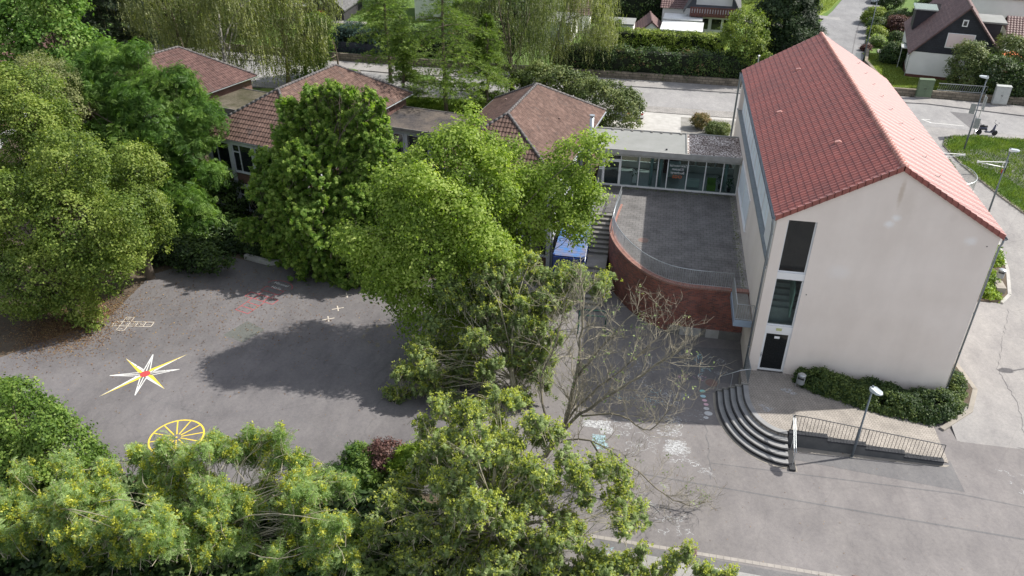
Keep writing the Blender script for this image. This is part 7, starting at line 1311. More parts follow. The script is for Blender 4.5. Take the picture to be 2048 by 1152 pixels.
LIMB=[[(-9.73,-8.0,0.27),(-8.99,-7.8,1.94),(-8.68,-7.5,4.41),(-8.6,-7.0,6.29),(-8.54,-6.5,8.1)],[(-8.99,-7.8,1.94),(-8.36,-7.6,3.08),(-6.71,-7.2,5.04),(-5.33,-7.0,6.73)],[(-9.4,-8.0,1.12),(-8.29,-8.2,2.99),(-7.03,-8.3,4.43),(-5.42,-8.0,5.82),(-4.45,-7.8,6.62)],[(-8.29,-8.2,2.99),(-6.5,-8.6,3.62),(-5.13,-8.8,3.15),(-4.23,-8.6,4.83)],[(-9.62,-8.0,0.76),(-7.72,-8.8,2.12),(-5.84,-9.6,1.68),(-4.17,-10.0,0.57),(-3.06,-10.2,0.38)],[(-8.68,-7.5,4.41),(-7.68,-7.0,5.87),(-6.71,-6.6,7.34)],[(-7.72,-8.8,2.12),(-6.45,-9.8,1.16),(-4.75,-10.4,-0.07)],[(-9.4,-8.0,1.12),(-10.33,-7.0,3.18),(-9.77,-6.5,5.5),(-9.45,-6.0,7.14)]]

# ---------------------------------------------------------------- vegetation
def leafT(k=1):
    return np.array([[0,0,0],[.45,-.33,.03],[1,0,-.05],[.45,.33,.03]],float), [(0,1,2,3)]
def sprayT(n=3,sp=.9,nar=.3,droop=.15):   # n leaves on a fan
    V=[];F=[]
    for i in range(n):
        a=(i-(n-1)/2)*sp; c,s=math.cos(a),math.sin(a); b0=len(V)
        for (x,y,z) in ((0,0,0),(.5,-nar,.04),(1,0,-droop),(.5,nar,.04)): V.append((x*c-y*s,x*s+y*c,z))
        F.append((b0,b0+1,b0+2,b0+3))
    return np.array(V),F
def pinnateT(n=5,droop=.35):    # compound leaf with narrow leaflets
    V=[];F=[]
    for i in range(n):
        x=.15+.75*i/(n-1); z=-droop*x*x
        for s in (-1,1):
            b0=len(V); ln=.36*(1-.35*abs(x-.5)); 
            V+= [(x,0,z),(x+.10,s*ln*.45-.0,z+.02),(x+.16,s*ln,z-.05),(x-.01,s*ln*.5,z+.0)]; F.append((b0,b0+1,b0+2,b0+3))
    b0=len(V); V+=[(.88,0,-droop*.8),(1.0,-.06,-droop),(1.2,0,-droop*1.3),(1.0,.06,-droop)]; F.append((b0,b0+1,b0+2,b0+3))
    return np.array(V),F
def strandT(n=9,seed=0):        # hanging strand
    r=random.Random(seed); V=[];F=[]; x=y=0
    for i in range(n):
        z=-i/n; x+=r.uniform(-.035,.035); y+=r.uniform(-.035,.035); a=r.uniform(0,6.28); s=.085; c,q=math.cos(a)*s,math.sin(a)*s; b0=len(V)
        V+=[(x,y,z),(x+c*.5-q*.35,y+q*.5+c*.35,z-.04),(x+c,y+q,z-.12),(x+c*.5+q*.35,y+q*.5-c*.35,z-.04)]; F.append((b0,b0+1,b0+2,b0+3))
    return np.array(V),F
def needleT(n=6,seed=0,w=.05):
    r=random.Random(seed); V=[];F=[]
    for i in range(n):
        a=r.uniform(-1.1,1.1); e=r.uniform(-.35,.5); c,s=math.cos(a),math.sin(a); x0=r.uniform(0,.4); b0=len(V); l=r.uniform(.4,.7)
        V+=[(x0,0,0),(x0+c*l*.5-s*w,s*l*.5+c*w,e*.3),(x0+c*l,s*l,e*.5),(x0+c*l*.5+s*w,s*l*.5-c*w,e*.3)]; F.append((b0,b0+1,b0+2,b0+3))
    return np.array(V),F
TT={'leaf':leafT(),'spray':sprayT(3),'spray5':sprayT(5,.6,.17),'pinnate':pinnateT(),'strand':strandT(),'needle':needleT(),'cluster':sprayT(4,1.5,.45,.3),'blade':(np.array([[0,0,0],[.5,-.07,.02],[1,0,-.1],[.5,.07,.02]],float),[(0,1,2,3)])}
def unit(a): return a/np.maximum(1e-9,np.linalg.norm(a,axis=1,keepdims=True))
def scatter(name,mt,parent,P,N,size,tint,tmpl,rng,hang=False,dirv=None):
    V,F=TT[tmpl]; k=len(V); n=len(P)
    if n==0: return None
    if hang:
        T=np.tile([[1.,0,0]],(n,1)); a=rng.uniform(0,6.28,n); X=np.stack([np.cos(a),np.sin(a),np.zeros(n)],1); Zv=unit(np.stack([rng.normal(0,.10,n),rng.normal(0,.10,n),np.ones(n)],1)); Y=np.cross(Zv,X); X=np.cross(Y,Zv)
    else:
        Zv=unit(N); ref=dirv if dirv is not None else rng.normal(size=(n,3)); X=unit(ref-(ref*Zv).sum(1,keepdims=True)*Zv); Y=np.cross(Zv,X)
    S=size[:,None,None]
    W_=P[:,None,:]+S*(V[None,:,0:1]*X[:,None,:]+V[None,:,1:2]*Y[:,None,:]+V[None,:,2:3]*Zv[:,None,:])
    W_=W_.reshape(-1,3).astype(np.float32)
    Fa=(np.array(F)[None]+ (np.arange(n)*k)[:,None,None]).reshape(-1).astype(np.int32)
    me=bpy.data.meshes.new(name); me.vertices.add(len(W_)); me.vertices.foreach_set('co',W_.ravel())
    me.loops.add(len(Fa)); me.loops.foreach_set('vertex_index',Fa); nf=len(Fa)//4
    me.polygons.add(nf); me.polygons.foreach_set('loop_start',np.arange(nf,dtype=np.int32)*4)
    at=me.attributes.new('tint','FLOAT','POINT'); at.data.foreach_set('value',np.repeat(tint,k).astype(np.float32))
    me.materials.append(mt); me.update(calc_edges=True)
    o=bpy.data.objects.new(name,me); col.objects.link(o); o.parent=parent; return o
def lobe_clumps(lobes,cr,rng,inner=.15,low=.55,gap=.0,dens=1.0):
    C=[];Nn=[]
    L_=np.array(lobes,float)
    for i,l in enumerate(L_):
        c,r=l[:3],l[3:6]; area=4*math.pi*((r[0]*r[1])**1.6/3+(r[0]*r[2])**1.6/3+(r[1]*r[2])**1.6/3)**(1/1.6)
        n=int(dens*area/(cr*cr)*1.35)+3; d=unit(rng.normal(size=(n,3))); d[:,2]=np.where((d[:,2]<-.3)&(rng.random(n)<low),-d[:,2],d[:,2])
        f=1-inner*rng.random(n)**1.5; wob=1+.13*np.sin(d@np.array([5.1,3.7,4.3])+i)+.10*np.sin(d@np.array([-9,7.7,6.1])+2*i)
        p=c+d*r*(f*wob)[:,None]; nn=unit(d/r)
        keep=np.ones(n,bool)
        for j,q in enumerate(L_):
            if j!=i: keep&=~((((p-q[:3])/q[3:6])**2).sum(1)<.52)
        if gap: g=np.sin(p@np.array([1.1,.7,1.3]))*np.sin(p@np.array([-.6,1.2,.9])+1.7)*np.sin(p@np.array([.5,-.9,1.1])+.4); keep&=g<(1-gap)*.9-.15*rng.random(n)
        C.append(p[keep]); Nn.append(nn[keep])
    return np.concatenate(C),np.concatenate(Nn)
def leaves_at(C,Nn,rng,per,cr,size,flat=.65,spread=.7,outw=.6,up=.45,rnd=.75,sj=.3):
    m=len(C); n=m*per; ci=np.repeat(np.arange(m),per)
    o=rng.normal(size=(n,3))*cr*.42; o[:,2]*=flat
    P=C[ci]+o; N_=unit(o)*spread*.6+Nn[ci]*outw+np.array([0,0,up])+rng.normal(size=(n,3))*rnd*.6
    size=size*(1-sj+2*sj*rng.random(n))
    ct=rng.normal(0,.17,m); big=.16*np.sin(C@np.array([.9,1.3,.7]))
    t=np.clip(.47+ct[ci]+big[ci]+rng.normal(0,.13,n),0,1)
    return P,N_,size,t
def branchwork(b,base,top,r0,lobes,C,rng,nsub=4,r1=.05,n=6,bend=.25,every=1.0):
    base=np.array(base,float); top=np.array(top,float)
    L_=np.array(lobes,float)
    def curve(a,c,k=5,s=.08):
        a=np.array(a);c=np.array(c); ln=np.linalg.norm(c-a); P=[]
        j=rng.normal(size=3)*s*ln
        for i in range(k+1):
            t=i/k; P.append(a*(1-t)+c*t+j*math.sin(math.pi*t)+np.array([0,0,.08*ln*math.sin(math.pi*t)]))
        return P
    tr=curve(base,top,7,.03); b.tube(tr,[r0*(1.25 if i==0 else 1-.75*i/7) for i in range(8)],10)
    for l in L_:
        t=.3+.45*rng.random(); k=int(t*7); a=tr[k]; c=l[:3]+rng.normal(size=3)*.1
        if c[2]<a[2]+.3: a=tr[max(1,k-2)]
        lm=curve(a,c,5); rr=min(r0*.5,.012+.028*l[3]); b.tube(lm,[rr*(1-.13*i) for i in range(6)],n)
        for q in range(nsub):
            d=unit(rng.normal(size=(1,3)))[0]; d[2]=abs(d[2])*.8+.0; e=l[:3]+d*l[3:6]*.93; s=lm[2+rng.integers(0,4)]
            sb_=curve(s,e,4,.1); b.tube(sb_,[rr*.45*(1-.2*i) for i in range(5)],5)
            for w_ in range(2):
                d2=unit(d[None]+rng.normal(size=(1,3))*.7)[0]; e2=l[:3]+d2*l[3:6]*1.0; b.tube(curve(sb_[2],e2,3,.1),[rr*.2,rr*.16,rr*.1,rr*.05],4,cap=False)
def shoots(o,C,Nn,rng,Ls,nl,size,tmpl,mt,bark,up=1.0,out=.6,spread=.25,first=.2,rt=.011,leafN=.9):
    m=len(C); d=unit(Nn*out+np.array([0,0,up])+rng.normal(size=(m,3))*spread); LL=Ls*(.6+.8*rng.random(m)); base=C-d*LL[:,None]
    b=MB(); bend=rng.normal(size=(m,3))*.10
    for i in range(m):
        k=LL[i]; b.tube([base[i]-np.array([0,0,.25*k])+bend[i]*k*2,base[i]+bend[i]*k*.6,base[i]+d[i]*k*.5,C[i]],[rt*1.5,rt*1.2,rt*.8,rt*.4],4,cap=False)
    b.build('twigs',M[bark],o)
    ref=unit(np.cross(d,rng.normal(size=(m,3)))); oth=np.cross(d,ref); P=[];N_=[];D=[];S=[];t_=[]
    ph=rng.uniform(0,6.28,m); ct=rng.normal(0,.14,m)
    for j in range(nl):
        t=first+(1-first)*j/(nl-1); a=ph+j*2.399; q=ref*np.cos(a)[:,None]+oth*np.sin(a)[:,None]
        P.append(base+d*(LL*t)[:,None]); D.append(unit(q+d*(.15+.9*t**3)+np.array([0,0,-.15])+rng.normal(size=(m,3))*.2)); N_.append(d*leafN+rng.normal(size=(m,3))*.35+np.array([0,0,.3]))
        S.append(size*(1.1-.45*t**2)*(.75+.5*rng.random(m))); t_.append(np.clip(.28+ct+.42*t+rng.normal(0,.12,m),0,1))
    P,N_,D,S,t_=map(np.concatenate,(P,N_,D,S,t_)); scatter('crown',mt,o,P,N_,S,t_,tmpl,rng,dirv=D); return base,d,LL
def seed_bunches(o,base,d,LL,rng,frac,n,sz,m='seed',drop=.14,at=.8,sp=(.055,.055,.09)):
    k=np.where(rng.random(len(base))<frac)[0]; c=base[k]+d[k]*(LL[k]*at)[:,None]+rng.normal(size=(len(k),3))*.08-np.array([0,0,drop]); c=np.concatenate([c,c+rng.normal(size=c.shape)*.12]); ci=np.repeat(np.arange(len(c)),n); q=rng.normal(size=(len(ci),3))*np.array(sp)
    scatter('seed_clusters',F_[m],o,c[ci]+q,rng.normal(size=(len(ci),3)),sz*(.5+rng.random(len(ci))),np.clip(rng.normal(.5,.25,len(ci)),0,1),'leaf',rng)
def shoot_tree(key,name,label,cat,mt,base,top,r0,seed,cr,dens,inner,gap,Ls,nl,size,tmpl,bark='twig',nsub=6,group=None,up=1.0,out=.6,low=.6,spread=.25,sb=None,fill=None,rt=.011,lobes=None):
    rng=np.random.default_rng(seed); lobes=lobes or LOBES[key]; o=empty(name,tuple(base),0,label,cat,group); B=np.array(base,float)
    L_=[(l[0]-B[0],l[1]-B[1],l[2]-B[2],l[3],l[4],l[5]) for l in lobes]
    C,Nn=lobe_clumps(L_,cr,rng,inner,low,gap,dens); b=MB(); branchwork(b,(0,0,-.3),tuple(np.array(top)-B),r0,L_,C,rng,nsub); b.build('trunk',M[bark],o,True)
    bb,d,LL=shoots(o,C,Nn,rng,Ls,nl,size,tmpl,mt,bark,up,out,spread,rt=rt)
    if sb: seed_bunches(o,bb,d,LL,rng,**sb)
    return o
def tree(key,name,label,cat,mt,base,top,r0,seed,cr=.55,per=20,size=.16,tmpl='leaf',bark='bark',inner=.15,gap=0,dens=1,low=.5,nsub=4,group=None,hang=None,extra=None,outw=.6,up=.45,rnd=.75,flat=.65,lobes=None,branches=True):
    rng=np.random.default_rng(seed); lobes=lobes or LOBES[key]
    o=empty(name,tuple(base),0,label,cat,group); B=np.array(base,float)
    L_=[(l[0]-B[0],l[1]-B[1],l[2]-B[2],l[3],l[4],l[5]) for l in lobes]
    C,Nn=lobe_clumps(L_,cr,rng,inner,low,gap,dens)
    if branches:
        b=MB(); branchwork(b,(0,0,-.3),tuple(np.array(top)-B),r0,L_,C,rng,nsub); b.build('trunk',M[bark],o,True)
    if hang:
        ln,cnt=hang; n=int(len(C)*cnt); idx=rng.integers(0,len(C),n); P=C[idx]+rng.normal(size=(n,3))*cr*.5; s=ln*(.5+.9*rng.random(n)); P[:,2]+=s*.25
        t=np.clip(.45+.12*np.sin(P@np.array([1.3,.8,.5]))+rng.normal(0,.16,n),0,1)
        scatter('crown',mt,o,P,None,s,t,'strand',rng,hang=True)
    else:
        P,N_,S,t=leaves_at(C,Nn,rng,per,cr,size,flat,outw=outw,up=up,rnd=rnd)
        scatter('crown',mt,o,P,N_,S,t,tmpl,rng)
    if extra: extra(o,C,Nn,rng,B)
    return o
F_={}
F_['maple']=foliage('leaf_maple',(.095,.155,.022),(.22,.315,.05),(.40,.48,.13),.48)
F_['horn']=foliage('leaf_hornbeam',(.05,.115,.018),(.145,.25,.042),(.30,.40,.09),.48)
F_['lime']=foliage('leaf_lime',(.055,.10,.016),(.150,.215,.036),(.30,.36,.085),.40)
F_['robi']=foliage('leaf_robinia',(.035,.09,.015),(.10,.20,.035),(.22,.34,.08),.42)
F_['bright']=foliage('leaf_bright',(.045,.11,.014),(.12,.23,.035),(.26,.36,.10),.38)
F_['birch']=foliage('leaf_birch',(.09,.11,.045),(.185,.21,.085),(.31,.33,.15),.42)
F_['birchd']=foliage('leaf_birch_dark',(.04,.06,.02),(.09,.12,.04),(.17,.20,.07),.35)
F_['larch']=foliage('needle_larch',(.06,.11,.02),(.14,.22,.04),(.26,.33,.08),.35)
F_['dark']=foliage('needle_dark',(.008,.018,.008),(.018,.034,.014),(.04,.06,.025),.12)
F_['yew']=foliage('needle_yew',(.008,.02,.008),(.020,.045,.014),(.05,.085,.028),.15)
F_['spruce']=foliage('needle_bluegreen',(.012,.035,.030),(.028,.065,.052),(.07,.12,.10),.15)
F_['hedge']=foliage('leaf_hedge',(.016,.038,.010),(.040,.080,.018),(.11,.16,.04),.25,acc=(.16,.10,.05))
F_['hedgel']=foliage('leaf_hedge_light',(.06,.10,.010),(.15,.21,.022),(.30,.36,.06),.25)
F_['coto']=foliage('leaf_cotoneaster',(.018,.042,.012),(.045,.085,.022),(.15,.20,.05),.25)
F_['rowan']=foliage('leaf_rowan',(.085,.15,.05),(.20,.31,.10),(.44,.56,.26),.52)
F_['seed']=foliage('seed_yellow',(.24,.26,.02),(.42,.43,.05),(.56,.56,.12),.4)
F_['ash']=foliage('leaf_ash',(.10,.145,.06),(.205,.275,.115),(.38,.46,.21),.50)
F_['ashy']=foliage('leaf_ash_yellow',(.22,.25,.03),(.38,.42,.08),(.52,.55,.16),.46)
F_['shrub']=foliage('leaf_shrub_bright',(.05,.10,.016),(.13,.22,.035),(.27,.36,.08),.36)
F_['under']=foliage('leaf_understorey',(.012,.03,.008),(.03,.06,.014),(.09,.14,.03),.25)
F_['red']=foliage('leaf_barberry',(.045,.022,.022),(.10,.045,.042),(.18,.10,.08),.2)
F_['con_y']=foliage('needle_lime',(.06,.12,.012),(.16,.26,.02),(.30,.40,.05),.25)
F_['con_g']=foliage('needle_green',(.02,.06,.012),(.06,.13,.02),(.15,.23,.04),.2)
F_['bush']=foliage('leaf_bush',(.05,.075,.022),(.10,.14,.04),(.20,.23,.075),.25)
F_['grassb']=foliage('grass_blade',(.045,.09,.012),(.095,.165,.022),(.19,.26,.05),.3)
F_['lawnb']=foliage('lawn_blade',(.10,.15,.02),(.17,.225,.035),(.24,.29,.06),.3)
F_['litter']=foliage('dry_leaf',(.09,.045,.025),(.17,.09,.045),(.30,.20,.09),.1)
T_=tree
T_('maple','maple_tree','large bright green maple in front of the nearest pavilion','tree',F_['maple'],(-15.0,2.2,0),(-14.8,2.4,8.5),.34,11,cr=.5,per=20,size=.165,inner=.4,nsub=2,tmpl='leaf')
shoot_tree('hornbeam','hornbeam_tree','dark green hornbeam in front of the middle pavilion','tree',F_['horn'],(-26.8,8.2,.0),(-26.8,8.2,9),.26,12,.44,1.15,.4,.0,.85,16,.19,'spray','bark',1,up=.35,out=1.0,low=.35,rt=.008,spread=.45)
T_('limeA','linden_tree','yellow-green linden at the left edge, farthest back of the three','tree',F_['lime'],(-44.5,4.5,0),(-44.5,4.5,9),.3,13,cr=.45,per=20,size=.15,group='linden trees at the left of the yard')
T_('limeB','linden_tree','largest yellow-green linden, nearest to the star marking','tree',F_['lime'],(-39.6,-1.4,0),(-39.6,-1.4,7),.3,14,cr=.45,per=20,size=.15,group='linden trees at the left of the yard')
T_('limeC','linden_tree','yellow-green linden at the right of the linden group, above the hopscotch','tree',F_['lime'],(-37.8,3.6,0),(-37.8,3.6,7),.26,15,cr=.45,per=20,size=.15,group='linden trees at the left of the yard')
T_('robinia','robinia_tree','wide fresh green robinia between the lindens and the middle pavilion','tree',F_['robi'],(-40.5,11.5,0),(-40.5,11.5,8.5),.32,16,cr=.6,per=15,size=.42,tmpl='pinnate',inner=.3,gap=.4)
T_('bright','maple_tree','tall light green tree filling the upper left corner','tree',F_['bright'],(-52.0,18,1.0),(-52.0,18,12),.4,17,cr=.7,per=18,size=.26,gap=.2)
T_('palebirch','birch_tree','small pale birch rising behind the lindens at the left','tree',F_['birch'],(-47.2,10.2,0),(-47.2,10.2,10),.12,18,cr=.4,per=20,size=.12,bark='birch_bark',nsub=6)
T_('birchL','birch_tree','weeping birch with a leaning dark trunk at the top left','tree',F_['birch'],(-51.3,33.6,Z),(-51.8,33.4,10.5),.3,20,cr=.7,hang=(1.35,3.4),gap=.25,bark='bark',group='weeping birches along the street')
T_('birchM','birch_tree','weeping birch with a white leaning trunk beside the third pavilion roof','tree',F_['birch'],(-43.6,27.5,Z),(-45.5,31,11),.24,21,cr=.7,hang=(1.35,3.4),gap=.25,bark='birch_bark',group='weeping birches along the street')
T_('birchR','birch_tree','weeping birch with a dark trunk directly above the middle pavilion ridge','tree',F_['birch'],(-41.5,34.2,Z),(-41.2,34,10),.22,22,cr=.65,hang=(1.35,3.4),gap=.25,group='weeping birches along the street')
T_('youngmaple','linden_tree','small green linden on the street island right of the weeping birches','tree',F_['shrub'],(-38.9,41.0,Z),(-38.9,40,7),.12,23,cr=.45,per=18,size=.2,lobes=None)
def larch(base,H,Rm,seed,label,m='larch',name='larch_tree',t0=.16,group='larches behind the pavilions',droop=.28,step=.42,ns=.34,dn=1.0,tr=.2):
    rr=random.Random(seed); rng=np.random.default_rng(seed); o=empty(name,base,0,label,'tree',group)
    b=MB(); b.tube([(rr.uniform(-.1,.1),rr.uniform(-.1,.1),H*i/8-.2) for i in range(9)],[tr*(1-.11*i) for i in range(9)],8)
    PP=[];DD=[]; z=H*t0
    while z<H*.985:
        t=(z/H-t0)/(1-t0); ln=Rm*((1-t)**.75)*(.35+.65*min(1,t*5+.35))
        for k in range(rr.choice((2,3,4))):
            a=rr.uniform(0,6.283); l=ln*rr.uniform(.65,1.15); d=Vector((math.cos(a),math.sin(a),0)); P=[]
            for i in range(7):
                u=i/6; P.append(d*(l*u)+Vector((rr.uniform(-.06,.06),rr.uniform(-.06,.06),z+l*(.16*u-droop*1.5*u*u)+ (.18*l*max(0,u-.7)))))
            b.tube(P,[.035*(1-.14*i)*(.5+l/Rm*.5) for i in range(7)],4,cap=False)
            side=Vector((-d.y,d.x,0))
            for i in range(1,7):
                u=i/6
                for s_ in (-1,1):
                    if rr.random()<.25: continue
                    sl_=l*.34*(1-.5*u)*rr.uniform(.4,1.3)+.12; tip=P[i]+d*sl_*.6+side*s_*sl_+Vector((0,0,-.12-sl_*.35*rr.random()))
                    n_=max(2,int(sl_/.13)); 
                    for q in range(n_+1):
                        PP.append(tuple(P[i].lerp(tip,q/n_))); DD.append(tuple(tip-P[i]))
                for q in range(3): PP.append(tuple(P[i-1].lerp(P[i],q/3))); DD.append(tuple(d))
        z+=step*rr.uniform(.6,1.3)
    b.build('trunk',M['bark'],o,True)
    P=np.repeat(np.array(PP),2,0); D=unit(np.repeat(np.array(DD),2,0)+rng.normal(size=(len(P),3))*.35); n=len(P); P=P+rng.normal(size=(n,3))*.045; P[:,2]-=rng.random(n)*.08
    N_=np.tile([[0,0,1.]],(n,1))+rng.normal(size=(n,3))*.45; rad=np.hypot(P[:,0],P[:,1])/Rm
    scatter('crown',F_[m],o,P,N_,ns*(.6+.8*rng.random(n)),np.clip(.30+.35*rad+rng.normal(0,.15,n),0,1),'needle',rng,dirv=D); return o
larch((-24.2,28.8,Z),18,6.2,24,'big feathery larch with drooping branches behind the flat-roofed link',droop=.22,step=.5)
larch((-20.9,30.6,Z),9,2.8,224,'smaller larch beside the big one, nearest to the pavilion ridge')
larch((-32.5,38.5,Z),14.5,4.0,25,'larch at the top centre beyond the traffic island')
larch((-28.6,30.8,Z),8.5,2.5,26,'slender larch reaching over the edge of the middle pavilion roof')
larch((-29,52,Z),13,3.6,27,'feathery conifer across the street behind the larches',group=None)
larch((-39.5,57,Z),11,3.6,28,'broad drooping conifer right of the black wooden house',group=None)
larch((-57,30.5,2.8),15,4.2,29,'very dark conifer at the top left behind the pavilion roofs','dark','conifer_tree',group=None,ns=.5)
T_('birchN','birch_tree','dark green birch with white-flecked trunks right of the big larch','tree',F_['birchd'],(-19.6,36.4,Z),(-20.2,36,11),.24,27,cr=.65,hang=(1.1,4.2),gap=.25,bark='bark',group='weeping birches along the street')
T_('birchO','birch_tree','weeping birch with forked white trunk across the street','tree',F_['birch'],(-17.4,47.5,Z),(-16,46.5,10),.2,28,cr=.6,hang=(1.3,3.0),gap=.3,bark='birch_bark',group='weeping birches along the street')
T_('plumbush','shrub','light green shrub behind the nearest pavilion ridge','shrub',F_['bush'],(-15.5,32.5,Z),(-15.5,32.5,5.5),.1,29,cr=.45,per=20,size=.2)
T_('bigbush','shrub','rounded olive green bush between the pavilion roof and the forecourt','shrub',F_['bush'],(-10.5,29.8,Z),(-10.5,29.8,5),.1,30,cr=.4,per=22,size=.17)
T_('yew','yew_tree','dark columnar conifer left of the side street','tree',F_['yew'],(5.6,50,Z),(5.6,50,12),.25,31,cr=.5,per=24,size=.42,tmpl='needle',low=.3,up=.8)
T_('greentree','deciduous_tree','bushy yellow-green tree between the balcony house and the dark conifer','tree',F_['lime'],(1.8,46.6,Z),(1.8,46.4,9),.18,32,cr=.5,per=20,size=.2)
T_('housebush','deciduous_tree','green tree in front of the slate gabled house corner','tree',F_['bush'],(23.6,48,Z),(23.6,48,6),.12,33,cr=.4,per=22,size=.18,up=.8)
T_('housebushB','shrub','dark green bushes behind the pale grey utility cabinet','shrub',F_['under'],(27,46.3,Z),(27,46.3,5),.1,34,cr=.45,per=20,size=.18)
T_('housebushC','shrub','large green shrub at the right edge below the cream annex','shrub',F_['bush'],(29.5,50.5,Z),(29.5,50.5,6),.1,35,cr=.45,per=20,size=.18)
T_('undershrubs','shrub_border','dark shaded shrubs at the foot of the middle pavilion','shrub',F_['under'],(-32.5,8.8,0),(-32.5,8.8,.8),.06,36,cr=.45,per=16,size=.2,branches=False)
def seeds(n,m='seed',sz=.16,below=.15,frac=.5):
    def f(o,C,Nn,rng,B):
        k=int(len(C)*frac); idx=rng.choice(len(C),k,replace=False); up=idx[Nn[idx][:,2]>-.1]; n_=len(up)*n
        ci=np.repeat(up,n); q=rng.normal(size=(n_,3))*np.array([.10,.10,.13]); P=C[ci]+Nn[ci]*.15+q-np.array([0,0,below])
        N_=rng.normal(size=(n_,3)); S=sz*(.4+.6*rng.random(n_)); scatter('seed_clusters',F_[m],o,P,N_,S,np.clip(rng.normal(.5,.25,n_),0,1),'leaf',rng)
    return f
shoot_tree('rowanA','rowan_tree','feathery rowan with yellow seed clusters at the bottom, overlapping the yellow wheel','tree',F_['rowan'],(-21.5,-16.5,0),(-21.5,-16.3,3.5),.11,41,.42,.8,.8,.0,.8,13,.26,'pinnate',nsub=2,group='rowans in the foreground',low=.8,spread=.35,sb=dict(frac=.6,n=26,sz=.085))
shoot_tree('rowanB','rowan_tree','feathery rowan with yellow seed clusters in the lower left corner','tree',F_['rowan'],(-28.0,-18,0),(-28.0,-17.5,2.5),.11,42,.42,.8,.8,.0,.8,13,.26,'pinnate',nsub=2,group='rowans in the foreground',low=.8,spread=.35,sb=dict(frac=.65,n=26,sz=.085))
T_('hedgeL','shrub','dense bright green shrub at the left edge below the star','shrub',F_['shrub'],(-32.0,-14.5,0),(-32.0,-14.5,2),.08,43,cr=.38,per=22,size=.14)
shoot_tree('ashC','ash_tree','sparse grey-green ash with yellowish tips in the centre foreground','tree',F_['ash'],(-11.0,-14.5,0),(-11.0,-14.3,5),.2,44,.34,.8,.85,.0,.5,9,.125,'spray5',nsub=3,low=.7,spread=.5,sb=dict(frac=.5,n=9,sz=.09,m='ashy',drop=-.02,at=1.0,sp=(.06,.06,.04)))
shoot_tree('sprigs','shrub','leafy green sprigs at the bottom edge below the gutter strip','shrub',F_['ash'],(-4.5,-14.9,0),(-4.5,-14.9,.8),.04,45,.34,.9,.6,.1,.5,9,.14,'spray5',nsub=5,low=.8,sb=dict(frac=.5,n=8,sz=.10,m='ashy',drop=-.02,at=1.0,sp=(.05,.05,.04)))
shoot_tree('halfdead','ash_tree','thinning grey-green tree with dead twigs between the maple and the bare tree','tree',F_['ash'],(-11.9,-4.3,0),(-12.3,-3.2,4.2),.2,46,.34,1.25,.85,.0,.5,9,.125,'spray5',nsub=3,low=.7,spread=.5,sb=dict(frac=.3,n=8,sz=.09,m='ashy',drop=-.02,at=1.0,sp=(.05,.05,.04)),rt=.010)
T_('dwarf_y','conifer_shrub','yellow-green feathery conifer shrub right of the red shrub','shrub',F_['con_y'],(-14.9,-11,0),(-14.9,-11,1.2),.05,47,cr=.28,per=22,size=.28,tmpl='needle',branches=False)
T_('dwarf_r','barberry_shrub','dark red barberry shrub at the lower edge of the yard','shrub',F_['red'],(-16.8,-10.8,0),(-16.8,-10.8,1.0),.05,48,cr=.25,per=26,size=.10)
T_('dwarf_g','conifer_shrub','green feathery conifer shrub left of the red shrub','shrub',F_['con_g'],(-18.0,-11.3,0),(-18,-11.3,.6),.05,49,cr=.28,per=22,size=.28,tmpl='needle',branches=False)
def simple_tree(name,label,cat,m,x,y,z,rx,rz,seed,trunk=True,**kw):
    k=dict(cr=.4,per=18,size=.16); k.update(kw); rr=random.Random(seed)
    lb=[(x,y,z,rx,rx,rz)]+[(x+rr.uniform(-.55,.55)*rx,y+rr.uniform(-.55,.55)*rx,z+rr.uniform(-.45,.5)*rz,rx*.62,rx*.62,rz*.6) for _ in range(5)]
    return tree(None,name,label,cat,m,(x,y,Hg(x,y)),(x,y,z),.08 if trunk else .05,seed,lobes=lb,branches=trunk,**k)
# forecourt shrubs
simple_tree('round_shrub','clipped reddish-green round shrub on the forecourt behind the connector','shrub',foliage('leaf_redtip',(.06,.07,.02),(.13,.12,.035),(.28,.18,.08),.2),-2.3,31.3,Z+.65,.75,.65,61,False,cr=.22,per=22,size=.1)
simple_tree('shrub','small silvery shrub at the back corner of the connector roof','shrub',F_['bush'],-.9,29.8,Z+.5,.9,.6,62,False,cr=.25,per=18,size=.12)
# side-street garden shrubs
for i,(x,y,r_,m_,lb) in enumerate(((20.6,76.5,1.4,'hedgel','low yellow-green cushion shrub nearest the driveway'),(22.6,74.0,1.5,'coto','dark conical evergreen beside the cushion shrub'),(22.6,70.5,1.5,'red','dark red-leaved shrub in the front garden by the side street'),(20.0,71.6,1.2,'coto','rounded green shrub left of the red-leaved shrub'),(19.3,68.2,1.0,'hedgel','yellow-green shrub at the kerb of the side street'),(21.2,66.6,.85,'hedge','small clipped green ball in the front garden'),(23.8,67.0,1.1,'hedge','large clipped green ball beside the porch'),(18.7,64.8,.8,'ash','white-flowering low shrub at the garden corner'),(25.0,71.5,1.4,'bush','pale green shrub behind the red-leaved one'),(18.9,57.0,1.45,'hedge','dark rounded evergreen at the left corner of the slate gabled house'),(24.5,86.5,1.6,'under','dark shrub near the silver car'),(27.5,77,2.2,'under','tall dark shrub at the top right of the driveway'),(31.5,66.5,1.2,'hedgel','bright yellow-green hedge bush behind the orange parasol'),(39.5,69.5,1.6,'bush','green shrub before the white house at the upper right'),(27.2,34.4,.9,'bush','brownish shrub on the grass bank at the right edge'),(17.0,61.8,.5,'red','small dark red bush at the lawn edge'))):
    yb=Hg(x,y); simple_tree('garden_shrub',lb,'shrub',F_[m_],x,y,yb+r_*.75,r_,r_*.8,70+i,False,cr=.32,per=16,size=.16)
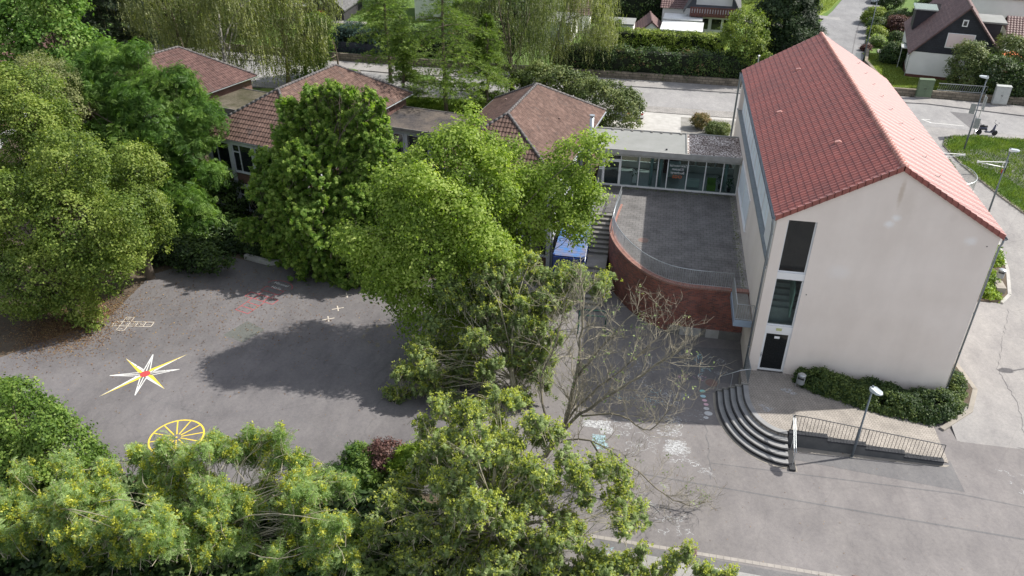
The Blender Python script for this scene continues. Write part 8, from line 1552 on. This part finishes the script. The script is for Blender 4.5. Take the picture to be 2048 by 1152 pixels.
# hedges as surface-covered boxes
def hedge(name,pts,th,z0,z1,m,label,seed,cr=.35,per=14,size=.14,tmpl='leaf',rough=.12,hfun=None,group=None):
    rng=np.random.default_rng(seed); C=[];Nn=[]
    x0,y0=pts[0]; o=empty(name,(x0,y0,z0),0,label,'hedge',group)
    for i in range(len(pts)-1):
        a=np.array([*pts[i],0.]);c=np.array([*pts[i+1],0.]); d=c-a; ln=np.linalg.norm(d); d/=ln; nn=np.array([-d[1],d[0],0]); h=z1-z0
        for (n_,kind) in ((int(ln*h/cr**2*1.5),'f'),(int(ln*h/cr**2*.8),'b'),(int(ln*th/cr**2*1.7),'t'),(int(th*h/cr**2*1.2),'e0'),(int(th*h/cr**2*1.2),'e1')):
            u=rng.random(n_)*ln; v=rng.random(n_)*h; w_=rng.random(n_)*th
            if kind=='f': w_=np.zeros(n_); N0=-nn+np.array([0,0,.35])
            elif kind=='b': w_=np.full(n_,th); N0=nn+np.array([0,0,.35])
            elif kind=='t': v=np.full(n_,h); N0=np.array([0,0,1.])
            elif kind=='e0': u=np.zeros(n_); N0=-d
            else: u=np.full(n_,ln); N0=d
            p=a+d*u[:,None]+nn*w_[:,None]+np.array([0,0,1.])*v[:,None]; p+=rng.normal(size=p.shape)*rough*np.array([1,1,.7]); p[:,2]+=rough*1.2*np.sin(p[:,0]*1.7+i)*(v/h)
            C.append(p); Nn.append(np.tile(N0,(n_,1)))
    C=np.concatenate(C)-np.array([x0,y0,0]); Nn=unit(np.concatenate(Nn))
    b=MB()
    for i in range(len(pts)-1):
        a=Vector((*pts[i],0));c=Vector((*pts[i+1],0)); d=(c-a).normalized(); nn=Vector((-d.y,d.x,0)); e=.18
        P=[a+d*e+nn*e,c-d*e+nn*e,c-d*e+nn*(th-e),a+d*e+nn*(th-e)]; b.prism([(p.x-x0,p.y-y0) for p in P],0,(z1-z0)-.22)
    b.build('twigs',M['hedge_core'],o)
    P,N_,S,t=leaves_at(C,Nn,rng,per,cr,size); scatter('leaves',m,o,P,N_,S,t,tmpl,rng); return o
M['bark_ol']=mat('bark_olive',(.22,.195,.14),.9,(.12,.11,.08),3,bmp=.6); M['twig2']=mat('twig_olive',(.30,.27,.205),.85,(.20,.18,.13),2)
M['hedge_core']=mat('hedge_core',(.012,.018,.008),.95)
hedge('long_hedge',[(-16.8,45.2),(2,44.9),(8.2,45.2)],1.6,Z+.5,6.0,F_['hedge'],'long dark green hedge above the stone wall across the street',81,cr=.42,per=15,size=.18,rough=.17)
hedge('clipped_hedge',[(-14,56.2),(.8,56.0)],1.6,Z,5.3,F_['hedgel'],'clipped light green hedge in front of the white house',82,cr=.38,per=16,size=.17,rough=.06)
hedge('clipped_hedge',[(-13.6,58.4),(-11.2,58.4)],1.2,Z,5.9,F_['hedgel'],'short clipped hedge block left of the small shed',83,cr=.35,per=16,size=.16,rough=.05)
hedge('spruce_hedge',[(-45,46.4),(-33.5,45.5)],2.0,Z+.8,6.2,F_['spruce'],'blue-green conifer hedge behind the board fence',84,cr=.5,per=18,size=.4,tmpl='needle',rough=.3)
hedge('dark_hedge',[(-33.3,45.6),(-24,45.4)],2.2,Z+.8,6.0,F_['hedge'],'shaggy dark hedge behind the larches across the street',85,cr=.5,per=16,size=.2,rough=.3)
hedge('tall_hedge',[(-16,70),(-4,72)],2.5,Z,7.2,F_['under'],'tall dark hedge behind the garages at the top centre',86,cr=.6,per=14,size=.28,rough=.25)
hedge('garden_hedge',[(-22,60),(-19.8,70)],1.5,Z,6.0,F_['under'],'dark hedge running back beside the left garage',87,cr=.6,per=12,size=.28,rough=.25)
hedge('wall_hedge',[(25.4,44.7),(33,44.2)],1.2,Z+.4,5.1,F_['under'],'dark overgrown hedge behind the pale grey cabinet',88,cr=.4,per=15,size=.16,rough=.22)
# background trees at top
for i,(x,y,z,r_,m_,lb) in enumerate(((-8,79,7,3.5,'shrub','round green tree behind the top centre gardens'),(-14,82,8,4,'horn','dark green tree behind the tall hedge'),(-22,76,8,4.2,'horn','dark tree behind the garden house'),(-2.5,78,8,3.2,'hedge','dark green tree left of the dark-roofed house'),(-55,57,8.5,4.2,'horn','dark leafy tree left of the black wooden house'),(-63,50,9,5,'under','shaded tree behind the weeping birches'),(-24,55,6.5,3,'under','dark leafy tree across the street above the flat-roofed link'),(-58,52,9,5,'horn','dark green tree at the top left beyond the birches'),(-66,42,9,5,'dark','very dark tree mass at the top left corner'),(9.5,64,6.5,1.7,'yew','slim dark conifer on the left side of the side street'),(-29,63,7,3,'under','dark tree at the top above the larches'),(-36.5,50.5,6,1.8,'shrub','fresh green small tree behind the blue-green hedge'),(-60,70,9,5,'horn','tree beyond the black wooden house'),(6,90,8,4,'horn','tree beyond the corner lawn'),(-44,74,8,4,'horn','tall tree behind the black wooden house'))):
    simple_tree('background_tree',lb,'tree',F_[m_],x,y,z,r_,r_*1.05,100+i,True,cr=.75,per=14,size=.42 if m_ in('larch','dark','yew') else .34,tmpl='needle' if m_ in('larch','dark','yew') else 'leaf')
# cotoneaster hedge at the building
def surf_clumps(poly,hf,rng,cr,h,edge=.35):
    xs_=[p[0] for p in poly]; ys_=[p[1] for p in poly]; out=[]
    n=int((max(xs_)-min(xs_))*(max(ys_)-min(ys_))/cr**2*2.2)
    for _ in range(n):
        p=(rng.uniform(min(xs_),max(xs_)),rng.uniform(min(ys_),max(ys_)))
        if inside(p,poly): out.append(p)
    return out
def bank(name,poly,h,m,label,seed,cr=.3,per=18,size=.10,base=None,tmpl='spray',cat='hedge',wob=.18,extra=None):
    rng=np.random.default_rng(seed); pts=surf_clumps(poly,None,rng,cr,h); x0,y0=poly[0]; o=empty(name,(x0,y0,0),0,label,cat)
    C=[];Nn=[]
    def dedge(p):
        d=9
        for i in range(len(poly)):
            a=Vector(poly[i]);c=Vector(poly[(i+1)%len(poly)]); q=Vector(p); t=max(0,min(1,(q-a).dot(c-a)/(c-a).length_squared)); d=min(d,(q-(a+(c-a)*t)).length)
        return d
    for p in pts:
        d=dedge(p); zt=h*(min(1,d/.5)**.5)*(1+wob*math.sin(p[0]*2.3+p[1]*1.9)+wob*.6*math.sin(p[0]*5.1-p[1]*4)); zb=base(*p) if base else 0
        C.append((p[0]-x0,p[1]-y0,zb+zt)); Nn.append((0,-.2,1))
        if d<.55:
            for k in range(3): C.append((p[0]-x0,p[1]-y0,zb+zt*rng.random())); Nn.append((rng.normal()*.5,-.6,.5))
    C=np.array(C);Nn=unit(np.array(Nn)); P,N_,S,t=leaves_at(C,Nn,rng,per,cr,size,flat=.8,rnd=1.0); scatter('leaves',m,o,P,N_,S,t,tmpl,rng)
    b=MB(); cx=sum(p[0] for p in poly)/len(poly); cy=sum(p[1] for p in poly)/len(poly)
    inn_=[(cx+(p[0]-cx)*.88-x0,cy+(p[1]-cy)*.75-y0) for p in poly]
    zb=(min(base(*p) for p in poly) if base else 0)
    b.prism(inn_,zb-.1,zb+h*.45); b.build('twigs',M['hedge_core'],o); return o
def hb(x,y): return max(.1,plat_z(x,y)) if x<9.5 else .2
bank('cotoneaster_hedge',[(2.5,-.02),(2.45,-.75),(3.3,-1.25),(5.6,-1.75),(7.6,-1.95),(9.4,-2.0),(10.7,-1.0),(11.5,.9),(10.9,3.0),(10.15,3.4),(10.1,-.02)],.85,F_['coto'],'spreading cotoneaster hedge along the foot of the cream gable',91,base=hb,cr=.2,per=28,size=.07)
bank('ground_cover',[(15.4,13),(16.8,13.4),(17.3,19.5),(16,20.3),(14,20.3),(14,13)],.45,F_['con_y'],'yellow-green ground cover shrubs in the side bed',92,base=lambda x,y:hR(y),cr=.3,per=14,size=.13,cat='shrub')
bank('ground_cover',[(14.6,9.4),(15.5,9.5),(16.0,12.4),(14.4,12.4)],.5,F_['con_y'],'yellow-green shrub beside the bin at the side bed',93,base=lambda x,y:hR(y),cr=.28,per=14,size=.12,cat='shrub')
bank('ground_cover',[(14.4,22.6),(16.6,22.4),(17.0,27.5),(14.6,28)],.45,F_['bush'],'olive ground cover inside the round wall by the roof edge',94,base=lambda x,y:hR(y),cr=.3,per=12,size=.12,cat='shrub')
bank('shrub_border',[(-60,-11),(-36.6,-10.3+ -3.6),(-31,-14.2),(-28,-13.6),(-23,-13.8),(-18,-12.2),(-13.3,-12.4),(-13.3,-20),(-60,-26)],.75,F_['coto'],'low green planting under the foreground rowans',95,cr=.55,per=14,size=.2,tmpl='spray',cat='shrub',wob=.35)
bank('shrub_border',[(-13.2,-13.0),(-9.4,-13.9),(-7.6,-15.0),(-5.2,-17.2),(-5.2,-22),(-13.2,-22)],.6,F_['bush'],'low green planting under the centre foreground ash',96,cr=.5,per=14,size=.18,tmpl='spray',cat='shrub',wob=.35)
bank('shrub_border',[(-38.2,5.2),(-35,7.9),(-31,7.4),(-29,8.3),(-27.4,8.5),(-25.5,7.8),(-22.5,6.1),(-18,8.5),(-17,10),(-22,12),(-36,12.6),(-46,12),(-48,6),(-44,3)],.8,F_['under'],'shady shrub border between the yard edging and the pavilions',97,cr=.6,per=12,size=.22,tmpl='spray',cat='shrub',wob=.3)
bank('dwarf_shrub',[(-19.3,28.6),(-16.8,28.4),(-16.4,30.6),(-19,30.8)],1.3,F_['dark'],'dark evergreen shrub under the larch behind the link',98,base=lambda x,y:Z,cr=.35,per=14,size=.15,cat='shrub')
# grass blades
def grass(name,poly,hf,n,size,seed,label,m='grassb'):
    rng=np.random.default_rng(seed); xs_=[p[0] for p in poly]; ys_=[p[1] for p in poly]; P=[]
    X=rng.uniform(min(xs_),max(xs_),n*2); Y=rng.uniform(min(ys_),max(ys_),n*2)
    for x,y in zip(X,Y):
        if inside((x,y),poly): P.append((x,y,hf(x,y)))
    P=np.array(P); k=len(P); d=rng.normal(size=(k,3))*.5; d[:,2]=1.0
    tuft=np.clip(.5+.22*np.sin(P[:,0]*2.1+np.sin(P[:,1]*1.7)*2)+rng.normal(0,.14,k),0,1)
    side=np.cross(unit(d),rng.normal(size=(k,3))); o=scatter(name,F_[m],None,P,side,size*(.6+.8*rng.random(k))*(1+.5*tuft),tuft,'blade',rng,dirv=d); tag(o,label,'grass',kind='stuff'); return o
grass('grass',[p for p in gi[:9]]+[(30,33.5),(30,14)]+gi[11:],lambda x,y:hR(y)+.04,110000,.16,201,'long green grass on the bank right of the red roof')
grass('grass',[(-38,27),(-20,27.5),(-10.8,29),(-10.8,34.2),(-33,34)],lambda x,y:Z+.04,40000,.2,202,'grass between the pavilions and the street')
grass('grass',[(16.4,45.6),(30,45.5),(30,50),(19.2,51),(18.8,60.5),(16.6,60.2)],lambda x,y:Z+.14,45000,.10,203,'mown lawn in front of the slate gabled house','lawnb')
grass('grass',[(2,80),(11.5,72),(14,79.5),(16.4,84.5),(19.0,92.5),(12,98)],lambda x,y:Z+.1,24000,.16,204,'mown lawn at the corner of the side street','lawnb')
# leaf litter near lindens and in the yard
rng=np.random.default_rng(301); 
def litter(name,cx,cy,sx,sy,n,size,label,z=.012):
    P=np.stack([rng.normal(cx,sx,n),rng.normal(cy,sy,n),np.full(n,z)+rng.random(n)*.02],1); N_=np.tile([[0,0,1.]],(n,1))+rng.normal(size=(n,3))*.35
    o=scatter(name,F_['litter'],None,P,N_,size*(.5+rng.random(n)),np.clip(rng.normal(.5,.3,n),0,1),'leaf',rng); tag(o,label,'fallen leaves',kind='stuff')
litter('fallen_leaves',-39.4,-2.4,1.5,1.5,11000,.075,'brown fallen leaves under the linden trees')
litter('fallen_leaves',-36,1,5,4,2600,.08,'scattered fallen leaves on the left half of the yard')
litter('fallen_leaves',-27,3,6,4.5,1800,.07,'scattered fallen leaves in the middle of the yard')
litter('fallen_leaves',-6,-7,7,5,700,.045,'a few fallen leaves on the open asphalt')
# moss / weeds along the terrace wall joint
n=900; P=np.stack([rng.uniform(-9.5,-.1,n),rng.normal(17.25,.12,n),np.full(n,TZ+.01)],1); P2=np.stack([rng.normal(-.3,.12,n),rng.uniform(4.2,17,n),np.full(n,TZ+.012)],1); P=np.concatenate([P,P2])
o=scatter('weeds',F_['bush'],None,P,np.tile([[0,0,1.]],(2*n,1))+rng.normal(size=(2*n,3))*.5,.07*(.4+rng.random(2*n)),rng.random(2*n),'leaf',rng); tag(o,'small weeds in the joints of the terrace along the walls','weeds',kind='stuff')
# ---------------------------------------------------------------- bare tree
def bare_tree():
    rr=random.Random(5); base=Vector((-9.9,-8.0,0)); o=empty('bare_tree',base,0,'nearly leafless tree with grey-green branches in front of the brick wall','tree')
    b=MB(); tw_=MB(); tips=[]
    def wob(P,k):
        P=[Vector(p) for p in P]; out=cat_rom([tuple(p) for p in P],4); return [Vector(p)+Vector((rr.uniform(-k,k),rr.uniform(-k,k),rr.uniform(-k,k))) for p in out]
    def grow(mbx,p,d,r,ln,depth):
        n=4; P=[p.copy()]; q=p.copy(); dd=d.copy()
        for i in range(n):
            dd=(dd+Vector((rr.uniform(-.26,.26),rr.uniform(-.26,.26),rr.uniform(-.16,.24)))).normalized(); q=q+dd*ln/n; P.append(q.copy())
        mbx.tube(P,[r*(1-.13*i) for i in range(n+1)],4 if r<.02 else 6,cap=False)
        if depth<=0: tips.append(q-base); return
        kk=3 if depth>1 else rr.choice((2,3))
        for k in range(kk):
            i=rr.randint(1,n); nd=(dd*.9+Vector((rr.uniform(-.9,.9),rr.uniform(-.9,.9),rr.uniform(-.5,.75)))).normalized(); grow(tw_,P[i],nd,max(.006,r*.60),ln*rr.uniform(.6,.8),depth-1)
    for li,l in enumerate(LIMB):
        P=wob(l,.05); n=len(P)
        if li==0: P=[base+Vector((0,0,-.2))]+P; n+=1
        r0=.13 if li==0 else (.085 if li==2 else .05 if li in (4,6,3) else .065)
        b.tube([p for p in P],[r0*(1-.72*i/(n-1)) for i in range(n)],8)
        for i in range(3 if li else 5,n):
            for k in range(1 if i%3 else 2):
                d=(P[i]-P[i-1]).normalized(); nd=(d*.8+Vector((rr.uniform(-1,1),rr.uniform(-1,1),rr.uniform(-.45,.8)))).normalized()
                grow(tw_,P[i],nd,r0*.30*(1-.5*i/n)+.006,rr.uniform(.8,1.35),3)
        d=(P[-1]-P[-2]).normalized(); grow(tw_,P[-1],d,r0*.28,1.0,3)
    for m_ in (b,tw_): m_.v=[(v[0]-base.x,v[1]-base.y,v[2]) for v in m_.v]
    b.build('trunk',M['bark_ol'],o,True); tw_.build('twigs',M['twig2'],o)
    rng=np.random.default_rng(9); idx=rng.choice(len(tips),int(len(tips)*.05),replace=False); C=np.array([tuple(tips[i]) for i in idx]); P,N_,S,t=leaves_at(C,np.tile([[0,0,1.]],(len(C),1)),rng,5,.2,.10); scatter('crown',F_['ash'],o,P,N_,S,t,'leaf',rng)
    print('BARE tips',len(tips))
bare_tree()
